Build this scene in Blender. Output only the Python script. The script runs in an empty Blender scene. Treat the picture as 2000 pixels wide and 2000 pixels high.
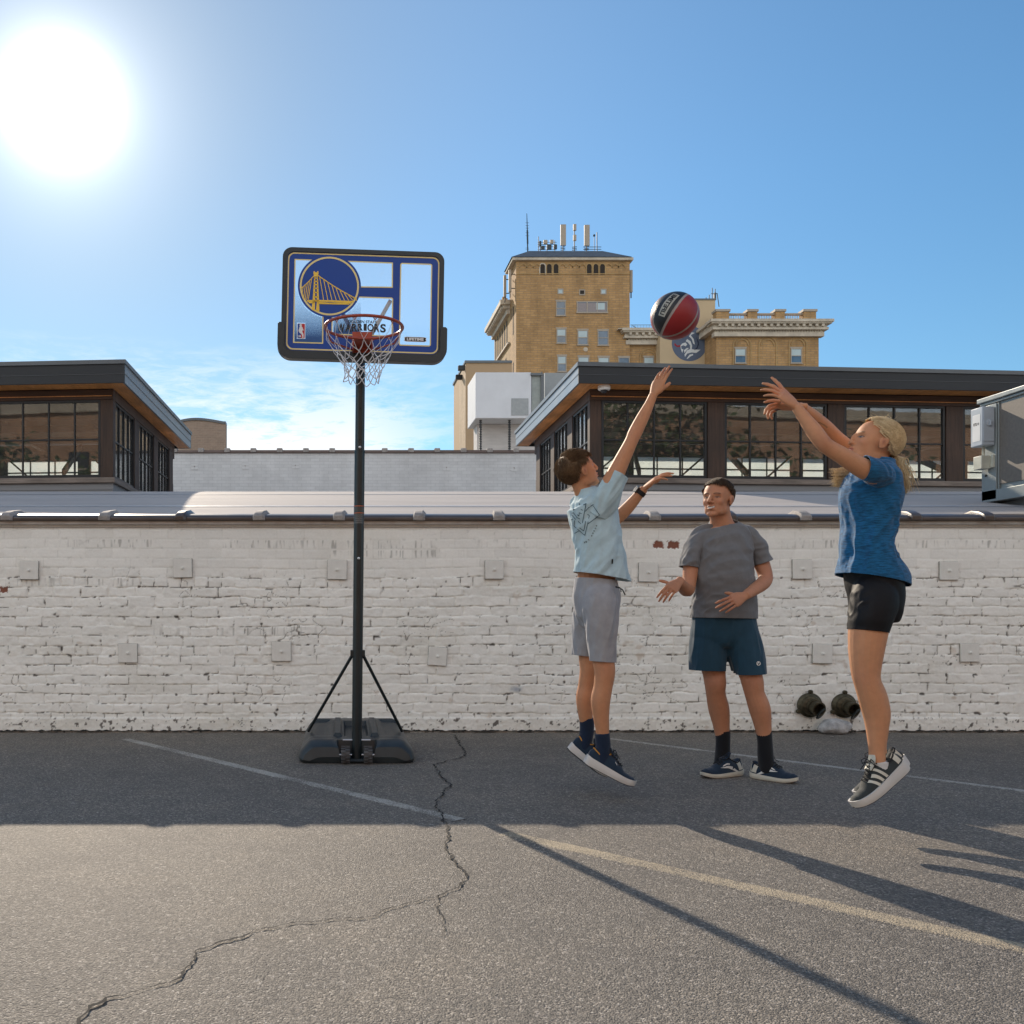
import bpy, bmesh, math, random
import numpy as np
from mathutils import Vector, Matrix
from mathutils.geometry import tessellate_polygon
random.seed(7); rng = np.random.default_rng(7)
C = bpy.context.scene.collection
F = 1850.0      # focal length in photo pixels; the camera stands at (0,0,1)
def P(px, py, d): return Vector(((px-650)/F*d, d, 1+(1190-py)/F*d))
def G(px, py):    # point on the ground seen at a pixel
    d = F/(py-1190); return Vector(((px-650)/F*d, d, 0))
# ------------------------------------------------------------------ materials
def newmat(name):
    m = bpy.data.materials.new(name); m.use_nodes = True
    nt = m.node_tree; b = nt.nodes['Principled BSDF']
    return m, nt, b
def N(nt, t, **k):
    n = nt.nodes.new(t)
    for a, v in k.items():
        if a.startswith('i_'): n.inputs[int(a[2:])].default_value = v
        else: setattr(n, a, v)
    return n
def L(nt, a, b): nt.links.new(a, b)
def ramp(nt, fac, stops, interp='LINEAR'):
    r = N(nt, 'ShaderNodeValToRGB'); r.color_ramp.interpolation = interp
    e = r.color_ramp.elements
    while len(e) < len(stops): e.new(0.5)
    for i, (p, c) in enumerate(stops):
        e[i].position = p
        e[i].color = (c, c, c, 1) if isinstance(c, (int, float)) else (*c, 1)
    L(nt, fac, r.inputs[0]); return r
def math_(nt, op, a, b=None, c=None):
    n = N(nt, 'ShaderNodeMath', operation=op)
    for i, v in enumerate((a, b, c)):
        if v is None: continue
        if isinstance(v, (int, float)): n.inputs[i].default_value = v
        else: L(nt, v, n.inputs[i])
    return n.outputs[0]
def mixc(nt, fac, a, b, mode='MIX'):
    n = N(nt, 'ShaderNodeMix', data_type='RGBA', blend_type=mode)
    for s, v in ((n.inputs[0], fac), (n.inputs[6], a), (n.inputs[7], b)):
        if isinstance(v, (int, float)): s.default_value = v
        elif isinstance(v, tuple): s.default_value = (*v, 1) if len(v) == 3 else v
        else: L(nt, v, s)
    return n.outputs[2]
def noise(nt, scale, detail=4, rough=.55, vec=None, dist=0):
    n = N(nt, 'ShaderNodeTexNoise'); n.inputs['Scale'].default_value = scale
    n.inputs['Detail'].default_value = detail; n.inputs['Roughness'].default_value = rough
    n.inputs['Distortion'].default_value = dist
    if vec is not None: L(nt, vec, n.inputs['Vector'])
    return n.outputs['Fac']
def coord(nt, scale=(1, 1, 1), kind='Object'):
    t = N(nt, 'ShaderNodeTexCoord'); m = N(nt, 'ShaderNodeMapping')
    L(nt, t.outputs[kind], m.inputs[0]); m.inputs['Scale'].default_value = scale
    return m.outputs[0]
def bump(nt, b, h, strength=.3, dist=.01):
    n = N(nt, 'ShaderNodeBump'); n.inputs['Strength'].default_value = strength
    n.inputs['Distance'].default_value = dist; L(nt, h, n.inputs['Height'])
    L(nt, n.outputs[0], b.inputs['Normal']); return n
def mat(name, col, rough=.6, metal=0, var=.12, scale=8, bscale=None, bstr=.15, bdist=.004, stretch=(1, 1, 1), spec=None, coat=0):
    m, nt, b = newmat(name)
    v = coord(nt, stretch)
    n1 = noise(nt, scale, 5, .6, v)
    c2 = tuple(min(1, c*(1+var)) for c in col); c1 = tuple(c*(1-var) for c in col)
    r = ramp(nt, n1, [(.3, c1), (.7, c2)])
    L(nt, r.outputs[0], b.inputs['Base Color'])
    b.inputs['Metallic'].default_value = metal
    rr = ramp(nt, n1, [(.2, max(0, rough-.08)), (.8, min(1, rough+.08))])
    L(nt, rr.outputs[0], b.inputs['Roughness'])
    if spec is not None: b.inputs['Specular IOR Level'].default_value = spec
    if coat: b.inputs['Coat Weight'].default_value = coat
    if bstr: bump(nt, b, noise(nt, bscale or scale*6, 4, .6, v), bstr, bdist)
    return m
def vcolmat(name, rough=.6, bscale=150, bstr=.15, bdist=.002, sss=0, var=.1, vscale=30, sheen=0, stretch=(1,1,1), spec=.5):
    m, nt, b = newmat(name)
    a = N(nt, 'ShaderNodeVertexColor', layer_name='Col')
    v = coord(nt, stretch)
    n1 = noise(nt, vscale, 5, .6, v)
    k = ramp(nt, n1, [(.25, 1-var), (.75, 1+var)])
    L(nt, mixc(nt, 1.0, a.outputs[0], k.outputs[0], 'MULTIPLY'), b.inputs['Base Color'])
    b.inputs['Roughness'].default_value = rough
    b.inputs['Specular IOR Level'].default_value = spec
    if sss:
        b.inputs['Subsurface Weight'].default_value = sss
        b.inputs['Subsurface Radius'].default_value = (.012, .004, .002)
        b.inputs['Subsurface Scale'].default_value = 1.0
    if sheen: b.inputs['Sheen Weight'].default_value = sheen
    if bstr: bump(nt, b, noise(nt, bscale, 3, .6, v), bstr, bdist)
    return m
# ------------------------------------------------------------------ mesh builder
class MB:
    def __init__(s): s.v = []; s.f = []; s.mi = []; s.cur = 0
    def add(s, vs, fs):
        o = len(s.v); s.v += [Vector(v) for v in vs]
        for f in fs: s.f.append([o+i for i in f]); s.mi.append(s.cur)
        return s
    def hexa(s, p):   # 8 points: bottom ring 0-3, top ring 4-7
        return s.add(p, [(0, 3, 2, 1), (4, 5, 6, 7), (0, 1, 5, 4), (1, 2, 6, 5), (2, 3, 7, 6), (3, 0, 4, 7)])
    def box(s, x0, x1, y0, y1, z0, z1, T=None):
        p = [Vector(q) for q in ((x0, y0, z0), (x1, y0, z0), (x1, y1, z0), (x0, y1, z0), (x0, y0, z1), (x1, y0, z1), (x1, y1, z1), (x0, y1, z1))]
        if T: p = [T(q) for q in p]
        return s.hexa(p)
    def beam(s, a, b, w, h, up=Vector((0, 0, 1))):
        a = Vector(a); b = Vector(b); t = (b-a).normalized(); sd = t.cross(up)
        if sd.length < 1e-4: sd = t.cross(Vector((0, 1, 0)))
        sd.normalize(); u = sd.cross(t).normalized()
        q = lambda c, i, j: c+sd*(i*w/2)+u*(j*h/2)
        return s.hexa([q(a, -1, -1), q(a, 1, -1), q(b, 1, -1), q(b, -1, -1), q(a, -1, 1), q(a, 1, 1), q(b, 1, 1), q(b, -1, 1)])
    def tube(s, pts, r, n=10, closed=False, caps=True):
        pts = [Vector(p) for p in pts]; m = len(pts)
        rs = r if isinstance(r, (list, tuple)) else [r]*m
        vs = []; ref = None
        for i, p in enumerate(pts):
            if closed: t = pts[(i+1) % m]-pts[i-1]
            else: t = pts[min(i+1, m-1)]-pts[max(i-1, 0)]
            t.normalize()
            if ref is None:
                ref = Vector((0, 0, 1)) if abs(t.z) < .9 else Vector((0, 1, 0))
            a = t.cross(ref); a.normalize(); b = t.cross(a); ref = a.cross(t)
            for k in range(n):
                an = 2*math.pi*k/n
                vs.append(p+(a*math.cos(an)+b*math.sin(an))*rs[i])
        fs = []
        for i in range(m if closed else m-1):
            j = (i+1) % m
            for k in range(n):
                l = (k+1) % n
                fs.append((i*n+k, i*n+l, j*n+l, j*n+k))
        if caps and not closed:
            fs.append(tuple(range(n))[::-1]); fs.append(tuple((m-1)*n+k for k in range(n)))
        return s.add(vs, fs)
    def lathe(s, prof, n=24, T=None, caps=True):   # profile of (r, h) along +z
        vs = []; fs = []; m = len(prof)
        for r, h in prof:
            for k in range(n):
                a = 2*math.pi*k/n; vs.append(Vector((r*math.cos(a), r*math.sin(a), h)))
        for i in range(m-1):
            for k in range(n):
                l = (k+1) % n; fs.append((i*n+k, i*n+l, (i+1)*n+l, (i+1)*n+k))
        if caps: fs.append(tuple(range(n))[::-1]); fs.append(tuple((m-1)*n+k for k in range(n)))
        if T: vs = [T(v) for v in vs]
        return s.add(vs, fs)
    def flat(s, loops, T):        # polygon with holes, T maps (x,y) to 3D
        loops = [[Vector((p[0], p[1], 0)) for p in l] for l in loops]
        tris = tessellate_polygon(loops); vs = [p for l in loops for p in l]
        out = []
        for t in tris:
            a, b, c = (vs[i] for i in t)
            out.append(t if (b-a).cross(c-a).z > 0 else (t[0], t[2], t[1]))
        return s.add([T(p) for p in vs], out)
    def prism(s, poly, T, h):     # poly of (x,y), T maps (x,y,z)
        n = len(poly); vs = [T(Vector((p[0], p[1], 0))) for p in poly]+[T(Vector((p[0], p[1], h))) for p in poly]
        fs = [tuple(range(n))[::-1], tuple(range(n, 2*n))]+[(i, (i+1) % n, n+(i+1) % n, n+i) for i in range(n)]
        return s.add(vs, fs)
    def ellipsoid(s, c, r, R=None, nu=20, nv=12):
        vs = []; fs = []
        for i in range(1, nv):
            th = math.pi*i/nv
            for k in range(nu):
                a = 2*math.pi*k/nu
                vs.append(Vector((r[0]*math.sin(th)*math.cos(a), r[1]*math.sin(th)*math.sin(a), r[2]*math.cos(th))))
        vs.append(Vector((0, 0, r[2]))); vs.append(Vector((0, 0, -r[2])))
        for i in range(nv-2):
            for k in range(nu):
                l = (k+1) % nu; fs.append((i*nu+k, (i+1)*nu+k, (i+1)*nu+l, i*nu+l))
        t = len(vs)-2
        for k in range(nu):
            l = (k+1) % nu; fs.append((t, k, l)); fs.append((t+1, (nv-2)*nu+l, (nv-2)*nu+k))
        c = Vector(c); R = R or Matrix.Identity(3)
        return s.add([c+R @ v for v in vs], fs)
    def loft(s, secs, side, sub=6, n=24, capround=.5):
        """closed elliptical tube; secs = (centre, half a along `side`, half b); rounded ends"""
        pts = [Vector(q[0]) for q in secs]; A = [q[1] for q in secs]; B = [q[2] for q in secs]
        m = len(pts)
        def cr(arr, i, t):
            g = lambda j: arr[max(0, min(m-1, j))]
            p0, p1, p2, p3 = g(i-1), g(i), g(i+1), g(i+2)
            return ((p1*2)+(p2-p0)*t+(p0*2-p1*5+p2*4-p3)*t*t+(p1*3-p0-p2*3+p3)*t**3)*.5
        X = []
        for i in range(m-1):
            for k in range(sub):
                t = k/sub; X.append((cr(pts, i, t), cr(A, i, t), cr(B, i, t)))
        X.append((pts[-1], A[-1], B[-1]))
        # rounded caps
        t0 = (X[0][0]-X[1][0]).normalized(); t1 = (X[-1][0]-X[-2][0]).normalized()
        c0, c1 = X[0], X[-1]; K = 4
        pre = []; post = []
        for k in range(1, K+1):
            an = math.pi/2*k/(K+.3)
            pre.append((c0[0]+t0*math.sin(an)*min(c0[1], c0[2])*capround, c0[1]*math.cos(an), c0[2]*math.cos(an)))
            post.append((c1[0]+t1*math.sin(an)*min(c1[1], c1[2])*capround, c1[1]*math.cos(an), c1[2]*math.cos(an)))
        X = pre[::-1]+X+post
        side = Vector(side); vs = []; M = len(X)
        for i in range(M):
            t = (X[min(i+1, M-1)][0]-X[max(i-1, 0)][0]).normalized()
            b = t.cross(side).normalized(); a = b.cross(t).normalized()
            for k in range(n):
                an = 2*math.pi*k/n
                vs.append(X[i][0]+a*math.cos(an)*X[i][1]+b*math.sin(an)*X[i][2])
        fs = [(i*n+k, i*n+(k+1) % n, (i+1)*n+(k+1) % n, (i+1)*n+k) for i in range(M-1) for k in range(n)]
        fs.append(tuple(range(n))[::-1]); fs.append(tuple((M-1)*n+k for k in range(n)))
        return s.add(vs, fs)
    def xform(s, T): s.v = [T(v) for v in s.v]; return s
    def mesh(s, name):
        me = bpy.data.meshes.new(name); me.from_pydata([tuple(v) for v in s.v], [], s.f); me.validate(); me.update()
        return me
def setp(o, label=None, cat=None, group=None, kind=None):
    if label: o['label'] = label
    if cat: o['category'] = cat
    if group: o['group'] = group
    if kind: o['kind'] = kind
    return o
def link(name, me, mats, parent=None, org=None, smooth=True, angle=35, bevel=0, flip=True):
    """parent given: the mesh holds world coordinates and is moved to the parent's root origin"""
    root = parent
    while root is not None and root.parent is not None: root = root.parent
    if root is not None: org = root.location.copy()
    if org is not None:
        me.transform(Matrix.Translation(-Vector(org)))
    if flip:
        bm = bmesh.new(); bm.from_mesh(me); bmesh.ops.recalc_face_normals(bm, faces=bm.faces); bm.to_mesh(me); bm.free()
    for m in (mats if isinstance(mats, (list, tuple)) else [mats]): me.materials.append(m)
    o = bpy.data.objects.new(name, me); C.objects.link(o)
    if root is not None: o.parent = parent
    elif org is not None: o.location = org
    if smooth:
        me.polygons.foreach_set('use_smooth', [True]*len(me.polygons))
        if angle < 180: me.set_sharp_from_angle(angle=math.radians(angle))
    if bevel:
        b = o.modifiers.new('Bevel', 'BEVEL'); b.width = bevel; b.segments = 2; b.limit_method = 'ANGLE'; b.angle_limit = math.radians(40)
    return o
def obj(name, mb, mats, parent=None, org=None, **k):
    me = mb.mesh(name)
    if len(set(mb.mi)) > 1 and len(me.polygons) == len(mb.mi):
        me.polygons.foreach_set('material_index', mb.mi)
    return link(name, me, mats, parent, org, **k)
def thing(name, loc, label, cat, group=None):
    o = bpy.data.objects.new(name, None); C.objects.link(o); o.location = loc; o.empty_display_size = .1
    return setp(o, label, cat, group)
def dup(root, loc, label=None, group=None, rotz=None):
    def cp(o, par):
        c = o.copy(); C.objects.link(c); c.parent = par
        for ch in [x for x in bpy.data.objects if x.parent == o]: cp(ch, c)
        return c
    r = cp(root, None); r.location = loc
    if rotz is not None: r.rotation_euler.z = rotz
    if label: r['label'] = label
    if group: r['group'] = group
    return r
def text_mb(mb, s, w, h, T, bold=0, xs=None):
    """lettering fitted to a w x h box centred on 0, T maps (x,y) to 3D"""
    c = bpy.data.curves.new('t', 'FONT'); c.body = s; c.size = 1; c.offset = bold
    if xs: c.space_character = xs
    o = bpy.data.objects.new('t', c); C.objects.link(o)
    bpy.context.view_layer.update()
    me = o.evaluated_get(bpy.context.evaluated_depsgraph_get()).to_mesh()
    vs = [v.co.copy() for v in me.vertices]; fs = [tuple(p.vertices) for p in me.polygons]
    x0 = min(v.x for v in vs); x1 = max(v.x for v in vs); y0 = min(v.y for v in vs); y1 = max(v.y for v in vs)
    vs = [Vector(((v.x-(x0+x1)/2)/(x1-x0)*w, (v.y-(y0+y1)/2)/(y1-y0)*h, 0)) for v in vs]
    mb.add([T(v) for v in vs], fs)
    bpy.data.objects.remove(o); bpy.data.curves.remove(c)
def rrect(x0, y0, x1, y1, r, n=6, rb=None):
    """closed rounded rectangle, rb: radius of the two lower corners"""
    rb = r if rb is None else rb; out = []
    for cx, cy, a0, q in ((x1-r, y1-r, 0, r), (x0+r, y1-r, 90, r), (x0+rb, y0+rb, 180, rb), (x1-rb, y0+rb, 270, rb)):
        for k in range(n+1):
            a = math.radians(a0+90*k/n); out.append((cx+q*math.cos(a), cy+q*math.sin(a)))
    return out
def circ(cx, cy, r, n=48): return [(cx+r*math.cos(2*math.pi*k/n), cy+r*math.sin(2*math.pi*k/n)) for k in range(n)]
def smo(x): x = np.clip(x, 0, 1); return x*x*(3-2*x)
# numpy value noise
_tab = rng.random(65536)
def _h(ix, iy, iz): return _tab[(ix*73856093 ^ iy*19349663 ^ iz*83492791) & 65535]
def vnoise(p, sc=1.0, seed=0, oct=1):
    """p (n,3) -> 0..1"""
    out = 0; amp = 1; tot = 0
    p = np.asarray(p, float)*sc+seed*17.31
    for o in range(oct):
        i = np.floor(p).astype(np.int64); f = p-i; f = f*f*(3-2*f); r = 0
        for dx in (0, 1):
            wx = f[:, 0] if dx else 1-f[:, 0]
            for dy in (0, 1):
                wy = f[:, 1] if dy else 1-f[:, 1]
                for dz in (0, 1):
                    wz = f[:, 2] if dz else 1-f[:, 2]
                    r = r+wx*wy*wz*_h(i[:, 0]+dx, i[:, 1]+dy, i[:, 2]+dz)
        out = out+r*amp; tot += amp; amp *= .5; p = p*2.03+5.1
    return out/tot
SKY_STR = .12; SUN_STR = 5.0; SKY_TINT = (.72, 1.07, 1.17); SKY_G1 = 20; SKY_G2 = 3.6; SKY_G3 = 2.2; SKY_G4 = 1.6; SKY_CL = 8.2; SKY_FILL = 16.0; ASPH = .182
# ================================================================== camera, sky, sun
sc = bpy.context.scene
cam = bpy.data.cameras.new('Camera'); co = bpy.data.objects.new('Camera', cam); C.objects.link(co)
co.location = (0, 0, 1); co.rotation_euler = (math.radians(90), 0, 0)
cam.sensor_width = 36; cam.lens = F/2000*36; cam.shift_x = .175; cam.shift_y = .095
cam.clip_start = .05; cam.clip_end = 3000; sc.camera = co
sc.render.engine = 'CYCLES'
sc.view_settings.view_transform = 'Standard'; sc.view_settings.look = 'None'; sc.view_settings.exposure = 0
SUNDIR = Vector((-585, 1850, 990)).normalized(); HAZEDIR = Vector((-530, 1850, 990)).normalized()
w = bpy.data.worlds.new('World'); sc.world = w; w.use_nodes = True
nt = w.node_tree; bg = nt.nodes['Background']
sky = N(nt, 'ShaderNodeTexSky', sky_type='NISHITA'); sky.sun_disc = False
sky.sun_elevation = math.asin(SUNDIR.z); sky.sun_rotation = math.atan2(SUNDIR.x, SUNDIR.y)
sky.air_density = 1.0; sky.dust_density = .15; sky.ozone_density = 2.5; sky.altitude = 300
tc = N(nt, 'ShaderNodeTexCoord'); sp = N(nt, 'ShaderNodeSeparateXYZ'); L(nt, tc.outputs['Generated'], sp.inputs[0])
# aureole of the low sun in the haze
dt = N(nt, 'ShaderNodeVectorMath', operation='DOT_PRODUCT'); L(nt, tc.outputs['Generated'], dt.inputs[0]); dt.inputs[1].default_value = HAZEDIR
ang = math_(nt, 'ARCCOSINE', math_(nt, 'MINIMUM', dt.outputs['Value'], .99999))
def gauss(sig, amp):
    q = math_(nt, 'DIVIDE', ang, sig); q = math_(nt, 'MULTIPLY', q, q)
    return math_(nt, 'MULTIPLY', math_(nt, 'EXPONENT', math_(nt, 'MULTIPLY', q, -1)), amp)
glow = math_(nt, 'ADD', math_(nt, 'ADD', gauss(.036, SKY_G1), gauss(.075, SKY_G2)), math_(nt, 'ADD', gauss(.15, SKY_G3), gauss(.50, SKY_G4)))
gl = mixc(nt, 1.0, (1, .985, .93), glow, 'MULTIPLY')
tint = mixc(nt, 1.0, mixc(nt, 1.0, sky.outputs[0], SKY_TINT, 'MULTIPLY'), mixc(nt, gauss(.30, 1.0), (1, 1, 1), (.50, .50, .51)), 'MULTIPLY')
# low streaky cloud
hz = math_(nt, 'SQRT', math_(nt, 'ADD', math_(nt, 'MULTIPLY', sp.outputs[0], sp.outputs[0]), math_(nt, 'MULTIPLY', sp.outputs[1], sp.outputs[1])))
el = math_(nt, 'DIVIDE', sp.outputs[2], hz)
tint = mixc(nt, 1.0, tint, ramp(nt, el, [(0, (.99, .89, .84)), (.42, (1, 1, 1))]).outputs[0], 'MULTIPLY')
mp = N(nt, 'ShaderNodeMapping'); L(nt, tc.outputs['Generated'], mp.inputs[0]); mp.inputs['Scale'].default_value = (1, 1, 4.5); mp.inputs['Location'].default_value = (3.1, 1.2, .4)
cn = math_(nt, 'ADD', math_(nt, 'MULTIPLY', noise(nt, 5.5, 6, .6, mp.outputs[0], .4), .55), math_(nt, 'MULTIPLY', noise(nt, 26, 6, .68, mp.outputs[0], .5), .45))
band = math_(nt, 'MULTIPLY', ramp(nt, el, [(.0, 1), (.17, 1), (.285, 0)]).outputs[0], 1)
az = math_(nt, 'DIVIDE', sp.outputs[0], math_(nt, 'MAXIMUM', sp.outputs[1], .05))
azm = ramp(nt, math_(nt, 'ADD', az, .5), [(.02, 0), (.2, 1), (.52, 1), (.66, 0)]).outputs[0]
cl = ramp(nt, math_(nt, 'ADD', cn, math_(nt, 'MULTIPLY', math_(nt, 'MULTIPLY', band, azm), .17)), [(.505, 0), (.63, 1)]).outputs[0]
cl = math_(nt, 'MULTIPLY', math_(nt, 'MULTIPLY', cl, band), math_(nt, 'MULTIPLY', azm, .95))
# bright cloud added to the unseen sky behind the camera as front fill
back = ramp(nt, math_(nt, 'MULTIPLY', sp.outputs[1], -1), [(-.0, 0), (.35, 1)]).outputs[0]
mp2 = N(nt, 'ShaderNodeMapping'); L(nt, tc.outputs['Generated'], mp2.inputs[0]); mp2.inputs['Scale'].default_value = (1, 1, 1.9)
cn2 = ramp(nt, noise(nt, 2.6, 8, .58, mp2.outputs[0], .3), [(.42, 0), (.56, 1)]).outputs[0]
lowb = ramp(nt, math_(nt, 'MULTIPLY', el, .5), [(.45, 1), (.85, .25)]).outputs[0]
c0 = mixc(nt, math_(nt, 'MULTIPLY', math_(nt, 'MULTIPLY', back, cn2), lowb), tint, (SKY_FILL, SKY_FILL*1.0, SKY_FILL*.97))
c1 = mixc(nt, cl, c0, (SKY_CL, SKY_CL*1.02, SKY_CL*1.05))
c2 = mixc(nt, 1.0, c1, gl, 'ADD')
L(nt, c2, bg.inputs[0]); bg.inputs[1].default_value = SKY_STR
sl = bpy.data.lights.new('sun', 'SUN'); so = bpy.data.objects.new('sun', sl); C.objects.link(so)
sl.energy = SUN_STR; sl.angle = math.radians(.53); sl.color = (1, .85, .67)
so.rotation_euler = SUNDIR.to_track_quat('Z', 'Y').to_euler(); so.location = (-5, 10, 12)
# ================================================================== ground
def npmesh(name, V, Q, col=None):
    me = bpy.data.meshes.new(name); n = len(V); m = len(Q); k = Q.shape[1]
    me.vertices.add(n); me.vertices.foreach_set('co', np.asarray(V, np.float32).ravel())
    me.loops.add(m*k); me.loops.foreach_set('vertex_index', Q.astype(np.int32).ravel())
    me.polygons.add(m); me.polygons.foreach_set('loop_start', np.arange(0, m*k, k, dtype=np.int32))
    me.update(calc_edges=True)
    if col is not None: setcol(me, col)
    return me
def setcol(me, col):
    a = me.color_attributes.new('Col', 'FLOAT_COLOR', 'POINT')
    a.data.foreach_set('color', np.concatenate([col, np.ones((len(col), 1))], 1).astype(np.float32).ravel())
def asphalt(name, paint=None, wear=.5):
    m, nt, b = newmat(name)
    v = coord(nt)
    big = noise(nt, .55, 4, .6, v); mid = noise(nt, 3.2, 5, .6, v); fine = noise(nt, 190, 3, .7, v)
    vo = N(nt, 'ShaderNodeTexVoronoi'); vo.inputs['Scale'].default_value = 200; L(nt, v, vo.inputs['Vector'])
    vo2 = N(nt, 'ShaderNodeTexVoronoi'); vo2.inputs['Scale'].default_value = 100; L(nt, v, vo2.inputs['Vector'])
    sp_ = N(nt, 'ShaderNodeSeparateColor'); L(nt, vo.outputs['Color'], sp_.inputs[0])
    sp2 = N(nt, 'ShaderNodeSeparateColor'); L(nt, vo2.outputs['Color'], sp2.inputs[0])
    k = math_(nt, 'ADD', math_(nt, 'MULTIPLY', sp_.outputs[0], .6), math_(nt, 'MULTIPLY', sp2.outputs[1], .4))
    stone = ramp(nt, k, [(.1, tuple(ASPH*c*.42 for c in (1, .95, .88))), (.5, tuple(ASPH*c*.88 for c in (1, .91, .79))), (.78, tuple(ASPH*c*1.35 for c in (1, .90, .77))), (.95, tuple(min(.8, ASPH*c*2.7) for c in (1, .93, .84)))]).outputs[0]
    t = math_(nt, 'ADD', math_(nt, 'MULTIPLY', big, .6), math_(nt, 'MULTIPLY', mid, .4))
    tone = ramp(nt, t, [(.33, (.74, .73, .74)), (.5, (1, .98, .96)), (.66, (1.2, 1.14, 1.06))]).outputs[0]
    col = mixc(nt, 1.0, stone, tone, 'MULTIPLY')
    if paint:
        ea = N(nt, 'ShaderNodeVertexColor', layer_name='Col'); es = N(nt, 'ShaderNodeSeparateColor'); L(nt, ea.outputs[0], es.inputs[0])
        mk = ramp(nt, math_(nt, 'ADD', math_(nt, 'MULTIPLY', math_(nt, 'SUBTRACT', es.outputs[0], 1), .28), math_(nt, 'ADD', math_(nt, 'MULTIPLY', fine, .55), math_(nt, 'ADD', math_(nt, 'MULTIPLY', mid, .3), math_(nt, 'MULTIPLY', k, .15)))), [(wear-.09, 0), (wear+.06, 1)]).outputs[0]
        col = mixc(nt, math_(nt, 'MULTIPLY', mk, .85), col, paint)
    L(nt, col, b.inputs['Base Color'])
    b.inputs['Roughness'].default_value = .72; b.inputs['Specular IOR Level'].default_value = .45
    h = math_(nt, 'ADD', math_(nt, 'MULTIPLY', vo.outputs['Distance'], -1.4), math_(nt, 'ADD', math_(nt, 'MULTIPLY', vo2.outputs['Distance'], -.8), math_(nt, 'MULTIPLY', fine, .5)))
    bump(nt, b, h, .8, .0036)
    return m
M_asph = asphalt('weathered asphalt')
mb = MB(); mb.flat([[(-400, -200), (400, -200), (400, 700), (-400, 700)]], lambda p: Vector((p[0], p[1], 0)))
obj('ground', mb, M_asph, smooth=False); setp(bpy.data.objects['ground'], 'grey weathered asphalt of the car park', kind='structure')
def stripe(name, A, B, wid, m, lab):
    A = Vector(A); B = Vector(B); t = (B-A).normalized(); sd = Vector((-t.y, t.x, 0))
    mb = MB(); n = 90; vs = []
    for i in range(n+1):
        p = A.lerp(B, i/n)
        for s in (-.75, -.38, .38, .75): q = p+sd*s*wid; q.z = .003 if abs(s) < .5 else -.001; vs.append(q)
    mb.add(vs, [(4*i+j, 4*i+j+1, 4*i+j+5, 4*i+j+4) for i in range(n) for j in range(3)])
    o = obj(name, mb, m, smooth=False); setcol(o.data, np.array([[e]*3 for i in range(n+1) for e in (0, 1, 1, 0)], float))
    return setp(o, lab, kind='structure')
pa = asphalt('worn white road paint', (.55, .53, .48), .50); pb = asphalt('worn yellow road paint', (.50, .41, .28), .488)
g0, g1 = G(246, 1444), G(850, 1590)
dr = (g1-g0)
stripe('parking_line', g0, G(900, 1602), .085, pa, 'worn white parking line running from the wall past the hoop base')
stripe('parking_line', G(985, 1628), G(2000, 1854)+(G(2000, 1854)-G(985, 1628))*.6, .10, pb, 'faded yellowish parking line crossing the sunlit asphalt')
stripe('parking_line', G(1190, 1443), G(2000, 1545)+(G(2000, 1545)-G(1190, 1443))*.5, .07, pa, 'white parking line passing behind the man and the woman')
# cracks
M_crack = mat('crack tar', (.012, .011, .01), .9, var=.3)
def crack(pts, w0, w1, lab, seed):
    r = random.Random(seed); pts = [G(x/.966, y/.966) for x, y in pts]; path = []
    for a, b in zip(pts, pts[1:]):
        n = max(3, int((b-a).length/.018)); t = (b-a).normalized(); sd = Vector((-t.y, t.x, 0)); o = 0
        for i in range(n):
            f = i/n; env = math.sin(math.pi*f)**.5; o = o*.75+(r.random()-.5)*.022
            path.append(a.lerp(b, f)+sd*o*env)
    path.append(pts[-1]); vs = []; m = len(path)
    for i, p in enumerate(path):
        t = (path[min(i+1, m-1)]-path[max(i-1, 0)]).normalized(); sd = Vector((-t.y, t.x, 0))
        ww = (w0+(w1-w0)*i/m)*(.15+.95*r.random())
        for s in (-1, 1):
            q = p+sd*s*ww/2; q.z = .006; vs.append(q)
    mb = MB(); mb.add(vs, [(2*i, 2*i+1, 2*i+3, 2*i+2) for i in range(m-1)])
    setp(obj('pavement_crack', mb, M_crack, smooth=False), lab, kind='structure')
crack([(858, 1388), (872, 1410), (877, 1428), (850, 1436), (818, 1444), (828, 1462), (850, 1480), (838, 1500), (823, 1518), (836, 1545), (845, 1570), (840, 1590), (860, 1632), (880, 1660), (870, 1672), (828, 1692)], .016, .010, 'thin crack running away from the wall', 1)
crack([(828, 1692), (770, 1706), (720, 1722), (672, 1736), (600, 1741), (540, 1747), (480, 1757), (420, 1778), (370, 1796), (352, 1828), (318, 1858), (262, 1872), (200, 1886), (170, 1902), (148, 1932), (120, 1990)], .007, .014, 'long jagged crack across the foreground asphalt', 2)
crack([(828, 1692), (831, 1725), (836, 1768)], .006, .003, 'short side crack', 3)
# pebbles and leaf litter
M_peb = mat('small stone', (.30, .28, .25), .8)
for i, (x, y) in enumerate([(1165, 1450), (1625, 1440), (1700, 1442)]):
    p = G(x/.966*.966, y); mb = MB(); s = .008+.006*random.random()
    mb.ellipsoid(p+Vector((0, 0, s*.5)), (s*1.4, s, s*.6), None, 8, 6)
    setp(obj('pebble', mb, M_peb, org=p), ['pale pebble lying by the jumping boy\'s far shoe', 'pale pebble on the asphalt below the grey rock', 'pale pebble on the asphalt by the woman\'s ankle'][i], 'pebble')
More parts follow.
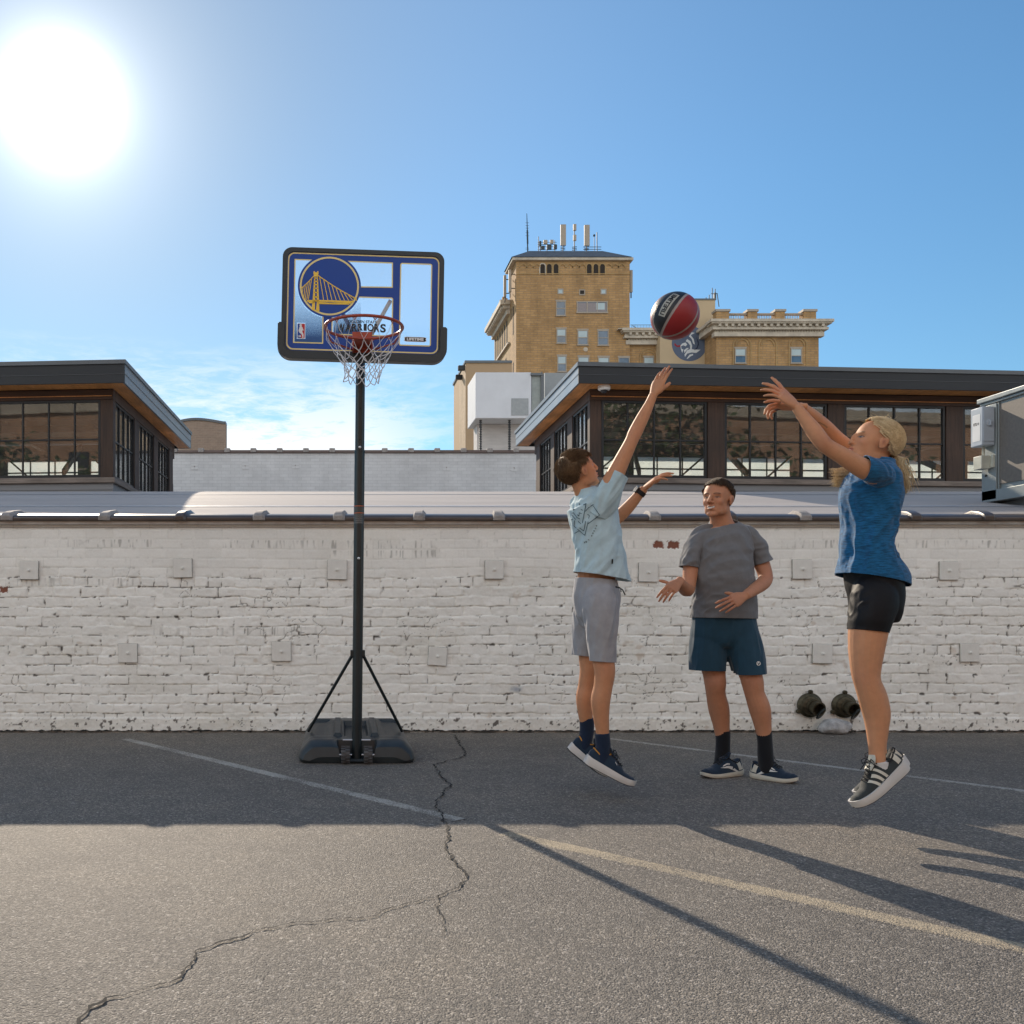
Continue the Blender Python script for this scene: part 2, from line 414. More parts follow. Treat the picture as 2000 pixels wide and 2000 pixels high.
# ================================================================== painted brick wall
WY = F/240.0; WH = 1.70
def wall_mesh(x0, x1, step):
    nx = int((x1-x0)/step)+1; nz = int(WH/step)+1
    xs = np.linspace(x0, x1, nx); zs = np.linspace(0, WH, nz)
    X, Z = np.meshgrid(xs, zs); X = X.ravel(); Z = Z.ravel(); O = np.zeros_like(X)
    def n2(sx, sz, seed, oct=1): return vnoise(np.stack([X*sx, Z*sz, O+seed*.731], 1), 1, seed, oct)
    rough = smo((1.36-Z)/.12)*.85+.15                       # upper courses are neater
    zz = Z+(n2(1.3, 2, 1)-.5)*.020+(n2(9, 14, 2)-.5)*.016*rough
    h = .0785; row = np.floor(zz/h).astype(int); fz = zz-row*h
    head = (row % 7 == 1)
    Lb = np.where(head, .108, .222)
    xx = X+(n2(8, 12, 3)-.5)*.020*rough+(row % 2)*.111+_h(row, row*0+3, row*0)*.05
    colI = np.floor(xx/Lb).astype(int); fx = xx-colI*Lb
    rb = _h(colI, row, row*0+5); rb2 = _h(colI, row, row*0+9); rb3 = _h(colI+row*0, row, row*0+21)
    dz_ = np.minimum(fz, h-fz); dx_ = np.minimum(fx, Lb-fx)
    wob = (n2(45, 55, 4, 2)-.5)*.010*rough
    dd = np.minimum(dz_, dx_)+wob
    joint = 1-smo((dd+.001)/.009)
    jm = smo((n2(5, 9, 6, 2)-.34)/.25)                       # joints filled by thick paint in places
    hgt = -joint*(.0016+.0065*jm*rough)+(rb-.5)*.008*rough+(n2(22, 30, 7, 3)-.5)*.009*(.3+.7*rough)+(n2(110, 130, 8, 2)-.5)*.0016
    cr = (1-smo((np.abs(dd)-.0004)/.0032))*smo((n2(11, 17, 9, 2)-.48)/.14)*rough
    pit = smo((n2(26, 26, 10, 2)-.70)/.08)*(1-smo((np.minimum(dx_, dz_)-.003)/.016))*rough
    diag = (1-smo(np.abs(n2(7, 9, 30, 2)-.5)/.010))*smo((n2(4, 4, 31)-.66)/.08)*rough
    rake = ((row == 19) | ((row == 15) & (X < -1.6)) | (row == 10) & (X > -1.5) & (X < 0.3) | (row == 18) & (X > 0) & (X < 1.6))
    rk = rake*(smo((n2(95, 9, 12)-.55)/.2))*smo((n2(3, 3, 13)-.3)/.3)*smo((dd-.006)/.005)
    base = smo((.125-Z)/.015)                                # rendered rough footing
    bn = n2(40, 40, 14, 3)
    hgt = hgt*(1-base)+base*((bn-.5)*.014+.008)
    dark = np.clip(cr*.95+pit+diag*.8+rk*.45, 0, 1)*(1-base)+base*smo((bn-.63)/.05)*.9
    hgt = hgt-dark*.004
    dirt = np.clip(smo((n2(1.7, 3.5, 15, 3)-.45)/.35)*.35+smo((.25-Z)/.25)*.45*n2(6, 6, 16, 2)+joint*.12+(n2(14, 5, 17, 2)-.5)*.16, 0, 1)
    white = np.array([.92, .905, .85]); dcol = np.array([.66, .63, .54])
    col = white*(1-dirt[:, None])+dcol*dirt[:, None]
    col *= (1+(rb2-.5)*.09)[:, None]
    rust = smo((n2(9, 13, 18, 3)-.74)/.08)*rough*.35
    col = col*(1-rust[:, None])+np.array([.45, .30, .17])*rust[:, None]
    col = col*(1-dark[:, None])+np.array([.075, .062, .05])*dark[:, None]
    for bx, bz, sx, sz in [(1286, 1064, 10, 7), (1315, 1064, 11, 8), (7, 1152, 8, 6)]:     # paint gone, red brick bare
        cx = (bx-650)/240; cz = 1+(1190-bz)/240
        mk = smo((1-np.maximum(np.abs(X-cx)/(sx/240), np.abs(Z-cz)/(sz/240))+(n2(60, 60, 19, 2)-.5)*.9)/.12)
        col = col*(1-mk[:, None])+np.array([.24, .085, .05])*mk[:, None]; hgt = hgt-mk*.006
    cx = (1008-650)/240; cz = 1+(1190-1346)/240
    mk = .6*smo(1-np.sqrt(((X-cx)/.07)**2+((Z-cz)/.045)**2)+(n2(40, 40, 20, 2)-.5)*.5)
    col = col*(1-mk[:, None])+np.array([.10, .16, .27])*mk[:, None]
    V = np.stack([X, WY-hgt, Z], 1)
    idx = np.arange(nx*nz).reshape(nz, nx)
    Q = np.stack([idx[:-1, :-1], idx[:-1, 1:], idx[1:, 1:], idx[1:, :-1]], -1).reshape(-1, 4)
    return V, Q, col
wall = thing('brick_wall', (1.4, WY, 0), 'long low white painted brick wall behind the players', 'wall')
M_wall = vcolmat('white painted brick', .62, 160, .25, .0015, var=.05, vscale=60)
V, Q, col = wall_mesh(-4.6, 7.8, .0068)
wf = link('brick_face', npmesh('brick_face', V, Q, col), M_wall, wall, angle=180, flip=False)
M_paint = mat('white masonry paint', (.72, .70, .67), .7, var=.08, scale=3, bscale=12, bstr=.5, bdist=.01)
mb = MB(); mb.box(-16, -4.6, WY, WY+.3, 0, WH); mb.box(7.8, 18, WY, WY+.3, 0, WH); mb.box(-4.6, 7.8, WY+.02, WY+.3, 0, WH)
obj('wall_core', mb, M_paint, wall)
M_clay = mat('glazed brown clay', (.085, .066, .058), .34, var=.25, scale=5, bscale=14, bstr=.15, coat=.1)
M_mort = mat('grey joint mortar', (.33, .30, .28), .8, var=.3, scale=20)
M_flash = mat('weathered metal flashing', (.36, .36, .35), .42, .7, var=.2, scale=10)
mb = MB(); mb.box(-16, 18, WY-.022, WY+.32, WH-.002, WH+.018); mb.box(-16, 18, WY-.03, WY-.022, WH-.012, WH+.004)
mb.box(-16, 18, WY-.012, WY-.002, WH-.034, WH-.028)
obj('flashing', mb, M_flash, wall, smooth=False)
CZ = WH+.018
xs_j = [-9.9]+[(x/.966-650)/240 for x in (-150, 17, 200, 343, 490, 640, 790, 940, 1086, 1232, 1376, 1515, 1722, 1858)]+[6.3, 6.95, 7.6, 8.3]
def cop_prof(k=1.0, y=0):   # saddle section in (y,z)
    return [(WY-.05*k, CZ), (WY-.052*k, CZ+.024*k), (WY-.035*k, CZ+.040*k), (WY+.03, CZ+.060*k), (WY+.15, CZ+.074*k), (WY+.27, CZ+.064*k), (WY+.35, CZ+.035*k), (WY+.35, CZ)]
for a, b in zip(xs_j, xs_j[1:]):
    dzr = (random.random()-.5)*.006; mb = MB(); vs = []
    for x, k in ((a+.02, 1), (b-.02, 1)):
        for y, z in cop_prof(k): vs.append(Vector((x, y, z+dzr*(1 if x > (a+b)/2 else 0))))
    n = 8; mb.add(vs, [tuple(range(n)), tuple(range(n, 2*n))[::-1]]+[(i, (i+1) % n, n+(i+1) % n, n+i) for i in range(n)])
    obj('coping_tile', mb, M_clay, wall, bevel=.006)
for x in xs_j[1:-1]:
    mb = MB(); vs = []; ring = []
    sk = (random.random()-.3)*.02
    for t, k in ((-.045, .98), (-.036, 1.35), (.03, 1.42), (.052, 1.05)):
        pr = cop_prof(k)
        for j, (y, z) in enumerate(pr): vs.append(Vector((x+t+sk*(j/8)+(y-WY)*.12, y-.006, z+.001+(random.random()-.5)*.003)))
    n = 8; fs = [tuple(range(n)), tuple(range(3*n, 4*n))[::-1]]
    for q in range(3): fs += [(q*n+i, q*n+(i+1) % n, (q+1)*n+(i+1) % n, (q+1)*n+i) for i in range(n)]
    mb.add(vs, fs); obj('coping_collar', mb, M_mort if random.random() < .45 else M_clay, wall, bevel=.004)
# tarred foot of the wall
mb = MB(); vs = []; nn = 400
for i in range(nn+1):
    x = -4.6+12.4*i/nn; w_ = .012+.022*random.random()*random.random()*2
    vs += [Vector((x, WY-.004-w_, .0075)), Vector((x, WY-.006, .012+.012*random.random()))]
mb.add(vs, [(2*i, 2*i+2, 2*i+3, 2*i+1) for i in range(nn)])
obj('tar_seam', mb, M_crack, wall, smooth=False)
# anchor plates
M_plate = mat('white painted steel plate', (.80, .79, .74), .45, var=.07, scale=14, bscale=50, bstr=.2)
plates = [(56, 1076), (345, 1072), (636, 1075), (932, 1075), (1222, 1080), (1512, 1074), (1788, 1077), (242, 1232), (531, 1229), (825, 1238), (1115, 1236), (1550, 1233), (1827, 1231)]
labs = ['square white anchor plate of the upper row nearest the left edge', 'upper white anchor plate between the left edge and the hoop pole, above a lower plate',
 'upper white anchor plate right beside the hoop pole', 'upper white anchor plate midway between hoop pole and jumping boy', 'upper white anchor plate between the boy and the man in grey',
 'upper white anchor plate between the man in grey and the woman in blue', 'upper white anchor plate right of the woman in blue', 'lower white anchor plate left of the hoop, farther from the pole', 'lower white anchor plate left of the hoop base, nearer to the pole',
 'tilted lower anchor plate right of the hoop pole', 'lower anchor plate hidden behind the jumping boy\'s shorts', 'lower white anchor plate above the two wall pipes', 'lower white anchor plate at the far right end']
M_srim = mat('plate shadow rim', (.30, .28, .25), .8, var=.5, scale=30)  # dark rim behind each plate, painted in place of its shadow line
def plate(i):
    px, py = plates[i]; c = P(px/.966, py/.966, WY)
    c.y = WY-.006
    t = thing('anchor_plate', c, labs[i], 'anchor plate', 'painted anchor plates bolted to the wall')
    mb = MB(); s = .074+.004*(i % 3)/2; mb.box(-s, s, -.016, -.004, -s, s)
    rot = Matrix.Rotation(math.radians([.5, -1, .6, 0, 1, -.5, 0, .4, -.5, 4, 0, .8, -.4][i]), 3, 'Y')
    mb.xform(lambda v: rot @ v+c); obj('steel_plate', mb, M_plate, t, bevel=.002)
    mb = MB(); s += .0022; mb.box(-s, s, -.006, .004, -s, s); mb.xform(lambda v: rot @ v+c); obj('shadow_rim', mb, M_srim, t)
    mb = MB(); R = lambda v: c+Vector((v.x, -.016-v.z, v.y))
    mb.lathe([(.013, 0), (.013, .006), (.009, .0065), (.009, .02), (.006, .022)], 6, R)
    obj('bolt', mb, M_plate, t, angle=30)
for i in range(len(plates)): plate(i)
# two brass hose inlets and the rock
M_brass = mat('tarnished brass', (.085, .075, .05), .5, .75, var=.45, scale=25, bscale=60, bstr=.35)
M_hole = mat('black inside of pipe', (.015, .013, .012), .9)
def inlet(px, py, lab):
    c = P(px, py, WY-.01)
    t = thing('hose_inlet', c, lab, 'pipe', 'brass hose inlets low on the wall')
    R = lambda v: c+Vector((v.x, -v.z, v.y))
    mb = MB(); mb.lathe([(.098, -.01), (.100, .012), (.094, .022), (.080, .03), (.074, .045), (.060, .052)], 32, R)
    for a in (88, 208, -30):
        q = Vector((math.cos(math.radians(a))*.108, math.sin(math.radians(a))*.108, 0))
        mb.lathe([(.017, .0), (.017, .02), (.012, .024)], 12, lambda v: R(v+q))
    obj('flange', mb, M_brass, t)
    ax = Vector((.14, -.96, -.20)).normalized(); Rq = ax.to_track_quat('Z', 'Y').to_matrix(); b0 = c+Vector((.008, -.03, -.005))
    mb = MB(); mb.lathe([(.062, 0), (.060, .03), (.052, .032), (.050, .075), (.058, .08), (.058, .088), (.046, .089), (.042, .03), (.001, .028)], 28, lambda v: b0+Rq @ v, caps=False)
    obj('spout', mb, M_brass, t)
    mb = MB(); vs = []; n = 14    # hinged flap hanging below the mouth
    fc = b0+ax*.055+Vector((.030, -.0, -.042)); R2 = Vector((.55, -.62, -.55)).normalized().to_track_quat('Z', 'Y').to_matrix()
    mb.lathe([(.004, .0), (.05, .0), (.056, .006), (.050, .012), (.004, .010)], 28, lambda v: fc+R2 @ v)
    obj('flap', mb, mat('dark verdigris metal', (.03, .04, .042), .5, .4), t)
inlet(1581, 1377, 'left one of two dark brass hose inlets low on the wall'); inlet(1648, 1378, 'right hose inlet beside the jumping woman\'s knee')
M_rock = mat('grey broken concrete', (.42, .42, .42), .85, var=.45, scale=16, bscale=40, bstr=.8, bdist=.01)
p = P(1633, 1420, WY-.12); mb = MB(); mb.ellipsoid(Vector((p.x, WY-.10, .055)), (.135, .09, .066), None, 28, 18)
for i, v in enumerate(mb.v):
    q = v-Vector((p.x, WY-.10, .055)); k = 1+(vnoise(np.array([[v.x, v.y, v.z]]), 14, 3, 2)[0]-.5)*.45; nv = q*k
    mb.v[i] = Vector((p.x, WY-.10, .055))+nv
    if mb.v[i].z < .002: mb.v[i].z = .002
setp(obj('rock', mb, M_rock, org=(p.x, WY-.10, 0), angle=25), 'grey mottled rock on the asphalt under the two hose inlets', 'rock')
# ================================================================== vaulted roof behind the wall
M_memb = mat('pale roof membrane', (.44, .405, .385), .8, var=.09, scale=2, bscale=6, bstr=.15, stretch=(.3, 2, 1), spec=.2)
def rz(y): return 1+.1243*y-.0118*(y-13)**2
mb = MB(); vs = []; ys = [8.0+.35*i for i in range(43)]
for y in ys: vs += [Vector((-22, y, rz(y))), Vector((22, y, rz(y)))]
mb.add(vs, [(2*i, 2*i+1, 2*i+3, 2*i+2) for i in range(len(ys)-1)])
mb.box(-22, 22, 8.0, 23.0, -.01, .6)
rf = obj('vaulted_roof', mb, M_memb, org=(0, 12, 0), angle=40); setp(rf, 'pale curved membrane roof rising behind the brick wall', 'roof')
M_seam = mat('membrane seam', (.50, .49, .49), .45, var=.1)
for y in (9.4, 11.2, 12.9):
    mb = MB(); mb.add([Vector((-22, y, rz(y)+.004)), Vector((22, y, rz(y)+.004)), Vector((22, y+.10, rz(y+.10)+.004)), Vector((-22, y+.10, rz(y+.10)+.004))], [(0, 1, 2, 3)])
    obj('roof_seam', mb, M_seam, rf, smooth=False)
# rear white parapet
M_bw2 = None
def brickmat(name, c1, c2, cm, bw=.22, bh=.075, var=.2, mort=.008, stain=.3, bstr=.3):
    m, nt, b = newmat(name)
    t = N(nt, 'ShaderNodeTexCoord'); s = N(nt, 'ShaderNodeSeparateXYZ'); L(nt, t.outputs['Object'], s.inputs[0])
    geo = N(nt, 'ShaderNodeNewGeometry'); gs = N(nt, 'ShaderNodeSeparateXYZ'); L(nt, geo.outputs['Normal'], gs.inputs[0])
    side = math_(nt, 'GREATER_THAN', math_(nt, 'ABSOLUTE', gs.outputs[0]), .7)
    u = math_(nt, 'ADD', math_(nt, 'MULTIPLY', s.outputs[0], math_(nt, 'SUBTRACT', 1, side)), math_(nt, 'MULTIPLY', s.outputs[1], side))
    cb = N(nt, 'ShaderNodeCombineXYZ'); L(nt, u, cb.inputs[0]); L(nt, s.outputs[2], cb.inputs[1])
    br = N(nt, 'ShaderNodeTexBrick'); L(nt, cb.outputs[0], br.inputs['Vector'])
    br.inputs['Color1'].default_value = (*c1, 1); br.inputs['Color2'].default_value = (*c2, 1); br.inputs['Mortar'].default_value = (*cm, 1)
    br.inputs['Scale'].default_value = 1; br.inputs['Mortar Size'].default_value = mort; br.inputs['Brick Width'].default_value = bw; br.inputs['Row Height'].default_value = bh
    br.inputs['Mortar Smooth'].default_value = .3
    v = coord(nt, (1, 1, .35)); ns = noise(nt, .7, 6, .65, v)
    st = ramp(nt, ns, [(.35, 1-stain), (.6, 1.08)]).outputs[0]
    n3 = noise(nt, 3.5, 4, .7, coord(nt, (1, 1, 2.2)))
    st2 = ramp(nt, n3, [(.3, 1-var), (.7, 1+var)]).outputs[0]
    col = mixc(nt, 1, mixc(nt, 1, br.outputs[0], st, 'MULTIPLY'), st2, 'MULTIPLY')
    L(nt, col, b.inputs['Base Color']); b.inputs['Roughness'].default_value = .85
    bump(nt, b, math_(nt, 'MULTIPLY', br.outputs['Fac'], -1), bstr, .01)
    return m
M_back = brickmat('white painted rear brick', (.66, .66, .66), (.60, .60, .60), (.50, .50, .50), .22, .0775, .06, .004, .12)
D2 = 23.4; S2 = F/D2
pw = thing('parapet_wall', (0, D2, 0), 'far white brick parapet between the two glazed pavilions', 'wall')
mb = MB(); mb.box(-12, 14, D2, D2+.3, 0, 1+305/S2); obj('brick_face', mb, M_back, pw, smooth=False)
zt = 1+305/S2
mb = MB(); mb.box(-12, 14, D2-.05, D2+.35, zt, zt+.045); mb.box(-12, 14, D2-.02, D2+.30, zt+.045, zt+.075); obj('coping', mb, mat('brown clay coping', (.14, .10, .085), .35), pw, bevel=.01)
mb = MB()
for i in range(-12, 16):
    x = (905-650)/S2+i*.648; mb.box(x-.07, x+.07, D2-.075, D2+.36, zt+.01, zt+.115)
obj('coping_collar', mb, M_mort, pw, bevel=.015)
for px, py in ((380, 911), (479, 910), (577, 909), (872, 913), (1004, 914)):
    c = P(px, py, D2)
    t = thing('anchor_plate', (c.x, D2, c.z), 'small anchor plate on the far parapet, '+{380: 'first from the left pavilion', 479: 'second from the left pavilion', 577: 'third, left of the hoop pole', 872: 'right of the hoop pole', 1004: 'tilted, beside the right pavilion'}[px], 'anchor plate', 'anchor plates on the far parapet')
    mb = MB(); r = Matrix.Rotation(.25 if px == 1004 else 0, 3, 'Y'); mb.box(-.085, .085, -.012, .01, -.085, .085); mb.xform(lambda v: r @ v+Vector((c.x, D2, c.z)))
    obj('steel_plate', mb, M_back, t, smooth=False)
    mb = MB(); mb.box(c.x-.012, c.x+.012, D2-.03, D2, c.z-.012, c.z+.012); obj('bolt', mb, M_mort, t)
# ================================================================== glazed pavilions
M_fascia = mat('dark grey painted metal fascia', (.019, .022, .026), .6, .0, var=.10, scale=2.5, bscale=30, bstr=.06, stretch=(.4, 1, 3))
M_fside = mat('fascia metal with sky sheen', (.20, .235, .27), .34, .45, var=.10, scale=2.5, bscale=3, bstr=.10, bdist=.02)  # lighter copy of the fascia metal, sky reflection put into its colour
M_cap = mat('dark metal cap flashing', (.10, .11, .12), .35, .5, var=.15, scale=3)
def woodmat(name, col, stretch, rough=.6, var=.45, bstr=.4):
    m, nt, b = newmat(name); v = coord(nt, stretch)
    n1 = noise(nt, 5, 8, .7, v, .8); n2_ = noise(nt, 1.2, 4, .6, coord(nt))
    r = ramp(nt, n1, [(.3, tuple(c*(1-var) for c in col)), (.5, col), (.72, tuple(c*(1+var) for c in col))]).outputs[0]
    k = ramp(nt, n2_, [(.3, .65), (.7, 1.3)]).outputs[0]
    L(nt, mixc(nt, 1, r, k, 'MULTIPLY'), b.inputs['Base Color']); b.inputs['Roughness'].default_value = rough
    bump(nt, b, n1, bstr, .008); return m
M_beam = woodmat('weathered dark brown timber', (.055, .027, .015), (.35, .35, 6), .6, .6)
M_beamv = woodmat('weathered dark brown post timber', (.042, .021, .012), (6, 6, .35), .6, .6)
M_soff = woodmat('orange cedar soffit boards', (.56, .25, .08), (7, .4, 1), .5, .35, .3)
M_sill = woodmat('grey weathered timber sill', (.20, .165, .14), (.5, .5, 8), .75, .35)
M_steel = mat('black steel window bars', (.012, .014, .017), .4, .2, var=.2)
M_sid = mat('grey painted siding', (.20, .205, .215), .5, var=.08, scale=4, stretch=(.3, .3, 3))
M_dark = mat('dark stained ceiling boards', (.10, .08, .062), .7, var=.4, scale=5, stretch=(1, 6, 1))
def glassmat(name, tint, refl, rough=.015, wav=.010, dirt=.06):
    m = bpy.data.materials.new(name); m.use_nodes = True; nt = m.node_tree; nt.nodes.clear()
    out = N(nt, 'ShaderNodeOutputMaterial'); tr = N(nt, 'ShaderNodeBsdfTransparent'); gl = N(nt, 'ShaderNodeBsdfGlossy'); mx = N(nt, 'ShaderNodeMixShader')
    tr.inputs[0].default_value = (*tint, 1); gl.inputs['Color'].default_value = (.95, .97, 1, 1); gl.inputs['Roughness'].default_value = rough
    fr = N(nt, 'ShaderNodeLayerWeight'); fr.inputs[0].default_value = .22
    v = coord(nt); k = noise(nt, 3, 6, .7, v)
    fac = math_(nt, 'ADD', math_(nt, 'MULTIPLY', fr.outputs['Fresnel'], 1.0), math_(nt, 'ADD', refl, math_(nt, 'MULTIPLY', k, dirt)))
    L(nt, math_(nt, 'MINIMUM', fac, .95), mx.inputs[0]); L(nt, tr.outputs[0], mx.inputs[1]); L(nt, gl.outputs[0], mx.inputs[2])
    bp = N(nt, 'ShaderNodeBump'); bp.inputs['Strength'].default_value = wav; bp.inputs['Distance'].default_value = .05
    L(nt, noise(nt, 1.6, 2, .5, v), bp.inputs['Height']); L(nt, bp.outputs[0], gl.inputs['Normal'])
    df = N(nt, 'ShaderNodeBsdfDiffuse'); df.inputs[0].default_value = (.5, .48, .45, 1); m2 = N(nt, 'ShaderNodeMixShader')
    L(nt, math_(nt, 'MULTIPLY', ramp(nt, noise(nt, 2.2, 5, .7, v), [(.3, .3), (.7, 1)]).outputs[0], dirt), m2.inputs[0])
    L(nt, mx.outputs[0], m2.inputs[1]); L(nt, df.outputs[0], m2.inputs[2]); L(nt, m2.outputs[0], out.inputs[0]); return m
M_glass = glassmat('old pavilion window glass', (.90, .93, .93), .02)
M_skypane = bpy.data.materials.new('white pane for sky'); M_skypane.use_nodes = True; nt = M_skypane.node_tree; nt.nodes.clear()  # whitened rear panes added to look like bright sky behind the pavilion
out = N(nt, 'ShaderNodeOutputMaterial'); tl0 = N(nt, 'ShaderNodeBsdfTranslucent'); df0 = N(nt, 'ShaderNodeBsdfDiffuse'); mx0 = N(nt, 'ShaderNodeMixShader'); mx0.inputs[0].default_value = .2
fr0 = ramp(nt, noise(nt, 3, 4, .6, coord(nt)), [(.3, (.88, .92, .92)), (.7, (.97, .98, .97))]).outputs[0]; L(nt, fr0, tl0.inputs[0]); L(nt, fr0, df0.inputs[0]); L(nt, tl0.outputs[0], mx0.inputs[1]); L(nt, df0.outputs[0], mx0.inputs[2]); L(nt, mx0.outputs[0], out.inputs[0])
def pavilion(px_c, ztop, zbot, su, vx, lab, fronts, sides, uend, vend, post_px, extra):
    """su=+1: front runs to the right. All timber in a skewed frame u (front), v (depth)."""
    O = Vector(((px_c-650)/F*14, 14, 0)); U = Vector((su, .077, 0)); Vv = Vector((vx, 1, 0))
    T = lambda p: O+U*p[0]+Vv*p[1]+Vector((0, 0, p[2]))
    t = thing('glazed_pavilion', T((2, 2, 2.8)), lab, 'pavilion')
    def box(mb, u0, u1, v0, v1, z0, z1): mb.box(u0, u1, v0, v1, z0, z1, T); return mb
    ou, ov = .27, .4
    def upx(px):
        k = (px-650)/F*su
        return (k*(14+ov)-su*(O.x+vx*ov))/(1-.077*k*1.0)
    def vd(d): return d-14-.077*ou
    # roof, fascia, cap, soffit
    obj('roof_deck', box(MB(), .03, uend, .03, vend-.03, zbot+.06, ztop-.03), M_cap, t, smooth=False)
    obj('fascia', box(MB(), 0, uend, -.0, .03, zbot, ztop-.05), M_fascia, t, smooth=False); obj('rear_fascia', box(MB(), 0, uend, vend-.03, vend, zbot, ztop-.05), M_fascia, t, smooth=False)
    obj('side_fascia', box(MB(), 0, .03, .031, vend-.031, zbot, ztop-.05), M_fside, t, smooth=False)
    mb = MB(); box(mb, -.02, uend, -.02, .02, ztop-.06, ztop); box(mb, -.02, .02, .02, vend+.02, ztop-.06, ztop)
    box(mb, -.006, -.002, .0, vend, zbot+.13, zbot+.14); box(mb, .0, uend, -.006, -.002, zbot+.125, zbot+.129)
    obj('cap_flashing', mb, M_cap, t, smooth=False)
    mb = MB()
    k = 0; u = .03
    while u < ou:
        box(mb, u, min(u+.095, ou)-.004, .031, vend-.031, zbot+.004+.002*(k % 2), zbot+.03); u += .095; k += 1
    v = .031
    while v < ov-.01:
        box(mb, ou, uend, v, min(v+.12, ov)-.004, zbot+.004+.002*(k % 2), zbot+.03); v += .12; k += 1
    obj('soffit', mb, M_soff, t, smooth=False)
    zh, zs, zw = zbot-.155, 3.007, 2.925
    v1 = sides[-1][1]+.35-14
    # header, sill and siding
    obj('header_beam', box(box(box(MB(), ou, uend, ov, ov+.14, zh, zbot+.003), ou, ou+.14, ov+.14, v1, zh, zbot+.003), ou, uend, v1, v1+.14, 4.07, zbot+.003), M_beam, t, bevel=.008)
    mb = MB(); box(mb, ou+.025, uend, ov-.006, ov+.01, zh+.05, zh+.062); obj('drip_bead', mb, M_soff, t, smooth=False)
    obj('sill', box(box(MB(), ou-.03, uend, ov-.04, ov+.17, zw, zs), ou-.03, ou+.17, ov+.17, v1+.1, zw, zs), M_sill, t, bevel=.008)
    mb = MB(); box(mb, ou+.02, uend, ov+.02, ov+.13, 2.0, zw); box(mb, ou+.02, ou+.13, ov+.13, v1, 2.0, zw); box(mb, ou+.02, uend, v1+.02, v1+.12, 1.8, 3.55)
    for k in range(5): box(mb, ou+.005, uend, ov+.008+.0, ov+.02, zw-.10-k*.11, zw-.008-k*.11)
    obj('siding', mb, M_sid, t, smooth=False)
    # posts
    ends = [(ou, upx(post_px))]
    for (a, b), (c, d) in zip(fronts, fronts[1:]): ends.append(tuple(sorted((upx(b), upx(c)))))
    for a, b in ends:
        obj('post', box(MB(), a+.003, b, ov+.003, ov+.15, zs, zh), M_beamv, t, bevel=.008)
    sv = [(vd(a), vd(b)) for a, b in sides]
    for a, b in list(zip([s[1] for s in sv], [s[0] for s in sv[1:]]+[v1])):
        obj('post', box(MB(), ou+.004, ou+.15, a, b, zs, zh), M_beamv, t, bevel=.008)
    # windows
    def win(a, b, axis, c, z0, z1, nc=4, brace=0, gm=None):
        fr = MB(); w = .022
        bx = (lambda m, s0, s1, z0_, z1_, d0, d1: box(m, s0, s1, c+d0, c+d1, z0_, z1_)) if axis == 'u' else (lambda m, s0, s1, z0_, z1_, d0, d1: box(m, c+d0, c+d1, s0, s1, z0_, z1_))
        bx(fr, a, b, z0, z0+.05, .02, .07); bx(fr, a, b, z1-.035, z1, .02, .07); bx(fr, a, a+.035, z0+.05, z1-.035, .02, .07); bx(fr, b-.035, b, z0+.05, z1-.035, .02, .07)
        for k in range(1, nc):
            x = a+(b-a)*k/nc; bx(fr, x-w/2, x+w/2, z0+.05, z1-.035, .025, .062)
        zm = (z0+z1)/2-.005; bx(fr, a+.035, b-.035, zm-w/2, zm+w/2, .028, .066)
        o = obj('window', fr, M_steel, t, smooth=False)
        g = MB(); bx(g, a+.03, b-.03, z0+.045, z1-.03, .045, .049); obj('pane', g, gm or M_glass, o, smooth=False)
    for px0, px1 in fronts:
        a, b = sorted((upx(px0), upx(px1))); win(a+.004, b-.004, 'u', ov, zs, zh)
    for a, b in sv: win(a+.004, b-.004, 'v', ou, zs, zh)
    # rear wall: posts and windows seen through the front
    u = ou+.2; k = 0
    while u < uend-1:
        win(u, u+1.55, 'u', v1, 3.55, 4.07, 3, gm=M_skypane)
        obj('post', box(MB(), u+1.552, u+1.748, v1+.003, v1+.15, 3.0, 4.07), M_beamv, t); u += 1.75; k += 1
    # interior: ceiling, bounce stop, trusses
    obj('ceiling', box(MB(), ou+.15, uend, ov+.15, v1, zbot+.031, zbot+.055), M_dark, t, smooth=False)
    obj('bounce_stop', box(MB(), ou+.15, uend, ov+.16, v1-.01, 2.93, 2.96), M_dark, t, smooth=False)  # unseen dark sheet added to keep bounced light off the ceiling
    mb = MB(); u = ou+.9; k = 0
    while u < uend-.6:
        A = T((u, ov+.3, zbot-.06)); B = T((u, v1-.1, zbot-.06)); mb.beam(A, B, .10, .16)
        mb.beam(T((u, ov+.4, 3.15)), T((u+.9, v1-.4, zbot-.1)), .05, .10)
        mb.beam(T((u+.05, v1-.35, 3.5)), T((u+.75, v1-.35, 4.1)), .03, .03)
        u += 1.75; k += 1
    for vv in (1.6, 2.7, 3.8): mb.beam(T((ou+.1, vv, zbot-.15)), T((uend, vv, zbot-.15)), .07, .11)
    obj('roof_truss', mb, M_beam, t, smooth=False)
    return t, T
pr, TR = pavilion(1130, 4.655, 4.345, 1, .0216, 'right glazed timber pavilion with dark flat roof behind the players', [(1175, 1382), (1416, 1617), (1650, 1848), (1882, 2081), (2115, 2314)], [(14.55, 15.6), (15.95, 17.0), (17.3, 18.3)], 12.5, 5.45, 1175, None)
pl, TL = pavilion(243, 4.69, 4.352, -1, .0216, 'left glazed timber pavilion with dark flat roof at the left edge', [(196, -8), (-42, -246), (-280, -484)], [(14.6, 15.85), (16.2, 17.4), (17.75, 18.85)], 8.5, 5.75, 196, None)
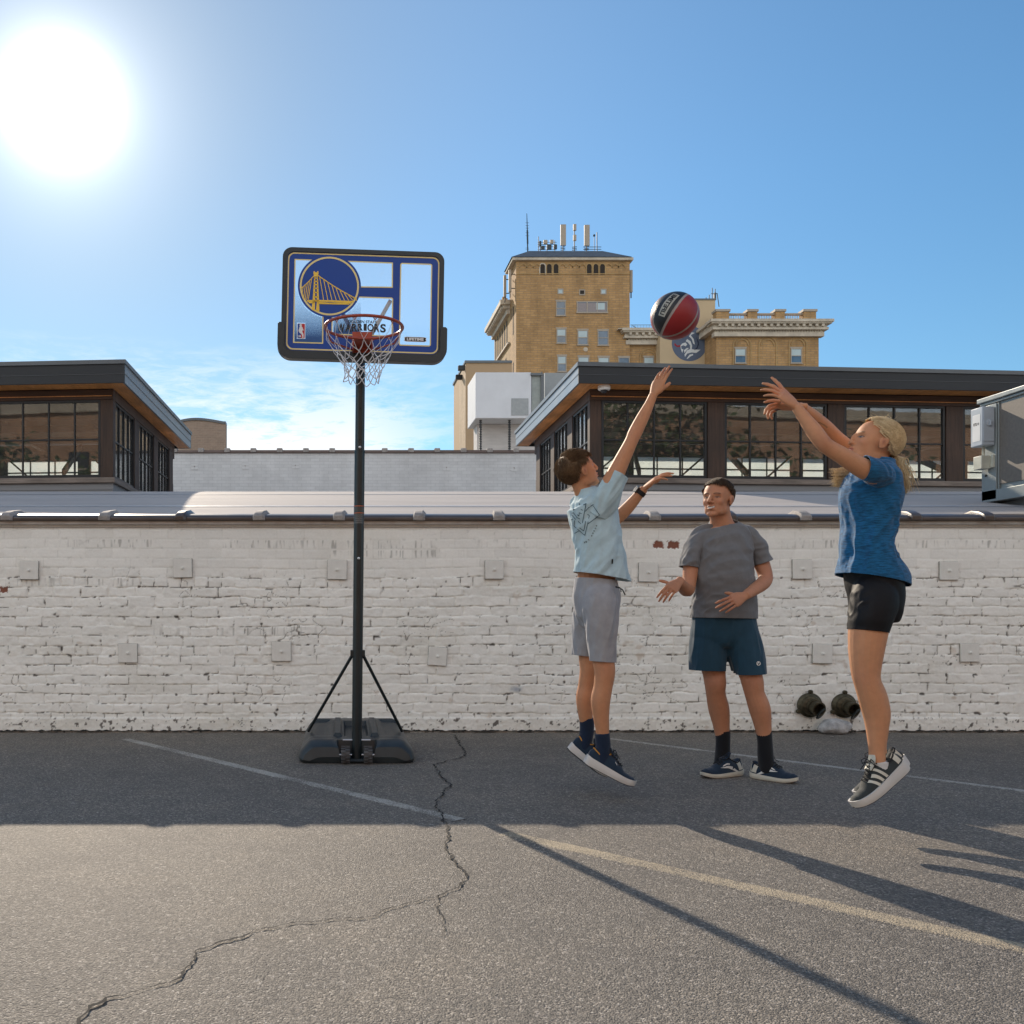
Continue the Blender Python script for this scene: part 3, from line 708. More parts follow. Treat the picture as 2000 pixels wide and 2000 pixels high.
# security camera under the right soffit
p = P(1180, 752, 14.2); t = thing('security_camera', (p.x, p.y, 4.35), 'white dome security camera under the right pavilion soffit', 'camera')
M_white = mat('white plastic', (.75, .75, .73), .35, var=.04)
mb = MB(); q = Vector((p.x, p.y, 4.352)); mb.lathe([(.085, 0), (.092, -.01), (.092, -.05), (.08, -.066), (.06, -.07)], 28, lambda v: q+v); obj('housing', mb, M_white, t)
mb = MB(); mb.lathe([(.052, -.068), (.048, -.09), (.03, -.112), (.005, -.118)], 24, lambda v: q+v); obj('dome', mb, mat('smoked dome', (.02, .02, .025), .08), t)
# ================================================================== rooftop unit at the right edge
M_gal = mat('grey green painted sheet metal', (.27, .30, .30), .4, .25, var=.08, scale=5)
M_coil = mat('brown grey coil panel', (.17, .15, .13), .65, var=.15, scale=30, bscale=200, bstr=.4)
t = thing('rooftop_unit', (7.6, 9.3, 2.1), 'grey air handling unit with brown side panel at the right edge', 'air conditioner')
X0, Y0, Y1, ZB, ZT = 6.88, 8.25, 10.0, 2.12, 3.19
mb = MB(); mb.box(X0, 8.6, Y0, Y1, ZB+.1, ZT-.02); obj('cabinet', mb, M_gal, t, bevel=.01)
mb = MB(); mb.box(X0-.05, 8.65, Y0-.05, Y1+.05, ZT-.02, ZT+.03); mb.box(X0-.03, 8.6, Y0-.03, Y1+.03, ZT-.05, ZT-.022); obj('lid', mb, M_gal, t, bevel=.008)
mb = MB(); mb.box(X0-.012, X0-.002, Y0+.05, Y1-.24, ZB+.17, ZT-.08); obj('side_panel', mb, M_coil, t, smooth=False)
mb = MB(); mb.box(X0-.03, X0-.002, Y1-.22, Y1, ZB+.02, ZT-.06); mb.box(X0-.03, X0+.2, Y0, Y1, ZB, ZB+.12); mb.box(X0-.022, X0-.002, Y1-.245, Y1-.23, ZB+.12, ZT-.06)
obj('corner_frame', mb, M_gal, t, bevel=.004)
mb = MB(); mb.box(7.0, 8.5, 8.4, 9.9, 1.6, ZB); obj('curb', mb, M_sid, t, smooth=False)
mb = MB()
for z in (ZB+.28, ZB+.42): mb.lathe([(.014, 0), (.014, .004)], 12, lambda v: Vector((X0-.031-v.z, Y1-.07+v.x, z+v.y)))
obj('bolt_hole', mb, M_hole, t)
mb = MB(); T_ = lambda p: Vector((X0-.032, 8.62-p[0], ZB+.06+p[1])); mb.flat([rrect(-.10, -.035, .10, .035, .004)], T_)
lb = obj('rating_label', mb, M_white, t, smooth=False, flip=False)
mb = MB(); text_mb(mb, 'WARNING', .13, .02, lambda p: Vector((X0-.034, 8.62-p.x, ZB+.07+p.y))); obj('lettering', mb, M_hole, lb, smooth=False)
e = thing('switch_box', (X0-.1, Y1-.05, 2.85), 'grey electrical disconnect box mounted on the rooftop unit', 'electrical box')
M_gbox = mat('light grey enamel box', (.42, .47, .52), .4, var=.06)
mb = MB(); mb.box(X0-.16, X0-.03, Y1-.20, Y1-.02, 2.70, 3.10); obj('enclosure', mb, M_gbox, e, bevel=.008)
mb = MB(); mb.box(X0-.15, X0-.04, Y1-.208, Y1-.2, 2.74, 3.06); c_ = Vector((X0-.095, Y1-.21, 2.93))
mb.lathe([(.035, 0), (.035, .008), (.028, .010)], 24, lambda v: c_+Vector((v.x, -v.z, v.y))); mb.beam(c_+Vector((0, -.02, -.03)), c_+Vector((.0, -.02, .02)), .014, .016)
obj('handle', mb, M_gbox, e, bevel=.002)
mb = MB(); T_ = lambda p: Vector((X0-.162, Y1-.11-p[0], 2.9+p[1])); mb.flat([rrect(-.06, -.15, .06, .13, .01)], T_)
lb = obj('label_plate', mb, M_white, e, smooth=False, flip=False)
mb = MB(); text_mb(mb, 'RTU 4', .08, .03, lambda p: Vector((X0-.164, Y1-.11-p.x, 2.93+p.y)), .02); obj('lettering', mb, M_hole, lb, smooth=False)
mb = MB(); mb.box(X0-.14, X0-.05, Y1-.16, Y1-.03, 2.46, 2.60); mb.tube([(X0-.08, Y1-.1, 2.6), (X0-.08, Y1-.1, 2.70)], .014); mb.box(X0-.05, X0-.02, Y1-.2, Y1-.08, 2.47, 2.6)
setp(obj('junction_box', mb, mat('cream outlet box', (.5, .5, .42), .45), org=(X0-.1, Y1-.1, 2.46), bevel=.006), 'small cream outlet box below the grey switch box', 'electrical box')
# ================================================================== middle distance
def pbox(mb, pxa, pxb, pyt, pyb, d, depth, vx=0):
    a = P(pxa, pyb, d); b = P(pxb, pyt, d)
    mb.box(a.x, b.x, d, d+depth, a.z, b.z); return mb
M_roundbrick = brickmat('brown round tower brick', (.27, .20, .155), (.235, .175, .135), (.28, .22, .175), .2, .067, .1, .01, .10)
d = 36.0; c = P(398, 880, d); R_ = 44/F*d*1.0
t = thing('brick_tower', (c.x, d, 0), 'brown brick stair tower with curved top beyond the left pavilion', 'tower')
mb = MB(); x0, x1 = (345-650)/F*d, (441-650)/F*d; n = 18; vs = []
for i in range(n+1):
    f = i/n; x = x0+(x1-x0)*f; zt_ = 1+(1190-(828-7*math.sin(math.pi*min(1, f*1.05)**.8)))/F*d
    for y in (d, d+.35): vs += [Vector((x, y, 0)), Vector((x, y, zt_))]
fs = []
for i in range(n):
    a = i*4; b = a+4; fs += [(a, b, b+1, a+1), (a+2, a+3, b+3, b+2), (a+1, b+1, b+3, a+3)]
fs += [(0, 1, 3, 2), (n*4, n*4+2, n*4+3, n*4+1)]
mb.add(vs, fs); obj('wall', mb, M_roundbrick, t, smooth=False)
mb = MB(); m2 = [v+Vector((0, 0, .0)) for v in vs]
for i in range(n):
    a = vs[i*4+1]; b = vs[i*4+5]; mb.hexa([a+Vector((0, -.05, 0)), b+Vector((0, -.05, 0)), b+Vector((0, .4, 0)), a+Vector((0, .4, 0)), a+Vector((0, -.05, .09)), b+Vector((0, -.05, .09)), b+Vector((0, .4, .09)), a+Vector((0, .4, .09))])
obj('coping', mb, M_cap, t, smooth=False)
# white boxed plant screen
M_wm = mat('white rendered panel', (.62, .64, .68), .7, var=.05, scale=2, bscale=10, bstr=.15)
M_wl = mat('stained white render', (.52, .50, .49), .8, var=.12, scale=3, stretch=(.6, .6, 3))
d = 32.0; s = d/F
t = thing('plant_enclosure', (P(980, 880, d).x, d, 4), 'white boxed rooftop enclosure hanging above a recessed white wall', 'enclosure')
a = P(929, 817, d); b = P(1038, 727, d)
mb = MB(); mb.box(a.x, b.x, d, d+1.9, a.z, b.z); obj('upper_panel', mb, M_wm, t, bevel=.02)
mb = MB(); mb.box(a.x+.2, b.x+3, d+1.0, d+1.8, 2.0, a.z-.01); obj('lower_wall', mb, M_wl, t, smooth=False)
mb = MB(); pbox(mb, 999, 1032, 778, 811, d-.02, .015); obj('access_panel', mb, mat('grey louvre panel', (.30, .32, .33), .5, .3), t, smooth=False)
mb = MB(); pbox(mb, 1038.5, 1058, 733, 812, d+.05, .3); obj('side_panel', mb, mat('grey green cladding', (.27, .30, .29), .5), t, smooth=False)
mb = MB(); pbox(mb, 1037, 1060, 728, 733, d-.05, .5); mb.beam(P(1061, 730, d), P(1061, 880, d), .05, .05); mb.beam(P(1058, 727, d), P(1058, 812, d), .05, .05); obj('trim', mb, M_cap, t, smooth=False)
M_gray2 = mat('flat grey cladding', (.28, .30, .31), .55, var=.06)
mb = MB(); pbox(mb, 1064, 1180, 728, 900, d+1.2, 3); setp(obj('cladding_wall', mb, M_gray2, org=(P(1100, 0, 33).x, 33, 2), smooth=False), 'flat grey clad wall right of the white rooftop enclosure', 'wall')
for i, px in enumerate((938.5, 995)):
    mb = MB(); p0 = P(px, 817, d+.3); p1 = P(px, 884, d+.3); n = 20
    for k in range(n):
        z = p1.z+(p0.z-p1.z)*(k+.5)/n; mb.ellipsoid((p0.x, p0.y, z), (.055, .05, .028), None, 8, 6)
    setp(obj('rain_chain', mb, M_cap, org=p1), ['left black rain chain hanging below the white enclosure', 'right black rain chain, nearer the glazed pavilion'][i], 'rain chain', 'rain chains under the white enclosure')
# tan building left of it
M_tan = mat('tan rendered wall', (.42, .29, .175), .85, var=.06, scale=.8)
M_tan2 = brickmat('tan side brick', (.50, .36, .23), (.45, .32, .20), (.42, .34, .25), .4, .13, .1, .01, .2)
d = 60.0; t = thing('tan_building', (P(932, 880, d).x, d+4, 0), 'narrow tan building edge left of the white enclosure', 'building')
a = P(910, 880, d); b = P(1000, 709, d)
mb = MB(); mb.box(a.x, b.x, d, d+6, 0, b.z); obj('wall', mb, M_tan, t, smooth=False)
mb = MB(); mb.box(a.x-.02, a.x-.005, d+.01, d+3.0, 0, b.z-.02); obj('brick_side', mb, M_tan2, t, smooth=False)
mb = MB(); mb.box(a.x-.08, b.x, d-.08, d+6.1, b.z, b.z+.15); obj('coping', mb, M_cap, t, smooth=False)
for k, (px, py) in enumerate(((906, 719), (899, 737))):
    q = P(px, py, d+.4+k*1.2); mb = MB(); mb.box(a.x-.45, a.x-.03, q.y-.15, q.y+.15, q.z-.15, q.z+.15); obj('flood_light', mb, M_steel, t, bevel=.02)
# ================================================================== old brick hotel
M_hb = brickmat('yellow tan hotel brick', (.47, .275, .115), (.37, .21, .085), (.30, .20, .11), .75, .24, .12, .035, .22, .3)
M_hb2 = brickmat('plain yellow brick rear', (.42, .27, .115), (.36, .225, .095), (.34, .24, .13), .75, .24, .08, .03, .15, .2)
M_stone = mat('pale terracotta cornice', (.50, .43, .345), .75, var=.22, scale=1.2, bscale=4, bstr=.2, bdist=.05)
M_slate = mat('dark slate roof', (.09, .105, .13), .6, var=.35, scale=3, stretch=(1, 1, 4), bscale=5, bstr=.4, bdist=.05)
M_wf = mat('painted window frame', (.36, .30, .24), .6)
M_wglass = mat('reflecting hotel pane', (.07, .11, .16), .06, var=.5, scale=.5, bstr=0, spec=.9)
M_blind = mat('pale window blind', (.42, .50, .52), .5, var=.1, scale=1, bstr=0)
M_brk_dark = mat('dark recessed opening', (.030, .022, .018), .9)
D = 100.0; S_ = F/D
hot = thing('brick_hotel', (P(1119, 880, D).x, D+10, 0), 'tall yellow brick hotel tower with slate roof and arched openings', 'hotel')
X = lambda px: (px-650)/S_
Z = lambda py: 1+(1190-py)/S_
tx0, tx1 = X(1008), X(1230)
zc = Z(510)
mb = MB(); mb.box(tx0, tx1, D, D+3.6, 0, zc); obj('tower_wall', mb, M_hb, hot, smooth=False)
mb = MB(); mb.box(tx0-.45, tx1+.3, D-.35, D+4.0, zc, zc+.30); obj('eave_cornice', mb, M_stone, hot, bevel=.05)
mb = MB()
e0 = [(tx0-.55, D-.45), (tx1+.1, D-.45), (tx1+.1, D+4.1), (tx0-.55, D+4.1)]; ti = [(tx0+1.6, D+1.0), (tx1-2.6, D+1.0), (tx1-2.6, D+2.9), (tx0+1.6, D+2.9)]
zr = zc+.302
mb.hexa([Vector((x, y, zr)) for x, y in e0]+[Vector((x, y, zr+1.15)) for x, y in ti]); obj('hip_roof', mb, M_slate, hot, smooth=False)
# string course, arcade
mb = MB(); mb.box(tx0, tx1, D-.07, D+.0, Z(536), Z(534.3)); obj('string_course', mb, M_hb2, hot, smooth=False)
def arch(x, z0, w, h, n=10):
    r = w/2; return [(x-r, z0), (x+r, z0)]+[(x+r*math.cos(math.pi*k/n), z0+h-r+r*math.sin(math.pi*k/n)) for k in range(n+1)]
TF = lambda y: (lambda p: Vector((p[0], y-p[2], p[1])))
def zpx(ax, ay): return 940+ax/6.0375, 400+ay/6.0375
for ax in (722, 800, 880, 1272, 1350, 1427):
    px, _ = zpx(ax, 0); x = X(px); z0 = Z(zpx(0, 825)[1]); h = Z(zpx(0, 700)[1])-z0
    mb = MB(); mb.prism(arch(x, z0, .52, h), TF(D-.0), .03); w_ = obj('arched_opening', mb, M_brk_dark, hot, smooth=False)
    mb = MB(); o_ = arch(x, z0, .72, h+.12); mb.flat([o_, arch(x, z0, .5, h)[::-1]], lambda p: Vector((p[0], D-.06, p[1]))); obj('arch_surround', mb, M_stone if ax in (722,) else M_hb2, w_, smooth=False)
for ax in (490, 572, 655, 955, 1040, 1115, 1193, 1500, 1580, 1655):
    mb = MB(); x = X(zpx(ax, 0)[0]); zt_ = Z(zpx(0, 690)[1]); r = .40
    o_ = [(x+r*math.cos(math.pi*k/10), zt_-.45+r*math.sin(math.pi*k/10)) for k in range(11)]; i_ = [(x+(r-.1)*math.cos(math.pi*k/10), zt_-.45+(r-.1)*math.sin(math.pi*k/10)) for k in range(10, -1, -1)]
    mb.prism(o_+i_, TF(D), .09); obj('blind_arch', mb, M_hb2, hot, smooth=False)
def hwin(root, xc, zc_, w, h, y, style=0):
    mb = MB(); f = .09
    mb.flat([rrect(xc-w/2-f, zc_-h/2-f, xc+w/2+f, zc_+h/2+f, .01, 1), rrect(xc-w/2, zc_-h/2, xc+w/2, zc_+h/2, .01, 1)[::-1]], lambda p: Vector((p[0], y-.06, p[1])))
    mb.box(xc-w/2, xc+w/2, y-.05, y-.02, zc_-.035, zc_+.035); mb.box(xc-w/2-.14, xc+w/2+.14, y-.14, y-.0, zc_-h/2-.16, zc_-h/2-f)
    mb.box(xc-w/2-.14, xc+w/2+.14, y-.03, y-.0, zc_+h/2+f, zc_+h/2+.22)
    o = obj('window', mb, M_wf, root, smooth=False)
    mb = MB(); mb.box(xc-w/2, xc+w/2, y-.018, y-.008, zc_-h/2, zc_+h/2); obj('pane', mb, M_wglass, o, smooth=False)
    if style: mb = MB(); mb.box(xc-w/2+.02, xc+w/2-.02, y-.03, y-.02, zc_+.03, zc_+h/2-.02); obj('blind', mb, M_blind, o, smooth=False)
for ax0, ax1, ay0, ay1, st in [(890, 985, 1145, 1300, 0), (895, 992, 1470, 1625, 1), (1143, 1250, 1487, 1645, 1), (1380, 1490, 1490, 1650, 0), (905, 995, 1790, 1960, 1), (1148, 1262, 1800, 1960, 1), (1385, 1500, 1805, 1960, 1), (1625, 1738, 1808, 1960, 0)]:
    (px0, py0), (px1, py1) = zpx(ax0, ay0), zpx(ax1, ay1); hwin(hot, X((px0+px1)/2), (Z(py0)+Z(py1))/2, X(px1)-X(px0), Z(py0)-Z(py1), D, st)
(px0, py0), (px1, py1) = zpx(1130, 1150), zpx(1483, 1265)
mb = MB(); x0, x1, z0, z1 = X(px0), X(px1), Z(py1), Z(py0); mb.box(x0-.1, x1+.1, D-.12, D, z0-.14, z0-.0); mb.box(x0-.08, x1+.08, D-.06, D, z1, z1+.1)
for k in range(4): xx = x0+(x1-x0)*k/3; mb.box(xx-.05, xx+.05, D-.06, D-.01, z0, z1)
o = obj('wide_window', mb, M_wf, hot, smooth=False); mb = MB(); mb.box(x0, x1, D-.02, D-.01, z0, z1); obj('pane', mb, M_wglass, o, smooth=False)
mb = MB(); mb.box(x0+.05, x1-.1, D-.03, D-.022, z0+.05, z0+.95); obj('blind', mb, mat('mauve blind', (.26, .22, .22), .6), o, smooth=False)
mb = MB(); mb.box(x0+2.0, x1-.25, D-.04, D-.032, z0+.25, z0+.95); obj('blind', mb, M_blind, o, smooth=False)
for ax, ay, m_ in ((933, 1022, M_blind), (1188, 1033, M_brk_dark), (1440, 1025, M_blind)):
    px, py = zpx(ax, ay); mb = MB(); x, z = X(px), Z(py); mb.box(x-.22, x+.22, D-.02, D-.01, z-.2, z+.2); o = obj('vent', mb, m_, hot, smooth=False)
    mb = MB(); mb.flat([rrect(x-.32, z-.3, x+.32, z+.3, .02, 1), rrect(x-.22, z-.2, x+.22, z+.2, .02, 1)[::-1]], lambda p: Vector((p[0], D-.05, p[1]))); obj('frame', mb, M_wf, o, smooth=False)
px, py = zpx(1230, 1705); mb = MB(); mb.lathe([(.25, 0), (.22, .05), (.01, .08)], 12, lambda v: Vector((X(px)+v.x, D-v.z, Z(py)+v.y))); obj('wall_lamp', mb, M_stone, hot)
# left flank: cornice wing then lower wing
wx = tx0+.01
mb = MB(); mb.box(wx, tx1-1, D+3.6, D+13.5, 0, Z(575)); obj('flank_wall', mb, M_hb2, hot, smooth=False)
mb = MB(); zf = Z(575); mb.box(wx-1.1, wx+3, D+3.2, D+14, zf, zf+.5); mb.box(wx-.8, wx+2, D+3.4, D+13.8, zf-.4, zf); mb.box(wx-.35, wx+2, D+3.5, D+13.6, zf-.95, zf-.4)
for k in range(15): mb.box(wx-.95, wx-.1, D+3.8+k*.68, D+4.05+k*.68, zf-.32, zf-.02)
mb.box(wx-.25, wx+1, D+3.6, D+13.6, zf-4.2, zf-4.0)
obj('flank_cornice', mb, M_stone, hot, smooth=False)
mb = MB(); [mb.box(wx-.8+.3*(k % 2), wx-.4+.3*(k % 2), D+3.6+k*.8, D+4.0+k*.8, zf+.5, zf+.95+.1*(k % 3)) for k in range(12)]; obj('cresting', mb, M_hb, hot, smooth=False)
for k in range(6):
    y = D+5.0+k*1.45; mb = MB(); mb.box(wx-.03, wx-.01, y, y+.6, zf-3.7, zf-1.2); obj('window', mb, M_brk_dark, hot, smooth=False)
    if k < 5: mb = MB(); mb.box(wx-.03, wx-.01, y+.7, y+1.25, zf-7.2, zf-5.2); obj('window', mb, M_brk_dark, hot, smooth=False)
for z_ in (0, -6.0):
    mb = MB(); mb.box(tx0-.02, tx0-.005, D+1.3, D+1.8, Z(590)+z_-3, Z(590)+z_); obj('window', mb, M_brk_dark, hot, smooth=False)
    mb = MB(); mb.box(tx0-.02, tx0-.005, D+2.6, D+2.9, Z(590)+z_-1, Z(590)+z_+.2); obj('window', mb, M_brk_dark, hot, smooth=False)
mb = MB(); mb.box(wx-.3, tx1, D+13.5, D+24, 0, Z(660)-2); obj('rear_wing_wall', mb, M_hb2, hot, smooth=False)
mb = MB(); zz_ = Z(660)-2; mb.box(wx-1.2, tx1, D+13.6, D+24.5, zz_, zz_+.5); mb.box(wx-.8, tx1, D+13.7, D+24.3, zz_-.5, zz_)
for k in range(9): mb.box(wx-.9, wx-.5, D+14+k*1.2, D+14.5+k*1.2, zz_+.5, zz_+1.3)
obj('rear_wing_cornice', mb, M_hb2, hot, smooth=False)
for k in range(5): mb = MB(); mb.box(wx-.33, wx-.31, D+14.5+k*1.8, D+15.3+k*1.8, zz_-4, zz_-1.6); obj('window', mb, M_brk_dark, hot, smooth=False)
# link block between tower and beige stack
lx0, lx1 = tx1, X(1290); zl = Z(671)
def cornice(mb, x0, x1, y, zt_, k=1.0, lret=True, rret=True):
    lo = k if lret else 0; ro = k if rret else 0
    for (o_, a, b) in ((1.15, 0, -.28), (1.0, -.28, -.42), (.75, -.70, -.95), (.42, -1.1, -1.55)):
        mb.box(x0-lo*o_, x1+ro*o_, y-o_, y+.3, zt_+b*1.0, zt_+a)
    mb.box(x0-lo*.62, x1+ro*.62, y-.62, y+.3, zt_-.70, zt_-.42); mb.box(x0-lo*.3, x1+ro*.3, y-.3, y+.3, zt_-1.1, zt_-.95)
    n = int((x1-x0)/.62)
    for i in range(n+1):
        x = x0+(x1-x0)*i/n; mb.box(x-.13, x+.13, y-.95, y-.6, zt_-.68, zt_-.43)
    n = int((x1-x0)/.26)
    for i in range(n+1):
        x = x0+(x1-x0)*i/n; mb.box(x-.07, x+.07, y-.42, y-.2, zt_-1.1, zt_-.96)
mb = MB(); mb.box(lx0, lx1, D+.3, D+9, 0, zl+1.0); obj('link_wall', mb, M_hb, hot, smooth=False)
mb = MB(); cornice(mb, lx0-.1, lx1, D+.3, Z(644.5), .8, True, False); mb.box(lx0-1.4, lx0, D-.7, D-.02, Z(646), Z(644.5)); obj('link_cornice', mb, M_stone, hot, smooth=False)
mb = MB(); zr_ = Z(644.5)
for i in range(22): x = lx0+.3+i*.16; mb.beam((x, D+.4, zr_), (x, D+.4, zr_+.65), .025, .025)
mb.beam((lx0+.2, D+.4, zr_+.66), (lx1, D+.4, zr_+.66), .04, .04); mb.beam((lx0+.4, D+.4, zr_+.6), (lx0+1.4, D+.4, zr_), .05, .05); obj('roof_railing', mb, M_cap, hot, smooth=False)
# the mid-height arched windows
def rarch(root, xc, zt_, r, y, n=14):
    mb = MB()
    for rr in (r, r*.72):
        o_ = [(xc+rr*math.cos(math.pi*k/n), zt_-r+rr*math.sin(math.pi*k/n)) for k in range(n+1)]; i_ = [(xc+(rr-.1)*math.cos(math.pi*k/n), zt_-r+(rr-.1)*math.sin(math.pi*k/n)) for k in range(n, -1, -1)]
        mb.prism([(xc+rr, zt_-r-4)]+o_+[(xc-rr, zt_-r-4), (xc-rr+.1, zt_-r-4)]+i_[::-1][::-1][::-1]+[(xc+rr-.1, zt_-r-4)] if False else o_+i_, TF(y), .08)
    mb.box(xc-r, xc-r+.12, y-.08, y, zt_-r-4, zt_-r); mb.box(xc+r-.12, xc+r, y-.08, y, zt_-r-4, zt_-r)
    obj('relief_arch', mb, M_hb2, root, smooth=False)
rarch(hot, X(1268.5), Z(679), .95, D+.3); hwin(hot, X(1269), Z(712), .95, 1.6, D+.3, 1)
# beige stack with painted roundel
M_beige = mat('beige rendered stack', (.50, .375, .235), .85, var=.05, scale=.6)
bx0, bx1 = X(1289), X(1397); ybs = D-1.0
st = thing('beige_stack', (X(1343), D+4, 0), 'beige rendered stair block with a painted round emblem', 'building')
mb = MB(); mb.box(bx0*.99, bx1*.99, ybs, D+.25, 0, 1+(1190-586)/F*ybs); obj('wall', mb, M_beige, st, smooth=False)
mb = MB(); zt_ = 1+(1190-586)/F*ybs; mb.box(bx0*.99-.08, bx1*.99+.08, ybs-.08, D+.3, zt_, zt_+.15); obj('coping', mb, M_cap, st, smooth=False)
ec = P(1346.5, 671, ybs); er = 34.5/F*ybs
TE = lambda k: (lambda p: Vector((ec.x+p[0]*er, ybs-k, ec.z+p[1]*er)))
mb = MB(); mb.flat([circ(0, 0, 1)], TE(.01)); em = obj('round_emblem', mb, mat('slate blue mural paint', (.10, .125, .185), .8, var=.12, scale=1), st, smooth=False)
def e2(pts): return [((x-580)/158, (600-y)/158) for x, y in pts]     # from photo crop pixels
mb = MB()
for pg in ([(600, 500), (628, 505), (590, 525), (618, 560), (628, 610), (612, 600), (600, 560), (575, 535)], [(560, 560), (590, 580), (604, 620), (600, 650), (625, 655), (680, 655), (640, 685), (600, 680), (560, 690), (540, 720), (535, 700), (560, 660), (585, 650), (585, 615), (565, 590), (545, 580)],
           [(515, 600), (545, 590), (560, 610), (545, 625), (525, 615), (505, 625), (510, 650), (525, 650), (515, 685), (505, 655), (498, 620)], [(555, 735), (580, 700), (612, 692), (612, 705), (590, 715), (562, 738)], [(530, 660), (556, 640), (575, 640), (548, 668), (535, 685)]):
    mb.flat([e2(pg)], TE(.02))
obj('emblem_white', mb, mat('white mural paint', (.62, .63, .64), .8), em, smooth=False)
mb = MB(); mb.flat([e2([(443, 600), (455, 600), (470, 618), (500, 612), (500, 630), (470, 632), (448, 618)])], TE(.022)); obj('emblem_tongue', mb, mat('red mural paint', (.28, .02, .03), .8), em, smooth=False)
mb = MB(); mb.flat([e2([(640, 545), (660, 575), (664, 610), (650, 645), (620, 660), (648, 632), (655, 600), (648, 570)])], TE(.022)); obj('emblem_shadow', mb, mat('navy mural paint', (.015, .02, .05), .8), em, smooth=False)
# right wing with balustrade
D3 = 96.0; S3 = F/D3; X3 = lambda px: (px-650)/S3; Z3 = lambda py: 1+(1190-py)/S3
rw = thing('hotel_wing', (X3(1497), D3+6, 0), 'yellow brick hotel wing with heavy cornice and rooftop balustrade', 'hotel')
rx0, rx1 = X3(1399), X3(1599)
mb = MB(); mb.box(rx0, rx1, D3, D3+14, 0, Z3(632)); obj('wall', mb, M_hb, rw, smooth=False)
mb = MB(); cornice(mb, rx0, rx1, D3, Z3(629), .85); mb.box(rx0-.9, rx0-.0, D3-.9, D3+10, Z3(629)-.28, Z3(629)-.003); mb.box(rx0-.6, rx0-.0, D3-.5, D3+10, Z3(629)-.9, Z3(629)-.285); obj('cornice', mb, M_stone, rw, smooth=False)
zb = Z3(629)+.002; zt_ = Z3(605); piers = [(1400, 1425), (1462, 1480), (1516, 1534), (1571, 1595)]
for a, b in piers:
    mb = MB(); mb.box(X3(a), X3(b), D3+.1, D3+1.0, zb, zt_-.15); o = obj('balustrade_pier', mb, M_hb, rw, smooth=False)
    mb = MB(); mb.box(X3(a)-.1, X3(b)+.1, D3, D3+1.1, zt_-.15, zt_+.08); obj('pier_cap', mb, M_wf, o, smooth=False)
for (a, b), (c, d) in zip(piers, piers[1:]):
    mb = MB(); x0, x1 = X3(b), X3(c); n = 11
    for k in range(n):
        x = x0+(x1-x0)*(k+.5)/n; mb.lathe([(.04, 0), (.04, .08), (.03, .12), (.055, .42), (.03, .68), (.04, .75), (.04, .85)], 6, lambda v: Vector((x+v.x, D3+.5+v.y, zb+v.z)))
    o = obj('balusters', mb, M_stone, rw, smooth=False)
    mb = MB(); mb.box(x0, x1, D3+.3, D3+.7, zb+.85, zb+1.0); obj('rail', mb, M_wf, o, smooth=False)
for px in (1449, 1558): rarch(rw, X3(px), Z3(657), .95, D3); hwin(rw, X3(px-3), (Z3(682)+Z3(708))/2, .98, 1.35, D3, 1)
rarch(rw, X3(1499), Z3(657), .95, D3)
# ------------------------------------------------------------------ aerials on the tower roof
M_ant = mat('tan aerial panel', (.36, .29, .22), .5); M_mast = mat('dark steel mast', (.035, .045, .055), .5, .4)
zroof = zc+1.2; DA = D+1.6
def apt(ax, ay): px, py = zpx(ax, ay); return Vector(((px-650)/F*DA, DA, 1+(1190-py)/F*DA))
def antenna(nm, ax, ay0, ay1, w, lab, segs=None):
    b = apt(ax, 560); t = thing(nm, b, lab, 'antenna', 'rooftop antennas on the hotel')
    mb = MB(); mb.beam(b, apt(ax, ay0-5), .09, .09)
    for k in range(3): z = apt(ax, 500+k*18); mb.beam(z+Vector((-.25, 0, 0)), z+Vector((.25, 0, .05)), .06, .06)
    obj('mast', mb, M_mast, t, smooth=False)
    for a, c in (segs or [(ay0, ay1)]):
        mb = MB(); p0 = apt(ax, c); p1 = apt(ax, a); mb.box(p0.x-w/2, p0.x+w/2, DA-.25, DA-.05, p0.z, p1.z); obj('panel', mb, M_ant, t, bevel=.03)
antenna('antenna_panel', 962, 240, 488, .57, 'left of the two tall tan antenna panels on the tower roof')
antenna('antenna_panel', 1241, 245, 492, .57, 'right of the two tall tan antenna panels on the tower roof')
antenna('antenna_panel', 1098, 236, 432, .32, 'thin mast with two short stacked panels between the tall antennas', [(236, 312), (362, 432)])
t = thing('whip_antenna', apt(545, 560), 'tall thin whip antenna at the left of the tower roof', 'antenna')
mb = MB(); mb.tube([apt(548, 570), apt(543, 300), apt(537, 103)], [.07, .06, .03], 6); mb.tube([apt(547, 460), apt(543, 300)], .09, 6); obj('mast', mb, M_mast, t, smooth=False)
mb = MB()
for ay in (212, 245, 275, 330, 365, 510, 530): q = apt(542, ay); mb.beam(q+Vector((-.2, 0, 0)), q+Vector((.2, 0, 0)), .025, .025)
obj('cross_rod', mb, M_mast, t, smooth=False)
t = thing('equipment_rack', apt(770, 560), 'cluster of small radio boxes on a rack at the tower roof', 'antenna')
mb = MB()
for ax, ay in ((675, 375), (695, 430), (775, 430), (865, 420)): mb.beam(apt(ax, 560), apt(ax, ay), .07, .07)
for ay in (442, 468, 495, 530): mb.beam(apt(665, ay), apt(888, ay), .04, .04)
obj('rack_frame', mb, M_mast, t, smooth=False)
for ax, ay, w_, h_ in ((752, 448, .42, .42), (826, 445, .36, .4), (690, 465, .22, .5), (720, 515, .4, .4), (795, 510, .5, .5), (868, 505, .35, .45)):
    q = apt(ax, ay); mb = MB(); mb.box(q.x-w_/2, q.x+w_/2, DA-.3, DA-.1, q.z-h_/2, q.z+h_/2); obj('radio_box', mb, M_ant if ay < 450 else M_mast, t, bevel=.03)
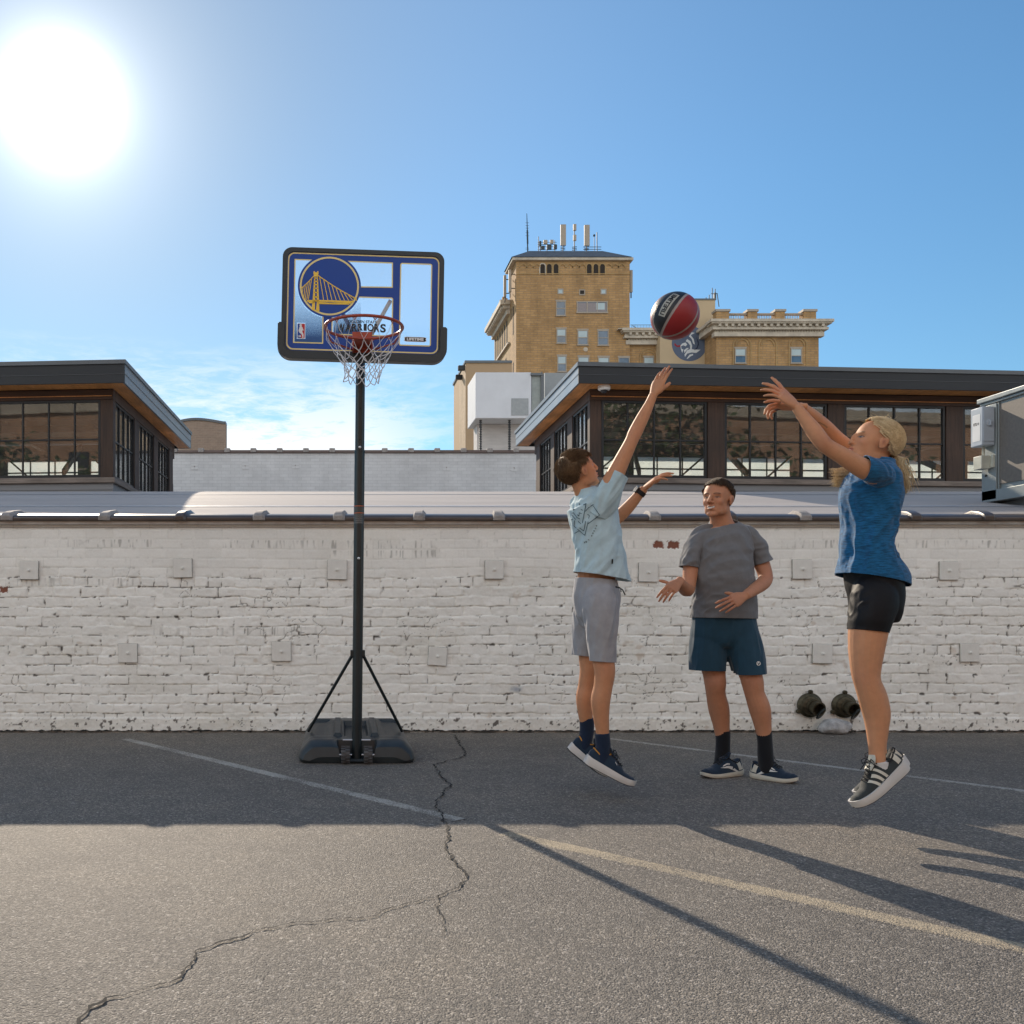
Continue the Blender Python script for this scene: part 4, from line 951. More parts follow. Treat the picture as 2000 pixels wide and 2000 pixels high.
t = thing('whip_antenna', apt(1350, 565), 'pair of short masts with cross bars at the right of the tower roof', 'antenna')
mb = MB(); mb.beam(apt(1332, 570), apt(1332, 380), .05, .05); mb.beam(apt(1366, 570), apt(1363, 325), .08, .08); mb.ellipsoid(apt(1331, 362), (.12, .12, .14), None, 10, 8)
for ay in (497, 525): mb.beam(apt(1200, ay), apt(1415, ay), .05, .05)
obj('mast', mb, M_mast, t, smooth=False)
for (x, y, lab) in ((tx0-.5, D+.8, 'long antenna panel on the left corner of the tower'), (tx0-.75, D+2.4, 'second antenna panel behind the left corner of the tower'), (tx1+.42, D+.9, 'long antenna panel on the right edge of the tower')):
    zt_ = Z(523); t = thing('antenna_panel', (x, y, zt_-2), lab, 'antenna', 'antennas clipped to the tower walls')
    mb = MB(); mb.box(x-.14, x+.14, y-.14, y+.14, zt_-2.3, zt_+.05); obj('panel', mb, M_ant, t, bevel=.03)
    mb = MB(); s_ = 1 if x < tx0 else -1
    for z in (zt_-1.9, zt_-.4): mb.beam((x, y, z), (x+s_*.6, y, z), .08, .08)
    mb.beam((x, y, zt_-2.3), (x, y, zt_-2.9), .1, .1); obj('bracket', mb, M_mast, t, smooth=False)
t = thing('whip_antenna', P(1392, 586, D), 'small mast cluster on the beige stack behind the ball', 'antenna')
mb = MB(); q = lambda ax, ay: Vector(((1220+ax/4.6-650)/F*(D+1), D+1, 1+(1190-(540+ay/4.6))/F*(D+1)))
for ax, a, b in ((731, 210, 188), (759, 210, 165), (787, 210, 103), (813, 210, 112)): mb.beam(q(ax, a), q(ax, b), .07, .07)
mb.beam(q(830, 150), q(848, 272), .07, .07); mb.beam(q(775, 155), q(835, 155), .05, .05); mb.box(q(800, 0).x, q(815, 0).x, D+.8, D+1.1, q(0, 205).z, q(0, 150).z)
obj('mast', mb, M_mast, t, smooth=False)
# ================================================================== street behind the camera (mirrored in the windows)
M_red = brickmat('orange street brick', (.50, .27, .16), (.44, .23, .13), (.40, .30, .22), .3, .10, .12, .015, .2)
t = thing('brick_apartments', (3, -22, 0), 'orange brick apartment block across the car park', 'building')
mb = MB(); mb.box(-30, 60, -31, -22, 0, 12); obj('wall', mb, M_red, t, smooth=False)
mb = MB(); mb.box(-30.3, 60.3, -31, -21.7, 12, 12.6); obj('cornice', mb, M_stone, t, smooth=False)
M_dg = mat('dark window', (.03, .035, .04), .1, bstr=0)
for r_ in range(3):
    for i in range(22):
        x = -20+i*3.6; z = 1.6+r_*3.2; mb = MB(); mb.box(x-.6, x+.6, -22.0, -21.97, z-.1, z+1.8); o = obj('window', mb, M_dg, t, smooth=False)
        mb = MB(); mb.box(x-.75, x+.75, -22, -21.88, z-.3, z-.1); mb.box(x-.6, x+.6, -21.965, -21.94, z+.8, z+.88); obj('sill', mb, M_stone, o, smooth=False)
M_bark = mat('grey brown bark', (.11, .085, .065), .9, var=.3, scale=6, stretch=(1, 1, .2), bstr=.6, bdist=.02)
M_leaf = mat('green leaves', (.07, .11, .03), .6, var=.35, scale=1.5)
def tree(x, y, h, sd, lab):
    r = random.Random(sd); t = thing('street_tree', (x, y, 0), lab, 'tree', 'trees across the car park')
    mb = MB(); top = Vector((x+.2, y, h*.55)); mb.tube([(x, y, 0), (x+.1, y, h*.3), top], [.22, .17, .10], 10); cl = []
    for k in range(9):
        a = r.random()*6.28; e = Vector((x+math.cos(a)*(1.4+r.random()*2.4), y+math.sin(a)*(1.4+r.random()*2.4), h*(.5+.42*r.random())))
        mb.tube([Vector((x+.1, y, h*(.3+.2*r.random()))), (top+e)/2+Vector((0, 0, .3)), e], [.09, .06, .02], 6); cl += [e, (top+e)/2+Vector((0, 0, .4))]
    obj('trunk', mb, M_bark, t)
    mb = MB(); vs = []; fs = []
    for c in cl:
        for k in range(190):
            p = c+Vector((r.gauss(0, .75), r.gauss(0, .75), r.gauss(0, .55))); a = Vector((r.gauss(0, 1), r.gauss(0, 1), r.gauss(0, .6))).normalized(); b = a.cross(Vector((r.random(), r.random(), 1))).normalized(); s = .13+.08*r.random(); o = len(vs)
            vs += [p-a*s, p-b*s*.6, p+a*s, p+b*s*.6]; fs.append((o, o+1, o+2, o+3))
    mb.v = vs; mb.f = fs; mb.mi = [0]*len(fs); obj('crown', mb, M_leaf, t, smooth=False, flip=False)
tree(11.5, -9, 11, 1, 'leafy street tree nearest the middle of the car park'); tree(17.0, -10, 11.5, 2, 'leafy street tree facing the right pavilion'); tree(24, -9, 9, 3, 'leafy street tree farthest right across the car park'); tree(-17, -11, 8.5, 4, 'leafy street tree farthest left across the car park')
# ================================================================== portable hoop
M_black = mat('black powder coated steel', (.022, .030, .034), .36, .35, var=.15, scale=6, bscale=80, bstr=.06, coat=.15)
M_poly = mat('black moulded plastic', (.026, .034, .038), .42, var=.12, scale=7, bscale=120, bstr=.12)
M_blue = mat('royal blue printed panel', (.007, .060, .33), .4, var=.04, bstr=0, spec=.4)
M_yel = mat('golden yellow ink', (.88, .72, .30), .4, var=.05, bstr=0)
M_yel2 = mat('bright yellow ink', (.95, .62, .07), .4, var=.04, bstr=0)
M_ink = mat('black ink', (.008, .008, .010), .4, bstr=0)
M_wink = mat('white ink', (.80, .80, .82), .45, var=.03, bstr=0)
M_redi = mat('red ink', (.55, .02, .03), .4, var=.03, bstr=0)
M_rim = mat('orange red painted steel rim', (.38, .060, .030), .38, .1, var=.2, scale=12, coat=.2)
M_net = mat('white nylon net cord', (.72, .72, .74), .7, var=.08, scale=60)
M_zinc = mat('bright zinc hardware', (.65, .65, .66), .3, .8)
hp = Vector((P(696.5, 1490, 6.17).x, 6.17, 0))
hoop = thing('basketball_hoop', hp, 'portable basketball hoop with blue and yellow backboard on a black pole', 'basketball hoop')
ptop = P(704.5, 672, 6.17); lean = lambda z: hp+(ptop-hp)*(z/ptop.z)
mb = MB(); mb.tube([lean(.03), lean(.6), lean(2.02)], .0335, 28); obj('lower_pole', mb, M_black, hoop)
mb = MB(); mb.tube([lean(2.0), lean(2.70)], .0305, 28); mb.tube([lean(2.02), lean(2.035)], .0352, 28); obj('upper_pole', mb, M_black, hoop)
mb = MB()
for z in (2.10, 2.30): q = lean(z); mb.tube([q+Vector((0, -.028, 0)), q+Vector((0, -.0345, 0))], .0045, 10)
obj('adjustment_hole', mb, M_hole, hoop)
for z in (2.05, 1.33):
    q = lean(z); mb = MB(); mb.lathe([(.009, 0), (.009, .003), (.006, .006), (.001, .007)], 12, lambda v: q+Vector((v.x, -.033-v.z, v.y))); obj('bolt', mb, M_zinc, hoop)
def ringstrip(mb, z0, z1, a0, a1, r, n=14):
    vs = []
    for k in range(n+1):
        a = math.radians(a0+(a1-a0)*k/n)
        for z in (z0, z1): q = lean(z); vs.append(q+Vector((r*math.cos(a), r*math.sin(a), 0)))
    mb.add(vs, [(2*k, 2*k+2, 2*k+3, 2*k+1) for k in range(n)])
mb = MB(); ringstrip(mb, 1.555, 1.665, -175, -20, .0342); lb = obj('warning_label', mb, mat('smoky label film', (.055, .06, .062), .35), hoop, flip=False)
mb = MB()
for z in (1.668, 1.623): ringstrip(mb, z, z+.004, -175, -5, .0346)
obj('label_stripe', mb, mat('orange label print', (.65, .14, .05), .5), lb, flip=False)
mb = MB(); r_ = random.Random(3)
for k in range(11):
    z = 1.60-.0; a0 = -150+k*9
    for j in range(5):
        zz = 1.558+j*.012+r_.random()*.003; ringstrip(mb, zz, zz+.006, a0, a0+5, .0346, 2)
obj('label_print', mb, mat('grey label print', (.22, .22, .22), .5), lb, flip=False)
# base tank: height field over a rounded plan
def base_h(u, v):      # u -.5..+.5 across, v 0 front..1 back
    au = abs(u)
    h = .135+.075*min(1, max(0, (v-.15)/.6))
    lobe = 1-min(1, max(0, (abs(au-.31)-.10)/.05)); fr = 1-min(1, max(0, (v-.22)/.05))
    h += .012*lobe*fr
    if .13 < au < .2 and .25 < v < .75: h += .022
    if au > .22 and .3 < v < .8: h -= .02*min(1, (au-.22)/.05)
    if au < .10 and .28 < v < .7: h -= .035
    if v > .88: h -= .05*(v-.88)/.12+.012*abs(math.sin(u*18))
    e = max(0, (au-.36)/.14); h *= (1-.55*e*e)
    if v < .12: h *= .55+.45*(v/.12)**.5
    return h
NU, NV = 64, 56; Vs = []; Fs = []
W0, W1, LB_ = .385, .362, .86
def bpos(u, v):
    w_ = W0+(W1-W0)*v
    k = 1
    for q, rr in ((v, .10), (1-v, .16)):
        if q < rr: k = min(k, .80+.20*math.sin(math.acos(1-q/rr)))
    return Vector((hp.x+.002+u*2*w_*k, hp.y-.045+v*LB_, 0))
def inn(u, v): return abs(u) < .165 and v < .15
top = {}; bot = {}
mb = MB()
for j in range(NV+1):
    for i in range(NU+1):
        u, v = i/NU-.5, j/NV; p = bpos(u, v); h = base_h(u, v)
        edge = i in (0, NU) or j in (0, NV)
        if inn(u, v): h = .03
        top[i, j] = len(mb.v); mb.v.append(p+Vector((0, 0, (h*.55 if edge else h))))
for j in range(NV+1):
    for i in range(NU+1):
        if i in (0, NU) or j in (0, NV):
            u, v = i/NU-.5, j/NV; p = bpos(u, v); c = Vector((hp.x, hp.y+.4, 0)); bot[i, j] = len(mb.v); mb.v.append(c+(p-c)*.97+Vector((0, 0, .004)))
for j in range(NV):
    for i in range(NU): mb.f.append([top[i, j], top[i+1, j], top[i+1, j+1], top[i, j+1]])
ring = [(i, 0) for i in range(NU)]+[(NU, j) for j in range(NV)]+[(i, NV) for i in range(NU, 0, -1)]+[(0, j) for j in range(NV, 0, -1)]
for a, b in zip(ring, ring[1:]+ring[:1]): mb.f.append([top[a], bot[a], bot[b], top[b]])
mb.f.append([bot[a] for a in ring]); mb.mi = [0]*len(mb.f)
obj('base_tank', mb, M_poly, hoop, angle=28)
for s in (-1, 1):
    x = hp.x+s*.073; q = Vector((x, hp.y-.035, .058)); mb = MB()
    mb.lathe([(.012, -.028), (.046, -.028), (.050, -.022), (.050, .022), (.046, .028), (.012, .028)], 24, lambda v: q+Vector((v.z, v.x, v.y)))
    for k in range(14):
        a = k*math.pi*2/14+(.1 if s > 0 else 0)
        for sg in (-1, 1):
            aa = a+(.22 if sg > 0 else 0); c = q+Vector((sg*.014, .0515*math.cos(aa), .0515*math.sin(aa)))
            mb.beam(c+Vector((-.013, 0, 0)), c+Vector((.013, 0, 0)), .006, .012, Vector((0, math.sin(aa), -math.cos(aa))).cross(Vector((1, 0, 0))))
    wo = obj('wheel', mb, mat('dark grey wheel plastic', (.075, .075, .078), .55), hoop)
    mb = MB(); mb.tube([(x-.042, q.y, q.z), (x+.042, q.y, q.z)], .006, 10); obj('axle', mb, M_zinc, wo)
mb = MB(); mb.tube([(hp.x-.09, hp.y-.01, .150), (hp.x+.09, hp.y-.01, .150)], .0055, 10); obj('axle_rod', mb, M_zinc, hoop)
for s in (-1, 1):
    mb = MB(); a = lean(.70)+Vector((s*.036, 0, 0)); b = Vector((hp.x+s*.325, hp.y+.40, .155)); mb.tube([a+Vector((-s*.01, 0, .02)), a, b], .0105, 12)
    br = obj('brace', mb, M_black, hoop)
    mb = MB(); mb.box(a.x-.012, a.x+.012, a.y-.02, a.y+.02, a.z-.01, a.z+.035); obj('bracket', mb, M_black, br, bevel=.003)
# ---------------- backboard, drawn straight then rolled
BD = 5.95; BS = F/BD; RO = math.radians(-1.25)
bc = P(500+965/4.6, 440+715/4.6, BD)
def inv(X_, Y_):
    u = (X_-965)/4.6/BS; w_ = (715-Y_)/4.6/BS; c, s = math.cos(-RO), math.sin(-RO); return (c*u-s*w_, s*u+c*w_)
Rb = Matrix.Rotation(math.radians(2.0), 3, 'Z') @ Matrix.Rotation(-RO, 3, 'Y') @ Matrix.Rotation(math.radians(-1.5), 3, 'X')
def TB(k): return lambda p: bc+Rb @ Vector((p[0], -k-(p[2] if len(p) > 2 else 0), p[1]))
def rr_(a, b, r, rb=None):
    (x0, y1), (x1, y0) = inv(*a), inv(*b); return rrect(x0, y0, x1, y1, r, 8, rb)
U_ = 1/4.6/BS
bb = thing('x', (0, 0, 0), '', ''); bpy.data.objects.remove(bb)
outer = rr_((243, 197), (1678, 1226), 85*U_); inner = rr_((284, 236), (1640, 1160), 62*U_)
mb = MB(); mb.flat([outer, inner[::-1]], TB(.0)); n0 = len(outer); n1 = len(inner)
mb.flat([outer, inner[::-1]], TB(-.035))
for loop, sg in ((outer, 1), (inner, -1)):
    o = len(mb.v); n = len(loop); mb.v += [TB(.0)(p) for p in loop]+[TB(-.035)(p) for p in loop]
    for i in range(n): mb.f.append([o+i, o+(i+1) % n, o+n+(i+1) % n, o+n+i]); mb.mi.append(0)
bm_ = obj('backboard', mb, M_poly, hoop, angle=50)
(lx, ly), (rx, ry) = inv(190, 1222), inv(1712, 1226)
yt = inv(960, 900)[1]; ix0, iy0 = inv(252, 1172)[0]-.002, inv(960, 1163)[1]; ix1 = inv(1652, 1160)[0]
y0 = (ly+ry)/2; r = 125*U_; pad = []
def arc(cx, cy, r, a0, a1, n=8): return [(cx+r*math.cos(math.radians(a0+(a1-a0)*k/n)), cy+r*math.sin(math.radians(a0+(a1-a0)*k/n))) for k in range(n+1)]
pad = [(ix0, yt)]+[(lx+.01, yt), (lx, yt-.01)]+arc(lx+r, y0+r, r, 180, 270)+arc(rx-r, y0+r, r, 270, 360)+[(rx, yt-.01), (rx-.01, yt), (ix1, yt)]+arc(ix1-.05, iy0+.05, .05, 0, -90)+arc(ix0+.05, iy0+.05, .05, 270, 180)
mb = MB(); ft = TB(.018); n = len(pad)
mb.flat([pad], TB(.018)); mb.flat([pad], TB(-.045)); o = len(mb.v); mb.v += [TB(.018)(p) for p in pad]+[TB(-.045)(p) for p in pad]
for i in range(n): mb.f.append([o+i, o+(i+1) % n, o+n+(i+1) % n, o+n+i]); mb.mi.append(0)
me = mb.mesh('edge_pad'); bm = bmesh.new(); bm.from_mesh(me); bmesh.ops.remove_doubles(bm, verts=bm.verts, dist=.0004); bm.to_mesh(me); bm.free()
link('edge_pad', me, M_poly, bm_, angle=50, bevel=.007)
# clear sheet with halftone
m = bpy.data.materials.new('clear acrylic sheet'); m.use_nodes = True; nt = m.node_tree; nt.nodes.clear(); M_acr = m
out = N(nt, 'ShaderNodeOutputMaterial'); tr = N(nt, 'ShaderNodeBsdfTransparent'); tr.inputs[0].default_value = (.93, .95, .97, 1); gls = N(nt, 'ShaderNodeBsdfGlossy'); gls.inputs['Roughness'].default_value = .06
m1 = N(nt, 'ShaderNodeMixShader'); m1.inputs[0].default_value = .05; L(nt, tr.outputs[0], m1.inputs[1]); L(nt, gls.outputs[0], m1.inputs[2])
df = N(nt, 'ShaderNodeBsdfDiffuse'); df.inputs[0].default_value = (.85, .85, .87, 1); tl_ = N(nt, 'ShaderNodeBsdfTranslucent'); tl_.inputs[0].default_value = (.85, .85, .87, 1); dd_ = N(nt, 'ShaderNodeMixShader'); dd_.inputs[0].default_value = .5; L(nt, df.outputs[0], dd_.inputs[1]); L(nt, tl_.outputs[0], dd_.inputs[2])
tcx = N(nt, 'ShaderNodeTexCoord'); vo = noise(nt, 9, 6, .75, tcx.outputs['Object']); sm = ramp(nt, vo, [(.62, .02), (.76, .22)]).outputs[0]
m2 = N(nt, 'ShaderNodeMixShader'); L(nt, sm, m2.inputs[0]); L(nt, m1.outputs[0], m2.inputs[1]); L(nt, dd_.outputs[0], m2.inputs[2]); L(nt, m2.outputs[0], out.inputs[0])
mb = MB(); mb.flat([inner], TB(-.012)); sh = obj('clear_sheet', mb, M_acr, bm_, smooth=False, flip=False)
def decal(name, loops_list, k, m_, parent=sh):
    mb = MB()
    for loops in loops_list: mb.flat(loops, TB(k))
    return obj(name, mb, m_, parent, smooth=False, flip=False)
pts = lambda L_: [inv(*p) for p in L_]
holeA = pts([(352, 307), (1228, 328), (1226, 548), (605, 548), (598, 1062), (338, 1057)]); holeB = rr_((1305, 330), (1568, 1078), 14*U_); holeC = rr_((690, 636), (1222, 992), 12*U_)
blue_in = rr_((290, 242), (1636, 1150), 58*U_); blue_out = rr_((282, 234), (1642, 1162), 62*U_)
decal('blue_print', [[blue_out, holeA[::-1], holeB[::-1], holeC[::-1]]], -.008, M_blue)
def outline(loop, w):     # band just inside/outside a loop
    c = Vector((sum(p[0] for p in loop)/len(loop), sum(p[1] for p in loop)/len(loop))); out = []; n = len(loop)
    A = [Vector(p) for p in loop]; area = sum(A[i].x*A[(i+1) % n].y-A[(i+1) % n].x*A[i].y for i in range(n)); sg = 1 if area > 0 else -1
    for i in range(n):
        d1 = (A[i]-A[i-1]); d2 = (A[(i+1) % n]-A[i]); 
        if d1.length < 1e-6: d1 = d2
        if d2.length < 1e-6: d2 = d1
        d1.normalize(); d2.normalize(); nrm = Vector((d1.y+d2.y, -(d1.x+d2.x)))*sg; nrm.normalize(); k = 1/max(.5, nrm.dot(Vector((d1.y, -d1.x))*sg)); out.append(tuple(A[i]+nrm*w*k))
    return out
ow = 9*U_
bands = []
for hl in (holeA, holeB, holeC): bands.append([outline(hl, ow*.6), outline(hl, -ow*.55)[::-1]] )
bands.append([outline(blue_in, 1*U_), rr_((301, 253), (1626, 1139), 52*U_)[::-1]])
decal('yellow_outline', bands, -.0072, M_yel)
cx, cy = inv(660, 545)
decal('emblem_disc', [[circ(cx, cy, 284*U_, 72)]], -.0060, M_blue)
decal('emblem_ring', [[circ(cx, cy, 266*U_, 72), circ(cx, cy, 250*U_, 72)[::-1]]], -.0052, M_yel)
# bridge
Bq = []
def seg(a, b, w0, w1=None):
    w1 = w0 if w1 is None else w1; A = Vector(a); B = Vector(b); t = (B-A).normalized(); nn = Vector((-t.y, t.x)); return [tuple(A+nn*w0/2), tuple(A-nn*w0/2), tuple(B-nn*w1/2), tuple(B+nn*w1/2)]
quads = [[(516, 430), (519, 412), (528, 412), (530, 422), (548, 422), (551, 412), (560, 412), (562, 430), (556, 462), (522, 462)],
 [(524, 455), (533, 455), (531, 700), (528, 775), (499, 762), (508, 690)], [(548, 455), (556, 455), (570, 770), (566, 776), (538, 776), (546, 700)]]
for y, h in ((470, 10), (500, 9), (530, 9), (562, 9), (600, 10), (640, 12), (675, 14)): quads.append([(524, y), (556, y), (556+2, y+h), (522, y+h)])
quads += [[(455, 676), (530, 672), (885, 678), (874, 692), (530, 688), (462, 692)], [(545, 698), (860, 690), (850, 704), (560, 706)], [(560, 690), (838, 706), (838, 712), (560, 710)], [(470, 688), (530, 686), (530, 702), (478, 704)]]
def cable(f0, f1, x): pass
R1 = lambda x: 452+(x-560)*(660-452)/(905-560)-28*math.sin(math.pi*(x-560)/345)*-1*.35
L1 = lambda x: 455+(520-x)*(570-455)/(520-405)+6*math.sin(math.pi*(520-x)/115)
pr_ = [R1(560+i*345/16) for i in range(17)]
quads.append([(560+i*345/16, pr_[i]-5) for i in range(17)]+[(560+i*345/16, pr_[i]+5) for i in range(16, -1, -1)])
quads.append([(520-i*115/8, L1(520-i*115/8)-5) for i in range(9)]+[(520-i*115/8, L1(520-i*115/8)+5) for i in range(8, -1, -1)])
for k in range(9):
    x = 572+k*36; quads.append(seg((x, R1(x)), (x+36+k*1.5, 674), 6))
for x in (500, 482, 462, 443, 424): quads.append(seg((x, L1(x)), (x-30+(500-x)*.25, 672 if x > 430 else 640), 6))
decal('bridge_emblem', [[pts(q)] for q in quads], -.0044, M_yel2)
# halftone dots
mb = MB(); (hx0, hy0), (hx1, hy1) = inv(352, 1050), inv(590, 640)
def dots(mb, xa, xb, ya, yb, ymid):
    s = 11.5; j = 0; Y_ = yb
    while Y_ > ya:
        X_ = xa+(s/2 if j % 2 else 0); f = (Y_-ya)/(yb-ya)
        while X_ < xb:
            if (X_-660)**2+(Y_-545)**2 > 290**2 and not (368 < X_ < 444 and 880 < Y_ < 1025):
                r = 6.2*(.3+.7*f); q = [inv(X_+r*math.cos(a), Y_+r*math.sin(a)) for a in (0, 1.57, 3.14, 4.71)]
                mb.add([TB(-.0092)(p) for p in q], [(0, 1, 2, 3)])
            X_ += s
        Y_ -= s/2*1.0; j += 1
dots(mb, 348, 596, 590, 1054, 0); dots(mb, 698, 940, 690, 985, 0)
obj('halftone_print', mb, mat('halftone blue ink', (.02, .10, .30), .4, bstr=0), sh, smooth=False, flip=False)
# league badge: blue and red halves with a white figure
bx = lambda a, b, c, d_: [pts([(a, b), (c, b), (c, d_), (a, d_)])]
decal('badge_border', [[rr_((371, 884), (441, 1024), 10*U_)]], -.0066, M_wink)
decal('badge_blue', [[rr_((376, 889), (408, 1019), 6*U_)]], -.0060, M_blue); decal('badge_red', [[rr_((404, 889), (436, 1019), 6*U_)]], -.0059, M_redi)
decal('badge_figure', [[pts([(398, 892), (408, 890), (412, 902), (410, 912), (418, 922), (424, 940), (430, 946), (426, 952), (418, 948), (416, 962), (424, 976), (428, 990), (426, 1018), (416, 1018), (416, 994), (404, 980), (392, 972), (382, 954), (388, 930), (394, 914), (390, 900)])]], -.0050, M_wink)
mb = MB(); RT = lambda cx_, cy_, k: (lambda p: TB(k)((inv(cx_, cy_)[0]+p.x, inv(cx_, cy_)[1]+p.y))); text_mb(mb, 'NBA', 26*U_, 18*U_, RT(394, 1002, -.0042), .03); obj('badge_lettering', mb, M_wink, sh, smooth=False, flip=False)
mb = MB(); text_mb(mb, 'GOLDEN STATE', 262*U_, 27*U_, RT(958, 866, -.0042), .03); obj('team_lettering', mb, M_ink, sh, smooth=False, flip=False)
mb = MB(); word = 'WARRIORS'; ws = [74, 58, 54, 52, 34, 62, 54, 56]; x = 726
for ch, w_ in zip(word, ws):
    c = x+w_/2; f = abs(c-952)/225; hh = 62+20*f; cy_ = 915+(f*10)
    text_mb(mb, ch, (w_-5)*U_, hh*U_, RT(c, cy_, -.0042), .035); x += w_
obj('team_lettering', mb, M_ink, sh, smooth=False, flip=False)
decal('maker_label', [[pts([(1330, 1003), (1350, 996), (1515, 1000), (1535, 1006), (1530, 1020), (1535, 1038), (1515, 1046), (1350, 1042), (1330, 1034), (1336, 1018)])]], -.0050, M_wink)
decal('maker_label_field', [[pts([(1336, 1006), (1352, 1000), (1513, 1004), (1529, 1009), (1525, 1021), (1529, 1035), (1513, 1041), (1352, 1037), (1336, 1031), (1341, 1018)])]], -.0042, M_ink)
mb = MB(); text_mb(mb, 'LIFETIME', 152*U_, 26*U_, RT(1432, 1020, -.0034), .05); obj('maker_lettering', mb, M_wink, sh, smooth=False, flip=False)
# struts behind the board
for s in (-1, 1):
    mb = MB(); a = TB(-.03)(inv(935 if s < 0 else 985, 1130)); b = TB(-.05)(inv(720 if s < 0 else 1215, 650)); q = lean(2.45 if s < 0 else 2.45)
    mb.beam(TB(-.055)(inv(900 if s < 0 else 1020, 1000)), b, .022, .03, Vector((0, 1, 0)))
    obj('board_strut', mb, mat('galvanised strut', (.30, .30, .32), .4, .6), hoop, smooth=False)
mb = MB(); q = lean(2.66); mb.beam(q+Vector((0, -.0, 0)), TB(-.04)(inv(960, 1110)), .05, .05); mb.beam(lean(2.66), lean(2.72), .075, .075, Vector((0, 1, 0)))
c1, c2 = TB(-.038)(inv(870, 1140)), TB(-.038)(inv(1050, 1145)); mb.beam(c1, c2, .05, .08, Vector((0, 0, 1))); obj('mounting_bracket', mb, M_black, hoop, bevel=.003)
# rim, bracket and net
RC = P(500+968/4.6, 440+918/4.6, 5.50); RC.x += 0; RR = .2255
NZ = (Matrix.Rotation(math.radians(1.3), 3, 'Y') @ Vector((0, 0, 1)))
Rr = Matrix.Rotation(math.radians(1.3), 3, 'Y'); RP = lambda a, r, z: RC+Rr @ Vector((r*math.cos(a), r*math.sin(a), z))
mb = MB(); mb.tube([RP(2*math.pi*k/64, RR, 0) for k in range(64)], .0088, 12, closed=True); rim = obj('rim', mb, M_rim, hoop)
bk = TB(.02)(inv(952, 1080))
mb = MB(); fx, fz, fy = bk.x, bk.z, bk.y; mb.box(fx-.062, fx+.062, fy-.012, fy+.004, fz-.055, fz+.075)
mb.box(fx-.055, fx+.055, RC.y+RR-.01, fy, RC.z-.006, RC.z+.002); mb.box(fx-.062, fx-.054, fy-.07, fy, fz-.06, RC.z); mb.box(fx+.054, fx+.062, fy-.07, fy, fz-.06, RC.z)
mb.box(fx-.030, fx+.030, fy-.03, fy-.012, fz-.04, fz+.04); obj('rim_bracket', mb, M_rim, rim, bevel=.003)
for s in (-1, 1):
    mb = MB(); mb.tube([RP(math.radians(90-s*82), RR-.0, -.004), RP(math.radians(90-s*50), RR+.02, -.045)+Vector((0, 0, 0)), Vector((fx+s*.05, fy-.02, fz-.045))], .0058, 10); obj('rim_brace', mb, M_rim, rim)
mb = MB()
for k in range(12):
    a = 2*math.pi*(k+.5)/12; c = RP(a, RR-.004, -.014); mb.tube([c+Rr @ Vector((-.01*math.sin(a), .01*math.cos(a), .006)), c+Vector((0, 0, -.006)), c+Rr @ Vector((.01*math.sin(a), -.01*math.cos(a), .006))], .0028, 6)
obj('net_hook', mb, M_rim, rim)
mb = MB(); rg = random.Random(11); NH = 12
lev = [(0.0, .222), (-.105, .180), (-.155, .140), (-.195, .115), (-.235, .102), (-.272, .096), (-.305, .099)]
off = {}
def NP(l, k2):     # k2 in half steps of the 12
    z, r = lev[l]; k2 %= 24; key = (l, k2)
    if key not in off: off[key] = (rg.gauss(0, .004)+(.012*math.sin(k2*1.3+l)), rg.gauss(0, .05), rg.gauss(0, .007))
    o = off[key] if l > 0 else (0, 0, 0); a = 2*math.pi*(k2+1)/24+o[1]*.6
    return RP(a, r+o[0], z-.012+o[2])
for k in range(NH):
    for s in (-1, 1):
        k2 = 2*k; p = NP(0, k2); path = [p+Rr @ Vector((0, 0, .004))]
        q1 = NP(1, k2+s); m_ = (p+q1)/2+(RP(2*math.pi*(k2+1)/24, 1, 0)-RC)*.018; path += [m_, q1]
        cur = k2+s
        for l in range(2, 7):
            cur += s; a_ = path[-1]; b_ = NP(l, cur); path += [(a_+b_)/2+Vector((rg.gauss(0, .002), rg.gauss(0, .002), -.004)), b_]
        mb.tube(path, [.0014]*3+[.0026]*(len(path)-3), 6)
for k in range(24):
    if k % 2 == 0:
        a_, b_ = NP(6, k), NP(6, k+2); 
obj('net', mb, M_net, rim)
# ================================================================== ball
bcen = P(1318, 617, F/383); BR = .119
ball = thing('basketball', bcen, 'red black and silver basketball in the air above the boy\'s raised hand', 'ball')
m, nt, b = newmat('pebbled red black silver rubber'); M_ball = m
a = N(nt, 'ShaderNodeVertexColor', layer_name='Col'); L(nt, a.outputs[0], b.inputs['Base Color']); b.inputs['Roughness'].default_value = .42
vo = N(nt, 'ShaderNodeTexVoronoi'); vo.inputs['Scale'].default_value = 330; L(nt, coord(nt), vo.inputs['Vector']); bump(nt, b, vo.outputs['Distance'], .5, .0012)
bm = bmesh.new(); bmesh.ops.create_icosphere(bm, subdivisions=7, radius=1); me = bpy.data.meshes.new('skin'); bm.to_mesh(me); bm.free()
V = np.array([v.co for v in me.vertices])
